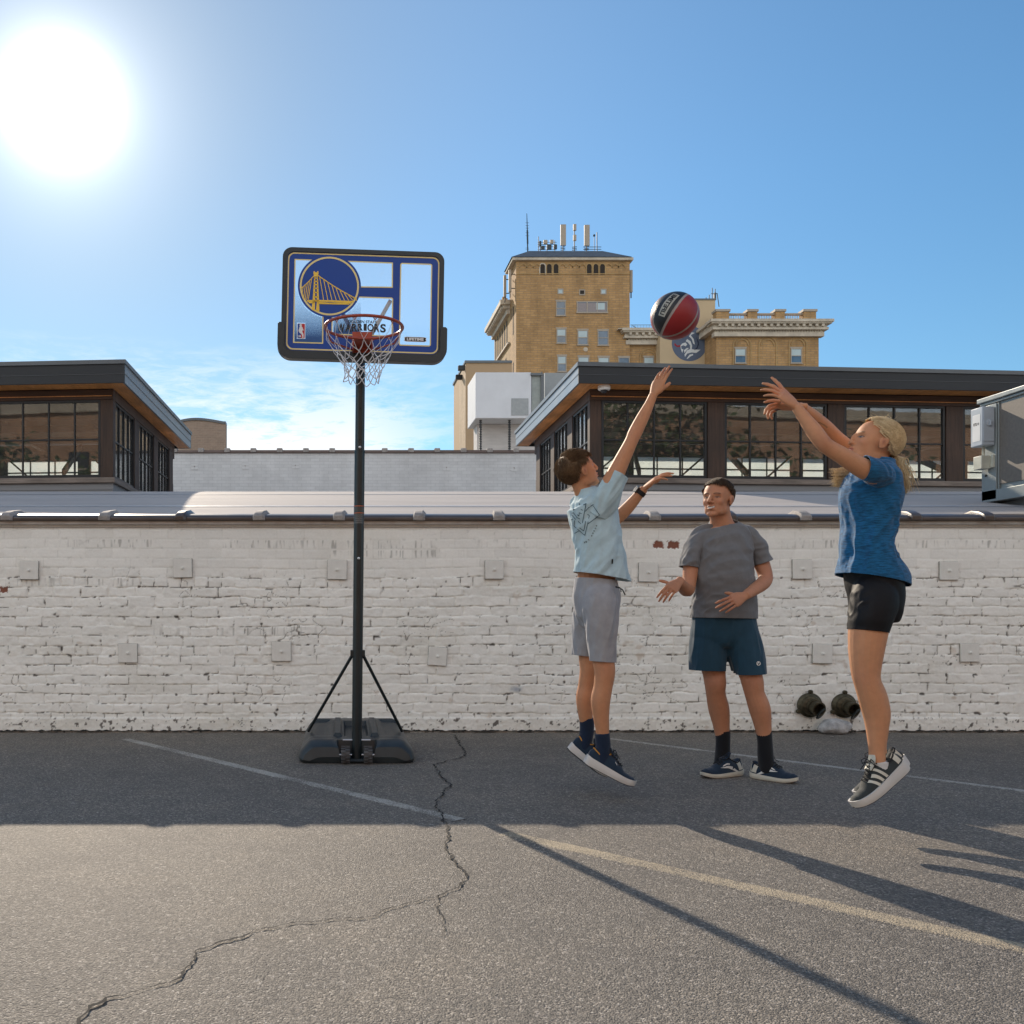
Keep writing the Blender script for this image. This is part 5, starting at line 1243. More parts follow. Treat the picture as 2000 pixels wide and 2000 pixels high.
# ball frame: axis a1 = direction of the long seams in the picture (from lower left to upper right)
ex = Vector((.56, -.10, .82)).normalized(); ey = Vector((.60, -.62, -.5)); ey = (ey-ex*ey.dot(ex)).normalized(); ez = ex.cross(ey)
Bm = np.array([ex, ey, ez]); Q = V @ Bm.T      # q0 along seams, q1 towards viewer/red side
lat = np.degrees(np.arctan2(Q[:, 1], Q[:, 2])) if False else None
th = np.degrees(np.arctan2(V @ np.array(ez), V @ np.array(ey)))   # angle around the seam axis
col = np.zeros((len(V), 3)); red = np.array([.30, .018, .022]); blk = np.array([.016, .018, .022]); sil = np.array([.40, .39, .40])
thm = (th+360) % 360
pan = np.floor(((thm+8) % 360)/60).astype(int)
cmap = np.array([red, blk, sil, red, blk, red])[[0, 1, 2, 3, 4, 5]]
col = cmap[pan]
edge = np.minimum((thm+8) % 60, 60-(thm+8) % 60)*np.sqrt(np.clip(1-Q[:, 0]**2, 0, 1))
sm_ = smo((3.2-edge)/.8)[:, None]; col = col*(1-sm_)+np.array([.34, .30, .28])*sm_
seam = smo((1.6-edge)/.8); V2 = V*(BR*(1-.010*seam))[:, None]
me.vertices.foreach_set('co', (V2).astype(np.float32).ravel()); me.update(); setcol(me, col)
me.transform(Matrix.Translation(bcen)); skin = link('skin', me, M_ball, ball, angle=180, flip=False)
# label on the black panel
view = (Vector((0, 0, 1))-bcen).normalized()
best = None
for k in range(6):
    if tuple(cmap[k]) == tuple(blk):
        tm = math.radians(k*60-8+30); d_ = ey*math.cos(tm)+ez*math.sin(tm)
        if best is None or d_.dot(view) > best.dot(view): best = d_
dc = (best+view*.25); dc = (dc-ex*dc.dot(ex)).normalized(); wv = ex.cross(dc)
def onball(k): return lambda p: bcen+(dc+ex*p[0]/BR+wv*p[1]/BR).normalized()*(BR+k)
def gridpatch(mb, w_, h_, k, n=12):
    vs = [onball(k)((w_*(i/n-.5), h_*(j/4-.5))) for j in range(5) for i in range(n+1)]
    mb.add(vs, [(j*(n+1)+i, j*(n+1)+i+1, (j+1)*(n+1)+i+1, (j+1)*(n+1)+i) for j in range(4) for i in range(n)])
mb = MB(); gridpatch(mb, .152, .044, .0012); lb = obj('silver_label', mb, mat('silver label print', (.42, .42, .37), .4), ball)
mb = MB(); text_mb(mb, 'LIFETIME', .132, .026, onball(.0024), .04); obj('lettering', mb, M_ink, lb, smooth=False, flip=False)
# ================================================================== people
def arr(vs): return np.array([tuple(v) for v in vs], float)
def remesh(mb, voxel, smooth=3, lam=.5):
    """union of closed shapes into one skin"""
    me = mb.mesh('tmp'); o = bpy.data.objects.new('tmp', me); C.objects.link(o)
    bm = bmesh.new(); bm.from_mesh(me); bmesh.ops.recalc_face_normals(bm, faces=bm.faces); bm.to_mesh(me); bm.free()
    md = o.modifiers.new('r', 'REMESH'); md.mode = 'VOXEL'; md.voxel_size = voxel; md.adaptivity = 0
    bpy.context.view_layer.update()
    dg = bpy.context.evaluated_depsgraph_get()
    out = bpy.data.meshes.new_from_object(o.evaluated_get(dg)); bpy.data.objects.remove(o); bpy.data.meshes.remove(me)
    V = getV(out); laplace(out, V, smooth, lam); setV(out, V); return out
def getV(me):
    a = np.empty(len(me.vertices)*3, np.float32); me.vertices.foreach_get('co', a); return a.reshape(-1, 3).astype(float)
def setV(me, V): me.vertices.foreach_set('co', V.astype(np.float32).ravel()); me.update()
def getE(me):
    e = np.empty(len(me.edges)*2, np.int32); me.edges.foreach_get('vertices', e); return e.reshape(-1, 2)
def laplace(me, V, it, lam=.5, mask=None):
    E = getE(me); n = len(V); cnt = np.bincount(E.ravel(), minlength=n)[:, None].astype(float); cnt[cnt == 0] = 1
    for k in range(it):
        for l in (lam, -lam*1.04):       # Taubin: keeps volume
            s = np.zeros_like(V)
            for c in range(3):
                s[:, c] = np.bincount(E[:, 0], V[E[:, 1], c], n)+np.bincount(E[:, 1], V[E[:, 0], c], n)
            d = (s/cnt-V)*l
            if mask is not None: d *= mask[:, None]
            V += d
def normals(me):
    a = np.empty(len(me.vertices)*3, np.float32); me.vertices.foreach_get('normal', a); return a.reshape(-1, 3).astype(float)
def R3(f, u):
    """frame: x forward, y left, z up"""
    f = Vector(f).normalized(); u = Vector(u); l = u.cross(f).normalized(); u = f.cross(l).normalized()
    return Matrix((f, l, u)).transposed()
def V3(*a): return Vector(a)
LS = [1.0]
def limb(mb, secs, side=(1, 0, 0), sub=5, n=20, cap=.6): mb.loft([(Vector(p), a*LS[0], b*LS[0]) for p, a, b in secs], side, sub, n, cap)
# ---------------------------------------------------------------- hand
def hand(mb, W, D, Np, k, spreads, curls, thumb_side, th=(.55, .75, .25), thc=.25, wr=.026, first=0):
    """W wrist, D towards the knuckles, Np back-of-hand direction, thumb_side +1/-1 along S"""
    D = Vector(D).normalized(); Np = Vector(Np); Np = (Np-D*Np.dot(D)).normalized(); S = D.cross(Np)*thumb_side   # S points to the thumb
    W = Vector(W)
    mb.loft([(W-D*.03*k, wr*k, wr*.76*k), (W, wr*k*1.0, wr*.68*k), (W+D*.03*k+S*.002*k, .035*k, .0165*k), (W+D*.065*k, .041*k, .0145*k), (W+D*.088*k, .040*k, .012*k)], S, 5, 20, .5)
    mb.loft([(W+D*.012*k+S*.012*k, .012*k, .012*k), (W+D*.035*k+S*.026*k-Np*.006*k, .016*k, .015*k), (W+D*.058*k+S*.034*k-Np*.008*k, .012*k, .012*k)], S, 4, 14, .8)
    base = [.030, .0105, -.0095, -.0285]; ln = [(.044, .026, .021), (.049, .030, .022), (.045, .028, .021), (.036, .021, .019)]; rr = [.0086, .0088, .0083, .0074]; ko = [.088, .092, .089, .082]
    tips = []
    for i in range(4):
        p = W+D*(ko[i]-.012)*k+S*base[i]*k; d = (D+S*math.tan(math.radians(spreads[i]))).normalized(); q = W+D*ko[i]*k+S*base[i]*k
        pts = [(p, rr[i]*1.12*k, rr[i]*1.12*k), (q, rr[i]*1.1*k, rr[i]*1.1*k)]; c = curls[i]; ang = 0; cur = q
        for j, l in enumerate(ln[i]):
            ang += math.radians(c*(1.0, 1.15, .7)[j]); dd = d*math.cos(ang)-Np*math.sin(ang); r_ = rr[i]*(1.0, .92, .78)[j]*k
            mid = cur+dd*l*.5*k; pts.append((mid, r_*.95, r_*.95)); cur = cur+dd*l*k; pts.append((cur, r_*(1.03, 1.0, .80)[j], r_*(1.03, 1.0, .78)[j]))
        mb.loft(pts, S, 3, 12, 1.0); tips.append(cur)
    b0 = W+D*.045*k+S*.030*k-Np*.006*k; t = (D*th[0]+S*th[1]-Np*th[2]).normalized(); pts = [(W+D*.022*k+S*.018*k-Np*.003*k, .0135*k, .013*k), (b0, .0125*k, .012*k)]; cur = b0
    for j, l in enumerate((.034, .028)):
        t = (t+D*thc*(j)).normalized(); m_ = cur+t*l*.5*k; pts.append((m_, .0102*k, .0095*k)); cur = cur+t*l*k; pts.append((cur, (.0105, .0078)[j]*k, (.0095, .0068)[j]*k))
    mb.loft(pts, D, 3, 12, 1.0)
    return tips
# ---------------------------------------------------------------- head
def head_shapes(mb, c, R, k, jaw=1.0, nose=1.0, neck=None, neck_r=.055, male=True):
    q = lambda x, y, z: c+R @ (Vector((x, y, z))*k)
    E = lambda p, r: mb.ellipsoid(q(*p), tuple(a*k for a in r), R, 28, 18)
    E((-.012, 0, .032), (.098, .075, .083)); E((.020, 0, .012), (.070, .066, .075)); E((.022, 0, -.028), (.064, .058, .062))
    E((.040, 0, -.055), (.046, .046*jaw, .042)); E((.061, 0, -.088), (.026, .028*jaw, .019))
    for s in (-1, 1):
        E((.004, .040*jaw*s, -.056), (.042, .019, .034)); E((.050, .033*s, -.018), (.028, .024, .026)); E((.066, .024*s, .024), (.020, .028, .012))
        E((.034, .030*jaw*s, -.074), (.038, .017, .018))
        # ear
        E((-.008, .076*s, -.006), (.018, .006, .026)); E((-.016, .080*s, .004), (.012, .005, .020)); E((-.004, .074*s, -.024), (.009, .006, .010))
    mb.loft([(q(.078, 0, .024), .010*k, .009*k), (q(.092, 0, .006), .009*k, .010*k), (q(.070+.033*nose, 0, -.012), .0105*k*nose, .010*k), (q(.070+.035*nose, 0, -.022), .0135*k*nose, .010*k)], R @ Vector((0, 1, 0)), 4, 14, .8)
    for s in (-1, 1): E((.094, .012*s, -.025), (.010, .008, .0075))
    E((.082, 0, -.047), (.014, .022, .007)); E((.080, 0, -.060), (.014, .019, .008)); E((.066, 0, -.046), (.022, .032, .020))
    if neck is not None:
        a = q(-.022, 0, -.045); mb.loft([(a, neck_r*.98*k, neck_r*1.0*k), (a.lerp(neck, .5), neck_r*.95*k, neck_r*.98*k), (neck, neck_r*1.15*k, neck_r*1.08*k)], R @ Vector((0, 1, 0)), 5, 24, .3)
def face_detail(V, col, c, R, k, brow, lip, smile=0, eye=(.09, .05, .03), squint=1.0, skin=None):
    Ri = np.array(R.transposed()); Lc = ((V-np.array(c)) @ Ri.T)/k      # local head coordinates
    x, y, z = Lc[:, 0], Lc[:, 1], Lc[:, 2]
    front = (x > .035) & (np.abs(y) < .075) & (np.abs(z) < .13)
    d = np.zeros(len(V))
    for s in (-1, 1):
        g = np.exp(-(((y-.031*s)/.0165)**2+((z-.006)/.0125)**2)); d -= g*.0105*front
        g2 = np.exp(-(((y-.031*s)/.0105)**2+((z-.004)/(.0062))**2)); d += g2*.0058*front
        d -= np.exp(-(((y-.024*s)/.006)**2+((z+.045)/.014)**2))*.0014*front*(1+smile)
        d -= np.exp(-(((y-.0065*s)/.0032)**2+((z+.033)/.0025)**2))*.0006*front
        # ear hollow
        e = (np.abs(y-.078*s) < .014)
        d -= 0
    d -= np.exp(-((y/.026)**2+((z+.0535)/.0022)**2))*.0030*front
    d -= np.exp(-((y/.022)**2+((z+.073)/.006)**2))*.0022*front
    V2 = V+(np.array(R @ Vector((1, 0, 0)))*d[:, None]*k)
    def paint(w, cc):
        w = np.clip(w, 0, 1)[:, None]; col[:] = col*(1-w)+np.array(cc)*w
    for s in (-1, 1):
        ex_, ez_ = (y-.031*s), z-.0045
        lid = 1-(np.abs(ex_)/.0135)**2; op = .0044*squint*np.clip(lid, 0, 1)
        inside = smo((op-np.abs(ez_))/.0014)*front*(lid > 0)
        paint(smo((op+.0032-np.abs(ez_-.001))/.002)*front*(lid > -.2)*.55, np.array(skin)*.42)
        paint(inside, (.33, .29, .27)); paint(inside*smo((.0052-np.abs(ex_+.001*s))/.0015), eye)
        paint(smo((.0014-np.abs(ez_-op-.0008))/.001)*front*(lid > -.1), (.03, .02, .015))
        bw = 1-((ex_+.001*s)/.019)**2; paint(smo((.0038-np.abs(z-.0235-.003*bw))/.0018)*front*smo(bw/.3)*.8, brow)
        paint(np.exp(-(((y-.040*s)/.018)**2+((z+.022)/.014)**2))*.22*front, (.52, .20, .13))
        paint(np.exp(-(((y-.079*s)/.012)**2+((x+.008)/.016)**2+((z+.004)/.022)**2))*.25, (.42, .15, .10))
        paint(np.exp(-(((y-.0065*s)/.0035)**2+((z+.032)/.0028)**2))*.10*front, (.20, .07, .05))
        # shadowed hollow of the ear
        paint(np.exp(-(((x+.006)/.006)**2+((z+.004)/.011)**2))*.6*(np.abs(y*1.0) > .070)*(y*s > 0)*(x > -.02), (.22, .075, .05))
    zz = z+.0545-np.abs(y)*np.abs(y)*(14 if smile else 4)
    w_ = .025 if smile else .020
    lipm = smo((.0085-np.abs(zz))/.003)*smo((w_-np.abs(y))/.004)*front*(x > .06)
    paint(lipm*.75, lip)
    if smile:
        paint(smo((.0052-np.abs(zz-.0004))/.0016)*smo((.0215-np.abs(y))/.003)*front*(x > .06), (.72, .70, .66))
    else: paint(smo((.0012-np.abs(zz))/.001)*smo((w_-.002-np.abs(y))/.003)*front*(x > .06), np.array(lip)*.35)
    return V2
# ---------------------------------------------------------------- hair
def strands(mb, roots, r0, r1, n=3):
    for path in roots:
        m = len(path); mb.tube(path, [r0+(r1-r0)*i/(m-1) for i in range(m)], n, caps=False)
def short_hair(c, R, k, seed, base, length, hairline, flow, parent, M, n=2600, fringe=0):
    """scalp shell plus short locks; hairline(local unit dir)->bool"""
    rg = random.Random(seed); q = lambda v: c+R @ (Vector(v)*k)
    mb = MB(); shell = MB(); r = (.1015+base, .0790+base, .0870+base)
    # shell from a sphere grid, faces kept inside the hairline
    nu, nv = 72, 44; vs = []; keep = []
    for j in range(nv+1):
        th_ = math.pi*j/nv
        for i in range(nu):
            a = 2*math.pi*i/nu; d = Vector((math.sin(th_)*math.cos(a), math.sin(th_)*math.sin(a), math.cos(th_)))
            w_ = .0035*(vnoise(np.array([[d.x*9, d.y*9, d.z*9]]), 1, 3, 2)[0]-.5)*2
            vs.append(q((-.012+d.x*(r[0]+w_), d.y*(r[1]+w_), .032+d.z*(r[2]+w_)))); keep.append(hairline(d))
    fs = []
    for j in range(nv):
        for i in range(nu):
            f = (j*nu+i, j*nu+(i+1) % nu, (j+1)*nu+(i+1) % nu, (j+1)*nu+i)
            if all(keep[t] for t in f): fs.append(f)
    mb.add(vs, fs)
    cnt = 0
    while cnt < n:
        d = Vector((rg.gauss(0, 1), rg.gauss(0, 1), rg.gauss(0, 1))).normalized()
        if not hairline(d): continue
        cnt += 1
        p = Vector((-.012+d.x*r[0], d.y*r[1], .032+d.z*r[2])); fl = flow(d); fl = (fl-d*fl.dot(d)); fl = fl.normalized() if fl.length > .01 else Vector((0, 0, -1))
        fl = (fl+Vector((rg.gauss(0, .12), rg.gauss(0, .12), rg.gauss(0, .12)))).normalized(); ln = length(d)*(.6+.7*rg.random())
        path = [q(p-d*.003), q(p+fl*ln*.5+d*(.0035+ln*.05)), q(p+fl*ln+d*(.0015-ln*.06))]
        mb.tube(path, [.0015*k, .0014*k, .0005*k], 3, caps=False)
    return obj('hair', mb, M, parent, flip=False, angle=180)
# ---------------------------------------------------------------- garment
def garment(name, mb, voxel, cuts, folds, M, parent, smooth=12, thick=.003, extra=()):
    """shell from a remeshed volume; `extra` = further volumes (sleeves), each with its own global cut"""
    meshes = []
    for vol, cs, glob in [(mb, cuts, False)]+[(e[0], e[1], True) for e in extra]:
        me = remesh(vol, voxel, smooth)
        V = getV(me); Nn = normals(me); V = V+Nn*(folds(V, Nn)*1.9)[:, None]; laplace(me, V, 1, .4); setV(me, V)
        bm = bmesh.new(); bm.from_mesh(me)
        for p, nrm, rad in cs:
            p = Vector(p); nrm = Vector(nrm).normalized()
            fs = [f for f in bm.faces if glob or (f.calc_center_median()-p).length < rad]
            ge = set(); [ge.update(f.edges) for f in fs]; gv = set(); [gv.update(f.verts) for f in fs]
            bmesh.ops.bisect_plane(bm, geom=list(gv)+list(ge)+fs, plane_co=p, plane_no=nrm, clear_outer=False)
            kill = [f for f in bm.faces if (glob or (f.calc_center_median()-p).length < rad) and (f.calc_center_median()-p).dot(nrm) > 1e-5]
            bmesh.ops.delete(bm, geom=kill, context='FACES')
        lv = [v for v in bm.verts if not v.link_faces]; bmesh.ops.delete(bm, geom=lv, context='VERTS')
        bm.to_mesh(me); bm.free(); meshes.append(me)
    if len(meshes) > 1:
        bm = bmesh.new()
        for m_ in meshes: bm.from_mesh(m_)
        me = meshes[0]; bm.to_mesh(me); bm.free()
    o = link(name, me, M, parent, angle=180, flip=False)
    s = o.modifiers.new('Cloth', 'SOLIDIFY'); s.thickness = thick; s.offset = -1
    return o
def ridg(V, fwd, sc_f, sc_a, seed, oct=1):
    """folds running along `fwd`: noise squeezed across it"""
    f = Vector(fwd).normalized(); a = f.orthogonal().normalized(); b = f.cross(a)
    P_ = np.stack([V @ np.array(f)*sc_f, V @ np.array(a)*sc_a, V @ np.array(b)*sc_a], 1)
    n_ = vnoise(P_, 1, seed, oct); return .42-np.abs(2*n_-1)*1.6
def gauss3(V, p, r): return np.exp(-(((V-np.array(p))/r)**2).sum(1))
def clothmat(name, col, rough=.85, bs=260, bstr=.25, heather=0, sheen=.2):
    m, nt, b = newmat(name); v = coord(nt)
    n1 = noise(nt, 22, 4, .6, v); hn = noise(nt, 120, 3, .7, coord(nt, (.25, .25, 1.6))) if heather else None
    r = ramp(nt, n1, [(.3, tuple(c*.90 for c in col)), (.7, tuple(c*1.08 for c in col))]).outputs[0]
    if heather:
        h = ramp(nt, hn, [(.35, 1-heather), (.65, 1+heather)]).outputs[0]; r = mixc(nt, 1, r, h, 'MULTIPLY')
    L(nt, r, b.inputs['Base Color']); b.inputs['Roughness'].default_value = rough; b.inputs['Sheen Weight'].default_value = sheen; b.inputs['Specular IOR Level'].default_value = .25
    bump(nt, b, noise(nt, bs, 3, .7, v), bstr, .002); return m
# ---------------------------------------------------------------- shoe
def shoe(parent, H, T, up, width, mats, style, sole_h=.03, lab=None):
    """H, T: heel and toe points under the sole; returns the shoe object with its parts"""
    H = Vector(H); T = Vector(T); f = (T-H); Ln = f.length; f.normalize(); up = Vector(up); up = (up-f*up.dot(f)).normalized(); s = up.cross(f)
    q = lambda x, y, z: H+f*x+s*y+up*z
    def wid(t): return width*(.30+.10*math.sin(math.pi*min(1, t*1.2)))*(1+.26*math.exp(-((t-.70)/.22)**2))*(math.sqrt(max(0, 1-((t-.87)/.13)**2)) if t > .87 else 1)*(math.sqrt(max(0, 1-((.08-t)/.08)**2))*.35+.65 if t < .08 else 1)
    lift = lambda t: .016*max(0, (t-.72)/.28)**2+.006*max(0, (.12-t)/.12)**2
    # sole
    mb = MB(); n = 36; rings = []
    for i in range(n+1):
        t = i/n; t_ = min(max(t, .004), .996); w_ = wid(t_)*1.06+.002; z0 = lift(t); z1 = sole_h*(1.12-.42*t)+lift(t)
        ring = []
        for (a, b) in ((-1, 0), (1, 0), (1.06, .35), (1.03, .75), (1, 1), (-1, 1), (-1.03, .75), (-1.06, .35)): ring.append(q(t*Ln, a*w_*(.94 if b == 0 else 1), z0+(z1-z0)*b))
        rings.append(ring)
    vs = [p for r in rings for p in r]; fs = [(i*8+j, i*8+(j+1) % 8, (i+1)*8+(j+1) % 8, (i+1)*8+j) for i in range(n) for j in range(8)]+[tuple(range(8)), tuple(n*8+j for j in range(8))[::-1]]
    mb.add(vs, fs)
    # upper
    def top(t):
        pts = [(0, .075), (.06, .100), (.20, .090), (.34, .110), (.45, .106), (.6, .080), (.78, .056), (.92, .046), (1, .030)]
        for (a, ha), (b, hb) in zip(pts, pts[1:]):
            if t <= b: g = (t-a)/(b-a); g = g*g*(3-2*g); return ha+(hb-ha)*g
        return .02
    def su(t, a, off=0):       # a -1..1 across the top: -1 outer side at sole, 0 ridge
        w_ = wid(min(max(t, .01), .985))*.98; zs = sole_h*(1.05-.42*t)*.9+lift(t); h = top(t)+lift(t); an = a*math.pi/2
        y = math.sin(an)*w_*(1-.12*math.cos(an)); z = zs+(h-zs)*max(0, math.cos(an))**.75; nn = Vector((0, math.sin(an), math.cos(an)*.9)).normalized()
        return q((.012+t*.965)*Ln, y+nn.y*off, z+nn.z*off)
    mu = MB(); nu_, na = 40, 18
    vs = [su(i/nu_, -1+2*j/na) for i in range(nu_+1) for j in range(na+1)]
    fs = [(i*(na+1)+j, i*(na+1)+j+1, (i+1)*(na+1)+j+1, (i+1)*(na+1)+j) for i in range(nu_) for j in range(na)]
    fs.append(tuple(range(na+1))); fs.append(tuple(nu_*(na+1)+j for j in range(na+1))[::-1])
    mu.add(vs, fs)
    up_o = obj('shoe', mu, mats['upper'], parent, angle=60)
    if lab: up_o['label'] = lab
    obj('sole', mb, mats['sole'], up_o, angle=50)
    mo = MB(); rr = []
    for i in range(n+1):
        t = i/n; w_ = wid(min(max(t, .004), .996))*1.0
        rr.append([q(t*Ln, -w_, lift(t)-.003), q(t*Ln, w_, lift(t)-.003), q(t*Ln, w_, lift(t)+.003), q(t*Ln, -w_, lift(t)+.003)])
    mo.add([p for r in rr for p in r], [(i*4+j, i*4+(j+1) % 4, (i+1)*4+(j+1) % 4, (i+1)*4+j) for i in range(n) for j in range(4)]+[(0, 1, 2, 3), tuple(n*4+j for j in range(4))]); obj('outsole', mo, mats['outsole'], up_o, angle=50)
    # collar, tongue
    mb = MB(); col_ = [su(t, a, .003) for t, a in ((.035, 0), (.04, .25), (.09, .45), (.18, .50), (.28, .44), (.36, .30), (.38, 0), (.36, -.30), (.28, -.44), (.18, -.50), (.09, -.45), (.04, -.25))]
    mb.tube(col_, .0035, 8, closed=True); obj('collar', mb, mats['collar'], up_o)
    mb = MB(); mb.loft([(su(.50, 0, .002), .024, .005), (su(.40, 0, .006), .026, .006), (su(.34, 0, .018), .024, .006), (su(.31, 0, .030), .020, .005)], s, 4, 14, .5); obj('tongue', mb, mats.get('tongue', mats['upper']), up_o)
    # laces
    mb = MB()
    for i in range(6):
        t = .40+i*.048; mb.tube([su(t, -.34, .003), su(t+.012, -.12, .009), su(t+.012, .12, .009), su(t, .34, .003)], .0024, 6); 
        if i < 5: mb.tube([su(t, -.34, .004), su(t+.03, 0, .010), su(t+.048, .34, .004)], .0022, 6)
    K = su(.385, 0, .012)
    for sg in (-1, 1):
        loop = [K, K+s*.022*sg+up*.018+f*.004, K+s*.042*sg+up*.010+f*.010, K+s*.040*sg-up*.004+f*.016, K+s*.018*sg+up*.002+f*.008, K]; mb.tube(loop, .0020, 6)
        mb.tube([K, K+s*.016*sg+f*.02+up*.002, K+s*.03*sg+f*.045-up*.014], .0018, 6)
    mb.ellipsoid(K, (.006, .006, .005), None, 8, 6); obj('laces', mb, mats['lace'], up_o)
    def patch(nm, polys, m_, sd, off=.0022):      # polygons in (t, a) on side sd
        mb = MB()
        for pg in polys:      # quads as (t,a) corners, subdivided
            p = [Vector(x) for x in pg]; N_ = 6
            vs = []
            for i in range(N_+1):
                for j in range(3):
                    u = i/N_; v = j/2; a = p[0].lerp(p[1], u); b = p[3].lerp(p[2], u); c = a.lerp(b, v); vs.append(su(c.x, c.y*sd, off))
            mb.add(vs, [(i*3+j, i*3+j+1, (i+1)*3+j+1, (i+1)*3+j) for i in range(N_) for j in range(2)])
        return obj(nm, mb, m_, up_o, flip=False)
    if style == 'stripes':
        for sd in (-1, 1): patch('side_stripe', [[(.44+k*.088, .36), (.36+k*.088, .95), (.405+k*.088, .95), (.485+k*.088, .36)] for k in range(3)], mats['mark'], sd)
        for sd in (-1, 1): patch('heel_panel', [[(.06, .30), (.04, .9), (.12, .9), (.14, .35)]], mats['mark'], sd, .0018); 
    if style == 'arcs':
        for sd in (-1, 1):
            P_ = []
            for g in (1, -1):
                for k in range(5):
                    a0 = math.radians(-60+k*24); a1 = a0+math.radians(26)
                    c_ = lambda a, r: (.52+.040*math.sin(a)*r/.1*.1*10*.8, .56+g*(.10-.13*math.cos(a)*r/.1))
                    P_.append([c_(a0, .1), c_(a1, .1), c_(a1, .075), c_(a0, .075)])
            patch('side_emblem', P_, mats['mark'], sd)
    if style == 'swoops':
        for sd in (-1, 1):
            patch('side_mark', [[(.66, .58), (.34, .80), (.36, .92), (.50, .80)], [(.56, .50), (.40, .62), (.42, .68), (.60, .56)], [(.30, .86), (.18, .98), (.26, .98), (.36, .92)]], mats['mark'], sd)
            patch('heel_panel', [[(.02, .35), (.01, .95), (.16, .95), (.20, .45)]], mats['heel'], sd, .0018)
    return up_o, su
M_skin = vcolmat('skin', .56, 260, .12, .0012, sss=.10, var=.06, vscale=45, spec=.3)
def finish_body(me, base, root, tints=(), face=None):
    V = getV(me); n = len(V)
    if face:      # soften the skull and cheeks, keep nose and ears
        Lc = (V-np.array(face['c'])) @ np.array(face['R'].transposed()).T/face['k']
        keepn = smo((Lc[:, 0]-.080)/.012)*smo((.022-np.abs(Lc[:, 1]))/.008); keepe = smo((np.abs(Lc[:, 1])-.066)/.006)
        inh = (np.abs(Lc) < np.array([.15, .13, .14])).all(1)
        mk_ = (inh*(1-np.clip(keepn+keepe, 0, 1)))[:, None]; E = getE(me); cnt = np.bincount(E.ravel(), minlength=n)[:, None].astype(float)
        for _ in range(26):
            s_ = np.stack([np.bincount(E[:, 0], V[E[:, 1], c_], n)+np.bincount(E[:, 1], V[E[:, 0], c_], n) for c_ in range(3)], 1); V += (s_/np.maximum(cnt, 1)-V)*.6*mk_
    col = np.tile(np.array(base), (n, 1))
    nz = vnoise(V, 18, 5, 3); col *= (1+(nz-.5)*.16)[:, None]
    for p, r, c_, s_ in tints:
        w_ = (gauss3(V, p, r)*s_)[:, None]; col = col*(1-w_)+np.array(c_)*w_
    if face: V = face_detail(V, col, skin=base, **face); setV(me, V)
    setcol(me, np.clip(col, 0, 1))
    return link('body', me, M_skin, root, angle=180, flip=False)
M_sockn = clothmat('navy ribbed sock', (.010, .020, .045), .9, 300, .4)
M_sockk = clothmat('black ribbed sock', (.010, .011, .014), .9, 300, .4)
M_sockw = clothmat('white sock', (.62, .60, .58), .9, 300, .4)
def sock(parent, secs, M):
    mb = MB(); mb.loft([(Vector(p), a, b) for p, a, b in secs], (1, 0, 0), 5, 24, .15)
    for i, v in enumerate(mb.v): mb.v[i] = v
    return obj('sock', mb, M, parent, angle=60)
rubw = mat('off white rubber', (.62, .60, .57), .55, var=.04); rubk = mat('black rubber', (.012, .012, .013), .6); gum = mat('brown gum rubber', (.10, .065, .045), .6)
knitn = clothmat('navy knit upper', (.014, .030, .055), .8, 400, .5); knitk = clothmat('dark green grey mesh upper', (.035, .042, .042), .75, 400, .5)
lacek = mat('black lace', (.012, .012, .014), .8); orange = mat('orange lining', (.55, .26, .04), .7); markw = mat('white shoe marking', (.68, .67, .64), .5); markc = mat('cream shoe marking', (.60, .57, .48), .5)

# ================================================================== the boy
D0 = 5.10
J = lambda px, py, dd=0: P(px, py, D0+dd)
boy = thing('person', V3(J(1165, 0).x, D0, 0), 'boy in pale blue t-shirt and grey shorts jumping with one arm raised', 'person')
SK = (.56, .265, .14)
hc = J(1131, 921, .01); hR = R3((.90, .16, .40), (-.42, -.06, .90)); hk = .98
mb = MB()
neck0 = J(1142, 968, .02)
head_shapes(mb, hc, hR, hk, jaw=.92, nose=.9, neck=neck0, neck_r=.047)
limb(mb, [(J(1163, 1170, .02), .105, .085), (J(1165, 1120, .02), .100, .082), (J(1160, 1060, .02), .108, .088), (J(1155, 1005, .02), .105, .098), (J(1153, 980, .02), .078, .09), (J(1144, 964, .02), .045, .05)])
# raised right arm
limb(mb, [(J(1172, 985, -.05), .050, .052), (J(1190, 950, -.10), .050, .050), (J(1212, 905, -.115), .042, .041), (J(1232, 864, -.12), .034, .034), (J(1240, 846, -.12), .036, .034), (J(1254, 818, -.115), .033, .031), (J(1268, 790, -.11), .025, .024), (J(1275, 773, -.108), .0215, .024)])
hand(mb, J(1276, 772, -.108), J(1300, 716, -.10)-J(1276, 772, -.108), (-.75, -.50, -.35), .93, (3, 1, -1, -3), (6, 5, 6, 8), 1, th=(.80, .28, .5), thc=.35, wr=.025)
# other arm with the watch
limb(mb, [(J(1140, 985, .10), .048, .048), (J(1165, 1010, .17), .042, .040), (J(1192, 1020, .19), .036, .034), (J(1222, 996, .16), .035, .033), (J(1248, 966, .12), .027, .024), (J(1257, 956, .11), .0235, .021)])
hand(mb, J(1257, 956, .11), J(1283, 933, .07)-J(1257, 956, .11), (-.45, -.10, .88), .93, (6, 2, -3, -7), (14, 16, 18, 22), -1, th=(.75, .55, .35), wr=.024)
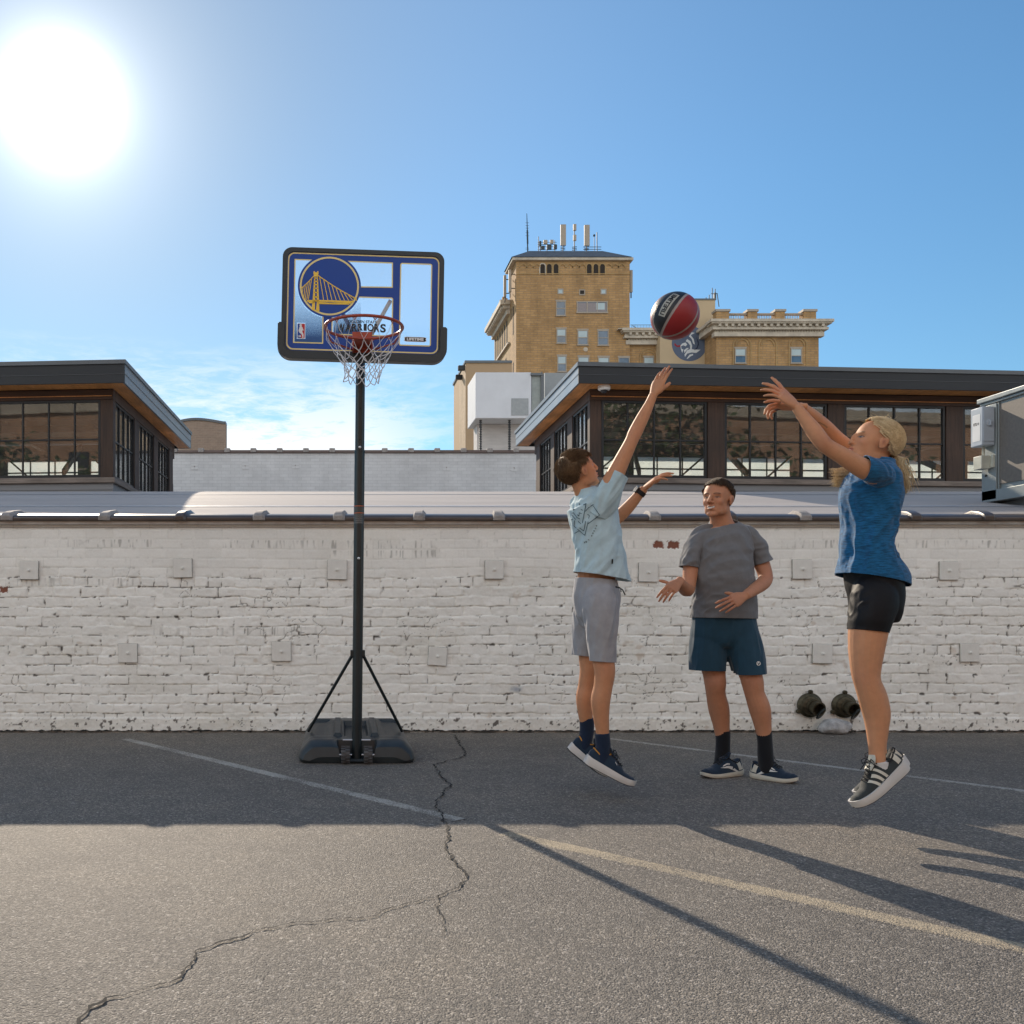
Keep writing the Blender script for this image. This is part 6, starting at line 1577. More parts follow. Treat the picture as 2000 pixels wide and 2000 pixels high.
# legs
limb(mb, [(J(1168, 1150, -.02), .05, .05), (J(1172, 1175, -.06), .078, .078), (J(1174, 1225, -.07), .076, .080), (J(1178, 1285, -.075), .058, .060), (J(1181, 1312, -.075), .054, .056), (J(1178, 1340, -.07), .049, .050), (J(1173, 1368, -.065), .050, .054), (J(1174, 1400, -.06), .041, .045), (J(1177, 1432, -.06), .034, .035), (J(1177, 1462, -.06), .033, .036), (J(1172, 1482, -.06), .034, .045)])
limb(mb, [(J(1160, 1150, .06), .05, .05), (J(1158, 1175, .10), .074, .076), (J(1153, 1225, .12), .070, .076), (J(1150, 1285, .13), .054, .056), (J(1151, 1308, .13), .051, .052), (J(1146, 1338, .14), .046, .048), (J(1142, 1362, .14), .047, .050), (J(1143, 1392, .145), .040, .042), (J(1146, 1422, .15), .033, .034), (J(1142, 1452, .15), .034, .042)])
me = remesh(mb, .0027, 5)
body = finish_body(me, SK, boy, [(J(1180, 1310, -.13), .045, (.52, .24, .15), .4), (J(1240, 850, -.15), .04, (.52, .24, .15), .4), (J(1298, 722, -.1), .03, (.50, .22, .16), .6)],
    dict(c=hc, R=hR, k=hk, brow=(.07, .045, .03), lip=(.42, .15, .12), smile=0, eye=(.06, .05, .04)))
M_hairb = vcolmat('x', .5); bpy.data.materials.remove(M_hairb)
def hairmat(name, dark, light, rough=.62):
    m, nt, b = newmat(name); v = coord(nt, (1, 1, 1)); n1 = noise(nt, 160, 4, .7, v); n2_ = noise(nt, 20, 3, .6, v)
    k = math_(nt, 'ADD', math_(nt, 'MULTIPLY', n1, .6), math_(nt, 'MULTIPLY', n2_, .4))
    L(nt, ramp(nt, k, [(.3, dark), (.7, light)]).outputs[0], b.inputs['Base Color']); b.inputs['Roughness'].default_value = rough; b.inputs['Specular IOR Level'].default_value = .22
    b.inputs['Subsurface Weight'].default_value = 0; return m
M_hb1 = hairmat('brown hair', (.045, .026, .014), (.24, .145, .075)); M_hm = hairmat('dark brown hair', (.014, .009, .006), (.13, .078, .042)); M_hg = hairmat('blond hair', (.50, .35, .17), (.95, .79, .52), .55)
def hl_boy(d):
    if d.z > .50: return True
    if d.z > .05: return d.x < .62-.9*(.50-d.z)
    return d.x < -.06-(-d.z)*.45 and d.z > -.80
short_hair(hc, hR, hk, 5, .004, lambda d: .034 if d.z > .3 else .020, hl_boy, lambda d: Vector((1, .15*d.y, -.1)) if d.z > .35 and d.x > -.5 else Vector((.15, 0, -1)), boy, M_hb1, 5000)
# t-shirt
M_tee = clothmat('pale blue cotton', (.46, .60, .65), .85, 240, .2)
mb = MB()
limb(mb, [(J(1175, 1150, .0), .172, .135), (J(1174, 1122, .0), .155, .128), (J(1172, 1085, .0), .136, .122), (J(1166, 1048, .01), .134, .122), (J(1160, 1015, .015), .136, .125), (J(1156, 985, .02), .133, .135), (J(1149, 969, .02), .105, .12), (J(1144, 959, .02), .060, .074), (J(1140, 946, .02), .052, .060)], (1, 0, 0), 6, 36, .2)
s1 = MB(); s2 = MB(); limb(s1, [(J(1165, 1005, -.05), .075, .075), (J(1182, 975, -.08), .080, .076), (J(1198, 945, -.105), .068, .066), (J(1213, 918, -.118), .060, .060), (J(1220, 900, -.12), .058, .058)], (1, 0, 0), 5, 24, .1)
limb(s2, [(J(1137, 978, .06), .078, .080), (J(1150, 1003, .14), .064, .062), (J(1168, 1018, .19), .052, .050)], (1, 0, 0), 5, 24, .2)
armd = (J(1240, 850, -.12)-J(1190, 950, -.10)).normalized(); adir = V3(.50, 0, .86)
def folds_boy(V, Nn):
    o = ridg(V, (.62, -.1, .78), 1.6, 15, 3, 2)*.0050+ridg(V, (.2, 0, 1), 2.2, 26, 9)*.0025
    o += ridg(V, (.55, 0, .85), 2.0, 28, 12)*.0045*gauss3(V, J(1190, 970, -.12), .14)
    # long sweep from the raised shoulder round to the back hem
    lo = (V-np.array(J(1185, 1000, -.12))) @ np.array((.86, 0, -.5)); o += ridg(V, (.75, 0, .66), 1.2, 34, 21)*.0050*gauss3(V, J(1160, 1095, -.12), .15)
    return o-.003
shirt = garment('t_shirt', mb, .0055, [(J(1175, 1126, 0), V3(-.17, 0, -1), .5), (J(1142, 955, .02), V3(-.25, 0, 1), .072)], folds_boy, M_tee, boy, extra=[(s1, [(J(1209, 926, -.117), armd+V3(.05, 0, -.05), 0)]), (s2, [(J(1160, 1012, .175), V3(.5, .8, -.2), 0)])])
bpy.context.view_layer.update()
from mathutils.bvhtree import BVHTree
def bvh(o, root):
    me = o.data; off = root.location; return BVHTree.FromPolygons([v.co+off for v in me.vertices], [tuple(p.vertices) for p in me.polygons])
def project(mb_name, polys2d, tree_, off, M, parent, d0, text=False, sub=1):
    """lay flat artwork (photo pixel polygons) on a garment along the photograph's viewing line"""
    mb = MB(); cam_ = Vector((0, 0, 1))
    for vs, fs in polys2d:
        out = []; ok = []
        for (x, y) in vs:
            t = P(x, y, d0); d = (t-cam_).normalized(); h = tree_.ray_cast(cam_+d*2, d)
            ok.append(h[0] is not None); out.append((h[0]+h[1]*off*(1 if h[1].dot(d) < 0 else -1)) if h[0] is not None else t)
        o = len(mb.v); mb.v += out
        for f in fs:
            if all(ok[i] for i in f) and max((out[f[i]]-out[f[i-1]]).length for i in range(len(f))) < .05: mb.f.append([o+i for i in f]); mb.mi.append(0)
    return obj(mb_name, mb, M, parent, smooth=False, flip=False)
def line2(a, b, w, n=6):
    a = Vector(a); b = Vector(b); t = (b-a).normalized(); nn = Vector((-t.y, t.x))*w/2; vs = []
    for i in range(n+1): c_ = a.lerp(b, i/n); vs += [tuple(c_+nn), tuple(c_-nn)]
    return vs, [(2*i, 2*i+1, 2*i+3, 2*i+2) for i in range(n)]
tz = lambda x, y: (1100+x/12.07, 950+y/12.07)
bt = bvh(shirt, boy)
LN = [((270, 800), (258, 935)), ((258, 935), (515, 1155)), ((515, 1155), (590, 830)), ((540, 410), (455, 865)), ((390, 975), (490, 1050)), ((490, 1050), (530, 820)), ((520, 590), (600, 500)), ((600, 500), (715, 425)), ((715, 460), (855, 675)), ((855, 675), (585, 885)),
      ((200, 635), (250, 620)), ((250, 620), (330, 735)), ((330, 735), (400, 770)), ((200, 665), (300, 780)), ((185, 795), (235, 770)), ((480, 440), (550, 405)), ((335, 665), (370, 700)), ((370, 700), (385, 620)), ((385, 620), (440, 645)), ((420, 540), (465, 565)), ((275, 1105), (370, 1050)), ((355, 820), (420, 885)), ((570, 655), (620, 690)), ((620, 690), (600, 760))]
sh_p = project('line_print', [line2(tz(*a), tz(*b), 1.15) for a, b in LN]+[line2(tz(380, 415), tz(405, 425), 2.4, 2), line2(tz(235, 540), tz(265, 550), 2.6, 2)], bt, .0022, mat('dark teal ink', (.03, .07, .10), .8), shirt, D0-.1)
mbt = MB(); text_mb(mbt, 'G', 1, 1, lambda p: p)
polys = []
for ch, x, y, a in (('T', 350, 1255, 20), ('E', 400, 1300, 10), ('S', 460, 1325, 0), ('J', 500, 1320, -20), ('E', 548, 1305, -28), ('T', 605, 1265, -34), ('G', 670, 1165, -48), ('O', 700, 1105, -52), ('O', 730, 1050, -56), ('D', 762, 990, -60), ('S', 785, 930, -62)):
    m_ = MB(); text_mb(m_, ch, 30, 34, lambda p: p, .05); c_, s_ = math.cos(math.radians(a)), math.sin(math.radians(a))
    if ch in 'TES' and x < 480: continue
    polys.append(([tz(x+v.x*c_+v.y*s_, y+v.x*s_-v.y*c_) for v in m_.v], m_.f))
project('lettering', polys, bt, .0024, M_ink, shirt, D0-.1)
project('hem_tag', [line2((1195.5, 1092), (1195, 1101), 2.6, 2)], bt, .003, M_ink, shirt, D0-.1)
# shorts
M_short = clothmat('light grey cotton shorts', (.335, .335, .355), .8, 200, .25)
mb = MB()
limb(mb, [(J(1163, 1120, .015), .108, .112), (J(1164, 1140, .015), .116, .118), (J(1165, 1165, .02), .128, .135), (J(1166, 1200, .02), .118, .13), (J(1166, 1222, .02), .085, .11)], (1, 0, 0), 6, 32, .2)
limb(mb, [(J(1168, 1140, -.0), .07, .07), (J(1170, 1170, -.045), .098, .100), (J(1174, 1215, -.068), .094, .098), (J(1176, 1262, -.072), .078, .080), (J(1176, 1300, -.075), .073, .074), (J(1176, 1325, -.075), .072, .072)], (1, 0, 0), 5, 28, .2)
limb(mb, [(J(1162, 1140, .04), .07, .07), (J(1158, 1170, .08), .096, .098), (J(1150, 1215, .12), .092, .095), (J(1144, 1258, .13), .078, .078), (J(1142, 1290, .135), .072, .074), (J(1142, 1310, .135), .072, .07)], (1, 0, 0), 5, 28, .2)
garment('shorts', mb, .0055, [(J(1164, 1131, .015), V3(.08, 0, 1), .2), (J(1176, 1292, -.075), V3(-.06, 0, -1), .12), (J(1142, 1281, .135), V3(-.1, 0, -1), .12)],
    lambda V, Nn: ridg(V, (.25, 0, 1), 3, 18, 33, 2)*.0050+ridg(V, (-.5, 0, 1), 4, 26, 35)*.003*gauss3(V, J(1150, 1200, 0), .15)-.002, M_short, boy)
mb = MB(); mb.tube([J(1203, 1146, -.09), J(1210, 1148, -.12), J(1216, 1152, -.12), J(1221, 1162, -.11)], .0035, 6); mb.tube([J(1203, 1147, -.09), J(1212, 1149, -.13), J(1213, 1156, -.12)], .003, 6); obj('drawstring', mb, lacek, boy)
# watch
wd = (J(1257, 956, .11)-J(1240, 976, .13)).normalized(); wc = J(1251, 962, .118); Rw = wd.to_track_quat('Z', 'Y').to_matrix()
mb = MB(); mb.lathe([(.0275, -.012), (.0300, -.012), (.0300, .012), (.0275, .012)], 28, lambda v: wc+Rw @ v, caps=False); vs_ = None; wt = obj('watch', mb, lacek, boy)
side_ = V3(-.4, -.35, .8); side_ = (side_-wd*side_.dot(wd)).normalized(); c2_ = wc+side_*.030; s2_ = wd.cross(side_)
mb = MB(); mb.hexa([c2_+wd*a*.019+s2_*b*.018+side_*c_ for c_ in (-.004, .007) for a, b in ((-1, -1), (1, -1), (1, 1), (-1, 1))]); obj('watch_case', mb, mat('dark glass case', (.015, .017, .02), .15), wt, bevel=.003)
# socks and shoes
def ft(px, py, dd, dx, dz): return J(px, py, dd)
sock(boy, [(J(1176, 1433, -.06), .0385, .040), (J(1178, 1455, -.06), .0385, .042), (J(1177, 1475, -.06), .0385, .048), (J(1172, 1490, -.06), .036, .052)], M_sockn)
sock(boy, [(J(1146, 1403, .15), .040, .042), (J(1146, 1428, .15), .038, .042), (J(1142, 1450, .15), .036, .048), (J(1138, 1462, .15), .034, .05)], M_sockn)
sm = dict(upper=knitn, sole=rubw, outsole=rubk, collar=orange, lace=lacek, mark=markw)
shoe(boy, J(1139, 1490, -.06), J(1236, 1540, -.10), V3(.46, 0, .89), .100, sm, 'arcs', .042)
shoe(boy, J(1107, 1462, .15), J(1183, 1522, .10), V3(.60, 0, .80), .098, sm, 'arcs', .036)

# ================================================================== the man
D0 = 5.66
man = thing('person', V3(J(1413, 0).x, D0, 0), 'smiling man in grey t-shirt and dark blue shorts standing with hands out', 'person')
hc = J(1401, 976, -.02); hR = R3((-.70, -.71, .03), (.06, .02, 1)); hk = 1.05
SKM = (.52, .24, .135)
mb = MB(); head_shapes(mb, hc, hR, hk, jaw=1.10, nose=1.05, neck=J(1411, 1030, .02), neck_r=.060)
limb(mb, [(J(1413, 1235, .02), .150, .115), (J(1414, 1200, .02), .160, .118), (J(1414, 1155, .01), .155, .122), (J(1412, 1100, .01), .158, .118), (J(1412, 1060, .02), .165, .105), (J(1412, 1036, .03), .12, .09), (J(1411, 1022, .03), .06, .065)], (1, 0, 0), 6, 36)
# arm on the left of the picture reaches forward
limb(mb, [(J(1370, 1050, .01), .055, .055), (J(1357, 1072, .00), .054, .052), (J(1350, 1105, -.02), .046, .046), (J(1346, 1138, -.05), .040, .040), (J(1342, 1152, -.09), .041, .040), (J(1334, 1146, -.18), .036, .035), (J(1326, 1138, -.27), .028, .027)])
hand(mb, J(1325, 1137, -.28), V3(-.072, -.050, -.050), V3(.05, -.62, .55), .93, (2, 0, -1, -3), (18, 22, 26, 30), 1, th=(.25, .9, .05), wr=.027)
# other arm bent across the belly
limb(mb, [(J(1458, 1048, .02), .056, .056), (J(1472, 1068, .02), .054, .053), (J(1487, 1100, .00), .046, .045), (J(1495, 1125, -.03), .041, .041), (J(1491, 1138, -.06), .041, .040), (J(1474, 1151, -.13), .036, .034), (J(1456, 1163, -.20), .027, .026)])
hand(mb, J(1454, 1164, -.205), V3(-.088, -.03, -.036), V3(-.15, -.96, .25), .98, (6, 2, -3, -7), (12, 14, 16, 18), 1, th=(.85, .62, -.05), wr=.027)
# legs
limb(mb, [(J(1392, 1225, .04), .092, .098), (J(1391, 1280, .03), .080, .085), (J(1395, 1318, .01), .064, .066), (J(1397, 1334, .0), .061, .064), (J(1398, 1355, .02), .055, .058), (J(1404, 1385, .05), .059, .064), (J(1409, 1418, .06), .047, .050), (J(1412, 1450, .06), .037, .039), (J(1411, 1475, .07), .039, .048), (J(1408, 1492, .07), .036, .05)])
limb(mb, [(J(1442, 1225, .0), .092, .098), (J(1456, 1280, -.04), .080, .085), (J(1466, 1318, -.08), .064, .066), (J(1470, 1334, -.09), .061, .064), (J(1474, 1355, -.09), .055, .058), (J(1484, 1385, -.09), .059, .064), (J(1490, 1418, -.09), .047, .050), (J(1494, 1450, -.10), .037, .039), (J(1495, 1475, -.10), .039, .048), (J(1497, 1496, -.10), .036, .05)])
me = remesh(mb, .0028, 5)
finish_body(me, SKM, man, [(J(1396, 1330, -.06), .05, (.44, .19, .12), .5), (J(1470, 1330, -.15), .05, (.44, .19, .12), .5), (J(1500, 1125, -.05), .06, (.46, .20, .13), .5), (J(1420, 1180, -.22), .07, (.42, .19, .13), .5)],
    dict(c=hc, R=hR, k=hk, brow=(.05, .03, .02), lip=(.30, .095, .07), smile=1, eye=(.03, .02, .015), squint=.62))
def hl_man(d):
    if d.z > .56: return d.x < .72 or d.z > .62
    if d.z > .0: return d.x < .42-.55*(.56-d.z)
    return d.x < -.06-(-d.z)*.45 and d.z > -.66
short_hair(hc, hR, hk, 8, .001, lambda d: .022 if d.z > .3 else .012, hl_man, lambda d: Vector((.7, .5, 0)) if d.z > .45 else Vector((.1, 0, -1)), man, M_hm, 5000)
M_grey = clothmat('grey cotton', (.175, .175, .180), .85, 220, .2)
mb = MB()
limb(mb, [(J(1414, 1232, .01), .205, .150), (J(1413.5, 1200, .01), .196, .150), (J(1415, 1160, .005), .185, .152), (J(1411, 1120, .0), .180, .150), (J(1411, 1085, .01), .182, .140), (J(1412, 1055, .02), .190, .118), (J(1412, 1036, .03), .165, .100), (J(1411, 1022, .03), .088, .082), (J(1409, 1010, .02), .064, .070)], (1, 0, 0), 6, 40, .2)
s1 = MB(); s2 = MB()
limb(s1, [(J(1392, 1042, .03), .050, .060), (J(1374, 1046, .02), .064, .070), (J(1360, 1060, .01), .066, .074), (J(1350, 1085, -.01), .060, .072), (J(1345, 1112, -.02), .055, .070), (J(1344, 1130, -.03), .053, .068)], (1, 0, 0), 5, 26, .1)
limb(s2, [(J(1438, 1040, .03), .050, .060), (J(1456, 1046, .03), .066, .072), (J(1470, 1060, .02), .068, .076), (J(1482, 1082, .01), .064, .072), (J(1491, 1102, .0), .058, .068), (J(1497, 1120, -.01), .056, .066)], (1, 0, 0), 5, 26, .1)
def folds_man(V, Nn):
    fr = np.clip(-Nn[:, 1], 0, 1)
    o = ridg(V, (1, 0, .22), 2.2, 15, 5, 2)*.0060+ridg(V, (1, 0, -.35), 2.2, 24, 6)*.003*gauss3(V, J(1370, 1110, -.14), .16)
    o += ridg(V, (.75, 0, .66), 2.0, 26, 7)*.0055*gauss3(V, J(1380, 1055, -.1), .13)+ridg(V, (-.6, 0, .8), 2, 26, 8)*.004*gauss3(V, J(1462, 1070, -.06), .12)
    o += ridg(V, (1, 0, .1), 3, 30, 14)*.0045*gauss3(V, J(1375, 1190, -.12), .10)
    return o-.002
garment('t_shirt', mb, .0055, [(J(1414, 1207, .01), V3(-.02, 0, -1), .5), (J(1409, 1019, .01), V3(-.06, -.35, 1), .13)], folds_man, M_grey, man, extra=[(s1, [(J(1346, 1108, -.02), V3(-.14, -.05, -1), 0)]), (s2, [(J(1490, 1099, .0), V3(.35, -.05, -1), 0)])])
M_navy = clothmat('dark teal blue shorts', (.012, .050, .085), .7, 200, .2)
mb = MB()
limb(mb, [(J(1414, 1185, .01), .180, .128), (J(1414, 1215, .01), .190, .135), (J(1414, 1245, .01), .195, .13), (J(1414, 1262, .01), .15, .11)], (1, 0, 0), 6, 36, .2)
limb(mb, [(J(1398, 1192, .01), .10, .08), (J(1391, 1220, .02), .112, .11), (J(1384, 1260, .015), .112, .11), (J(1382, 1300, .01), .107, .108), (J(1382, 1325, .005), .106, .108)], (1, 0, 0), 5, 28, .2)
limb(mb, [(J(1432, 1192, .01), .10, .08), (J(1440, 1220, .0), .110, .11), (J(1452, 1260, -.03), .108, .11), (J(1462, 1302, -.06), .098, .105), (J(1465, 1330, -.08), .094, .105)], (1, 0, 0), 5, 28, .2)
so_ = garment('shorts', mb, .0055, [(J(1382, 1309, .005), V3(-.02, 0, -1), .16), (J(1464, 1316, -.07), V3(.04, 0, -1), .125)],
    lambda V, Nn: ridg(V, (.1, 0, 1), 2.4, 15, 43, 2)*.0055-.002, M_navy, man)
st_ = bvh(so_, man); cc_ = [(1481+4*math.cos(a*math.pi/8), 1296+4.2*math.sin(a*math.pi/8)) for a in range(16)]
pt_ = project('round_badge', [(cc_+[(1481, 1296)], [(i, (i+1) % 16, 16) for i in range(16)])], st_, .003, markw, so_, D0-.1)
project('badge_mark', [line2((1479, 1294), (1481, 1299), 1.2, 2), line2((1483, 1294), (1481, 1299), 1.2, 2)], st_, .0045, M_ink, pt_, D0-.1)
sock(man, [(J(1411.5, 1428, .06), .0435, .046), (J(1412, 1450, .06), .0415, .043), (J(1411, 1475, .07), .042, .052), (J(1408, 1500, .07), .040, .060)], M_sockk)
sock(man, [(J(1492, 1430, -.09), .0435, .046), (J(1494, 1450, -.10), .0415, .043), (J(1495, 1475, -.10), .042, .052), (J(1498, 1506, -.10), .042, .060)], M_sockk)
smm = dict(upper=knitn, sole=markc, outsole=gum, collar=lacek, lace=lacek, mark=markw, heel=markc)
def gp(px, py, z=0.004): q = G(px, py); q.z = z; return q
hl, tl2 = gp(1440, 1511), gp(1366, 1512)
shoe(man, V3(J(1440, 0, .08).x+.010, 5.72, .003), V3(J(1365, 0).x-.005, 5.60, .003), V3(0, 0, 1), .108, smm, 'swoops', .028)
shoe(man, V3(J(1482, 0, -.1).x-.01, 5.63, .003), V3(J(1550, 0, -.15).x-.02, 5.42, .003), V3(0, 0, 1), .108, smm, 'swoops', .028)
# wedding ring
# ================================================================== the young woman
D0 = 4.11
LS[0] = .93
girl = thing('person', V3(J(1700, 0).x, D0, 0), 'young woman with blond ponytail in blue t-shirt and black shorts jumping to shoot', 'person')
hc = J(1707, 868, .0); hR = R3((-.93, .10, .33), (.33, 0, .94)); hk = .97
SKG = (.60, .295, .16)
mb = MB(); head_shapes(mb, hc, hR, hk, jaw=.88, nose=.72, neck=J(1722, 915, .0), neck_r=.046)
limb(mb, [(J(1710, 1195, .0), .085, .11), (J(1709, 1160, .0), .088, .115), (J(1702, 1115, .0), .080, .108), (J(1694, 1060, .0), .085, .115), (J(1699, 1000, .0), .098, .125), (J(1706, 955, .0), .092, .13), (J(1716, 925, .0), .07, .12), (J(1722, 905, .0), .045, .05)], (1, 0, 0), 6, 32)
limb(mb, [(J(1716, 930, -.13), .046, .046), (J(1700, 922, -.17), .046, .045), (J(1675, 909, -.185), .042, .040), (J(1650, 893, -.19), .038, .036), (J(1618, 874, -.19), .034, .033), (J(1606, 863, -.19), .034, .033), (J(1590, 842, -.175), .034, .033), (J(1570, 815, -.155), .027, .026), (J(1557, 797, -.14), .022, .023)])
hand(mb, J(1555, 795, -.14), V3(-.70, .05, .68), V3(.30, -.80, .40), .90, (24, 8, -1, -10), (6, 14, 18, 20), 1, th=(.8, .25, .6), thc=.5, wr=.023)
limb(mb, [(J(1716, 930, .13), .046, .046), (J(1700, 912, .16), .045, .044), (J(1668, 885, .16), .040, .038), (J(1636, 858, .14), .034, .033), (J(1612, 835, .10), .034, .033), (J(1582, 808, .03), .028, .027), (J(1562, 795, -.01), .022, .022)])
hand(mb, J(1560, 794, -.015), V3(-.088, .01, .012), V3(-.10, .30, .95), .92, (14, 5, -4, -12), (10, 26, 34, 38), -1, th=(.8, .5, .4), wr=.023)
limb(mb, [(J(1708, 1160, -.04), .06, .06), (J(1705, 1185, -.085), .084, .084), (J(1697, 1222, -.09), .084, .084), (J(1692, 1270, -.09), .074, .074), (J(1691, 1312, -.09), .061, .062), (J(1695, 1335, -.09), .056, .058), (J(1705, 1365, -.085), .060, .060), (J(1712, 1395, -.08), .058, .056), (J(1713, 1430, -.08), .045, .044), (J(1713, 1465, -.08), .035, .036), (J(1714, 1492, -.08), .034, .040), (J(1722, 1512, -.08), .034, .036)])
limb(mb, [(J(1708, 1160, .04), .06, .06), (J(1705, 1185, .085), .084, .084), (J(1697, 1222, .09), .084, .084), (J(1690, 1268, .10), .074, .074), (J(1690, 1308, .11), .060, .061), (J(1695, 1331, .12), .055, .057), (J(1706, 1360, .13), .059, .060), (J(1713, 1390, .14), .056, .055), (J(1716, 1425, .15), .044, .043), (J(1716, 1458, .16), .034, .035), (J(1718, 1485, .16), .034, .04)])
me = remesh(mb, .0027, 5)
finish_body(me, SKG, girl, [(J(1680, 1325, -.13), .05, (.52, .24, .15), .4), (J(1608, 866, -.2), .04, (.44, .19, .12), .5), (J(1530, 765, -.12), .05, (.52, .24, .17), .6)],
    dict(c=hc, R=hR, k=hk, brow=(.25, .15, .08), lip=(.45, .16, .13), smile=0, eye=(.08, .10, .12)))
# hair: swept back into a tail
rg = random.Random(21); q = lambda v: hc+hR @ (Vector(v)*hk)
tie = J(1746, 891, .0); mb = MB()
rr3 = (.1045, .0825, .0905)
def hl_girl(d):
    if d.z > .55: return d.x < .70 or d.z > .66
    if d.z > .30: return d.x < .64
    if d.z > -.05: return d.x < .40
    return d.x < -.02-(-d.z)*.35 and d.z > -.70
nu, nv = 72, 48; vs = []; keep = []
for j in range(nv+1):
    for i in range(nu):
        a = 2*math.pi*i/nu; t_ = math.pi*j/nv; d = Vector((math.sin(t_)*math.cos(a), math.sin(t_)*math.sin(a), math.cos(t_)))
        vs.append(q((-.012+d.x*rr3[0], d.y*rr3[1], .032+d.z*rr3[2]))); keep.append(hl_girl(d))
mb.add(vs, [f for j in range(nv) for i in range(nu) for f in [(j*nu+i, j*nu+(i+1) % nu, (j+1)*nu+(i+1) % nu, (j+1)*nu+i)] if all(keep[t] for t in f)])
tl_ = Matrix(hR).transposed() @ (tie-hc)/hk
cnt = 0
while cnt < 1500:
    d = Vector((rg.gauss(0, 1), rg.gauss(0, 1), rg.gauss(0, 1))).normalized()
    if not hl_girl(d): continue
    if d.x < .1 and rg.random() < .35: continue
    cnt += 1; path = []; cc = Vector((-.012, 0, .032)); e = (tl_-cc).normalized(); j_ = .0025+.003*rg.random()
    for k in range(8):
        t = k/7; m_ = (d*(1-t)+e*t); m_.normalize(); p = cc+Vector((m_.x*(rr3[0]+j_), m_.y*(rr3[1]+j_), m_.z*(rr3[2]+j_)))
        if k == 7: p = tl_+Vector((rg.gauss(0, .004), rg.gauss(0, .004), rg.gauss(0, .004)))
        elif k == 6: p = p.lerp(tl_, .45)
        path.append(q(p))
    mb.tube(path, .0011, 3, caps=False)
for k in range(700):       # the tail itself
    o = Vector((rg.gauss(0, 1), rg.gauss(0, 1), 0)); L_ = .11+.06*rg.random(); b = tie+Vector((o.x*.005, o.y*.005, 0)); s_ = rg.gauss(0, 1)*.010; s2 = rg.gauss(0, 1)*.014
    path = [b, b+V3(.012+o.x*.006, o.y*.01, -.016), b+V3(.022+s_*.9, s2*.8, -L_*.35), b+V3(.030+s_*1.3+.006*math.sin(k), s2*1.3, -L_*.7), b+V3(.036+s_*1.6, s2*1.5, -L_)]
    mb.tube(path, [.0012, .0016, .0014, .0011, .0004], 3, caps=False)
for k in range(1000):       # long lock blown forward past the shoulder
    a = rg.random(); b = J(1716-rg.random()*10, 890+rg.random()*14, .075+rg.gauss(0, .008)); e = J(1628+rg.gauss(0, 6)+24*a, 914+rg.random()*38, .10+rg.gauss(0, .02))
    m1_ = b.lerp(e, .35)+V3(0, .01, -.022+rg.gauss(0, .006)); m2_ = b.lerp(e, .7)+V3(0, .01, -.020+rg.gauss(0, .009)); mb.tube([b, m1_, m2_, e], [.0012, .0016, .0014, .0004], 3, caps=False)
for k in range(70):        # fly-away hairs on the crown
    d = Vector((rg.gauss(.1, .4), rg.gauss(0, .5), 1)).normalized(); p = Vector((-.012+d.x*rr3[0], d.y*rr3[1], .032+d.z*rr3[2])); u = Vector((rg.gauss(.1, .5), rg.gauss(0, .4), .55)).normalized(); l = .012+.022*rg.random()
    mb.tube([q(p), q(p+u*l*.5), q(p+u*l+Vector((.008*rg.gauss(0, 1), 0, -.003)))], [.0007, .0005, .0003], 3, caps=False)
hair = obj('hair', mb, M_hg, girl, flip=False, angle=180)
td = V3(.6, 0, -.8).normalized(); Rt = td.to_track_quat('Z', 'Y').to_matrix()
mb = MB(); mb.tube([tie+Rt @ Vector((.0125*math.cos(a*math.pi/10), .0125*math.sin(a*math.pi/10), 0)) for a in range(20)], .0042, 8, closed=True); obj('hair_tie', mb, lacek, hair)
# t-shirt
M_bluet = clothmat('heathered blue jersey', (.008, .105, .245), .8, 200, .2, heather=.42)
mb = MB()
limb(mb, [(J(1700, 1160, .0), .175, .165), (J(1699, 1128, .0), .160, .162), (J(1694, 1090, .0), .122, .155), (J(1692, 1062, .0), .106, .15), (J(1698, 1020, .0), .112, .155), (J(1700, 980, .0), .128, .16), (J(1703, 950, .0), .122, .162), (J(1712, 925, .0), .090, .155), (J(1721, 905, .0), .058, .085), (J(1726, 893, .0), .050, .058)], (1, 0, 0), 6, 40, .2)
sl_ = {-1: MB(), 1: MB()}
for s_, dy in ((-1, 0), (1, 0)):
    limb(sl_[s_], [(J(1722, 935, s_*.10), .065, .060), (J(1708, 922, s_*.155), .064, .060), (J(1690, 914, s_*.180), .056, .055), (J(1676, 908, s_*.188), .053, .052)], (1, 0, 0), 5, 26, .1)
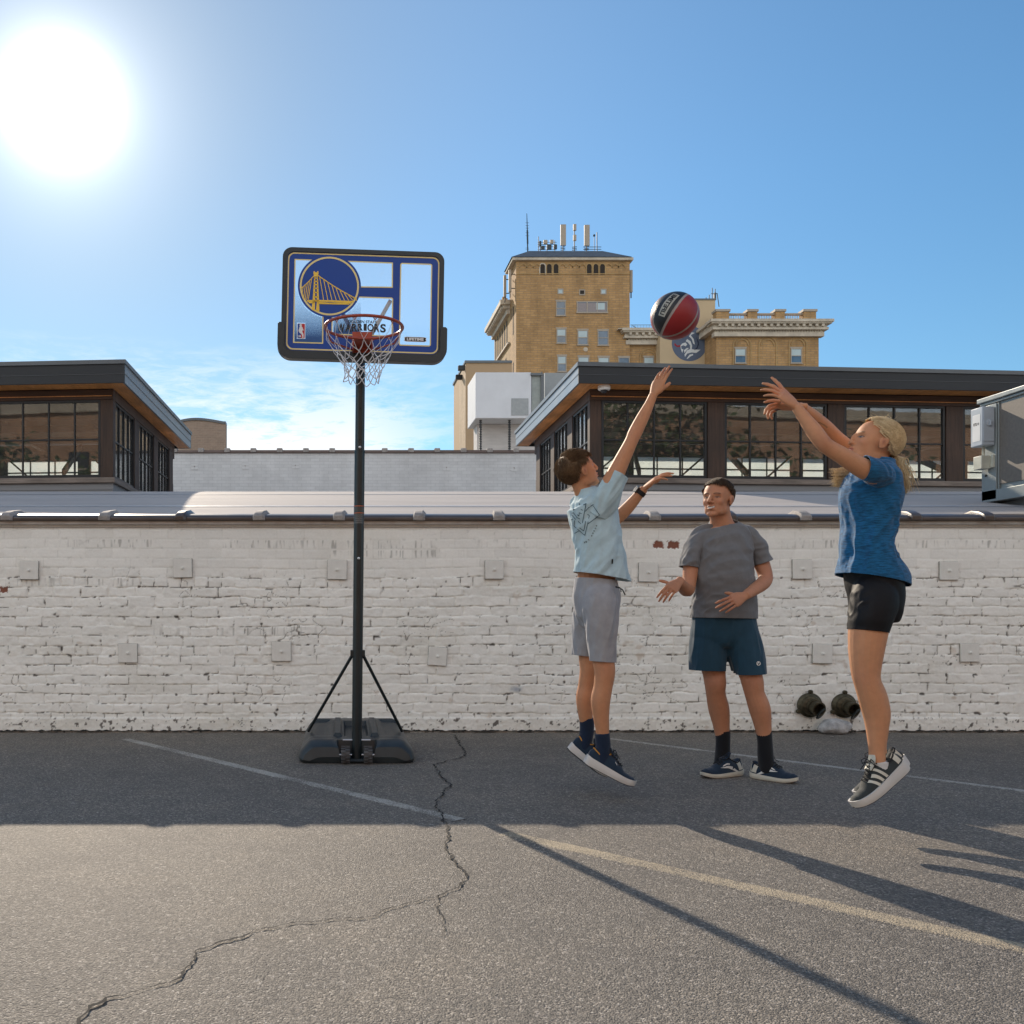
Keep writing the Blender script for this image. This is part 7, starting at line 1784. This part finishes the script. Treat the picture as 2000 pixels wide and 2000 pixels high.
def folds_girl(V, Nn):
    o = ridg(V, (.62, -.1, -.78), 1.8, 20, 61, 2)*.0042
    o += ridg(V, (.75, 0, .66), 2.2, 34, 63)*.0045*gauss3(V, J(1740, 1020, -.12), .13)
    o += ridg(V, (.2, 0, 1), 1.6, 16, 65)*.010*gauss3(V, J(1650, 1060, -.08), .14)
    o += gauss3(V, J(1768, 1125, 0), .06)*.012
    return o-.002
garment('t_shirt', mb, .0055, [(J(1697, 1130, 0), V3(-.20, 0, -1), .45), (J(1724, 898, 0), V3(.2, 0, 1), .10)], folds_girl, M_bluet, girl, extra=[(sl_[-1], [(J(1688, 913, -.18), V3(-1, 0, .05), 0)]), (sl_[1], [(J(1688, 913, .18), V3(-1, 0, .05), 0)])])
M_blk = clothmat('black stretch fabric', (.006, .006, .008), .6, 300, .12, sheen=0)
mb = MB()
limb(mb, [(J(1702, 1085, .0), .104, .14), (J(1705, 1125, .0), .112, .152), (J(1711, 1160, .0), .110, .146), (J(1710, 1185, .0), .104, .145), (J(1706, 1205, .0), .10, .13)], (1, 0, 0), 6, 36, .2)
for s_ in (-1, 1):
    limb(mb, [(J(1708, 1130, s_*.03), .08, .08), (J(1708, 1168, s_*.072), .101, .098), (J(1700, 1208, s_*.088), .092, .098), (J(1695, 1232, s_*.09), .0845, .090), (J(1693, 1255, s_*.092), .082, .084)], (1, 0, 0), 5, 28, .2)
garment('shorts', mb, .005, [(J(1694, 1232, -.09), V3(-.11, 0, -1), .12), (J(1694, 1232, .09), V3(-.11, 0, -1), .12)],
    lambda V, Nn: ridg(V, (1, 0, .2), 3, 34, 71)*.0022*gauss3(V, J(1665, 1180, -.1), .10)+ridg(V, (1, 0, .1), 3, 20, 72)*.0012, M_blk, girl)
sock(girl, [(J(1716, 1487, -.08), .0375, .040), (J(1718, 1500, -.08), .037, .044), (J(1726, 1514, -.08), .034, .046)], M_sockw)
sock(girl, [(J(1718, 1478, .16), .0375, .040), (J(1720, 1492, .16), .037, .044), (J(1724, 1502, .16), .034, .044)], M_sockw)
smg = dict(upper=knitk, sole=rubw, outsole=rubk, collar=lacek, lace=lacek, mark=markc, tongue=markc)
shoe(girl, J(1772, 1500, -.08), J(1672, 1583, -.11), V3(-.64, 0, .77), .098, smg, 'stripes', .044)
shoe(girl, J(1772, 1492, .16), J(1678, 1563, .13), V3(-.60, 0, .80), .098, smg, 'stripes', .044)
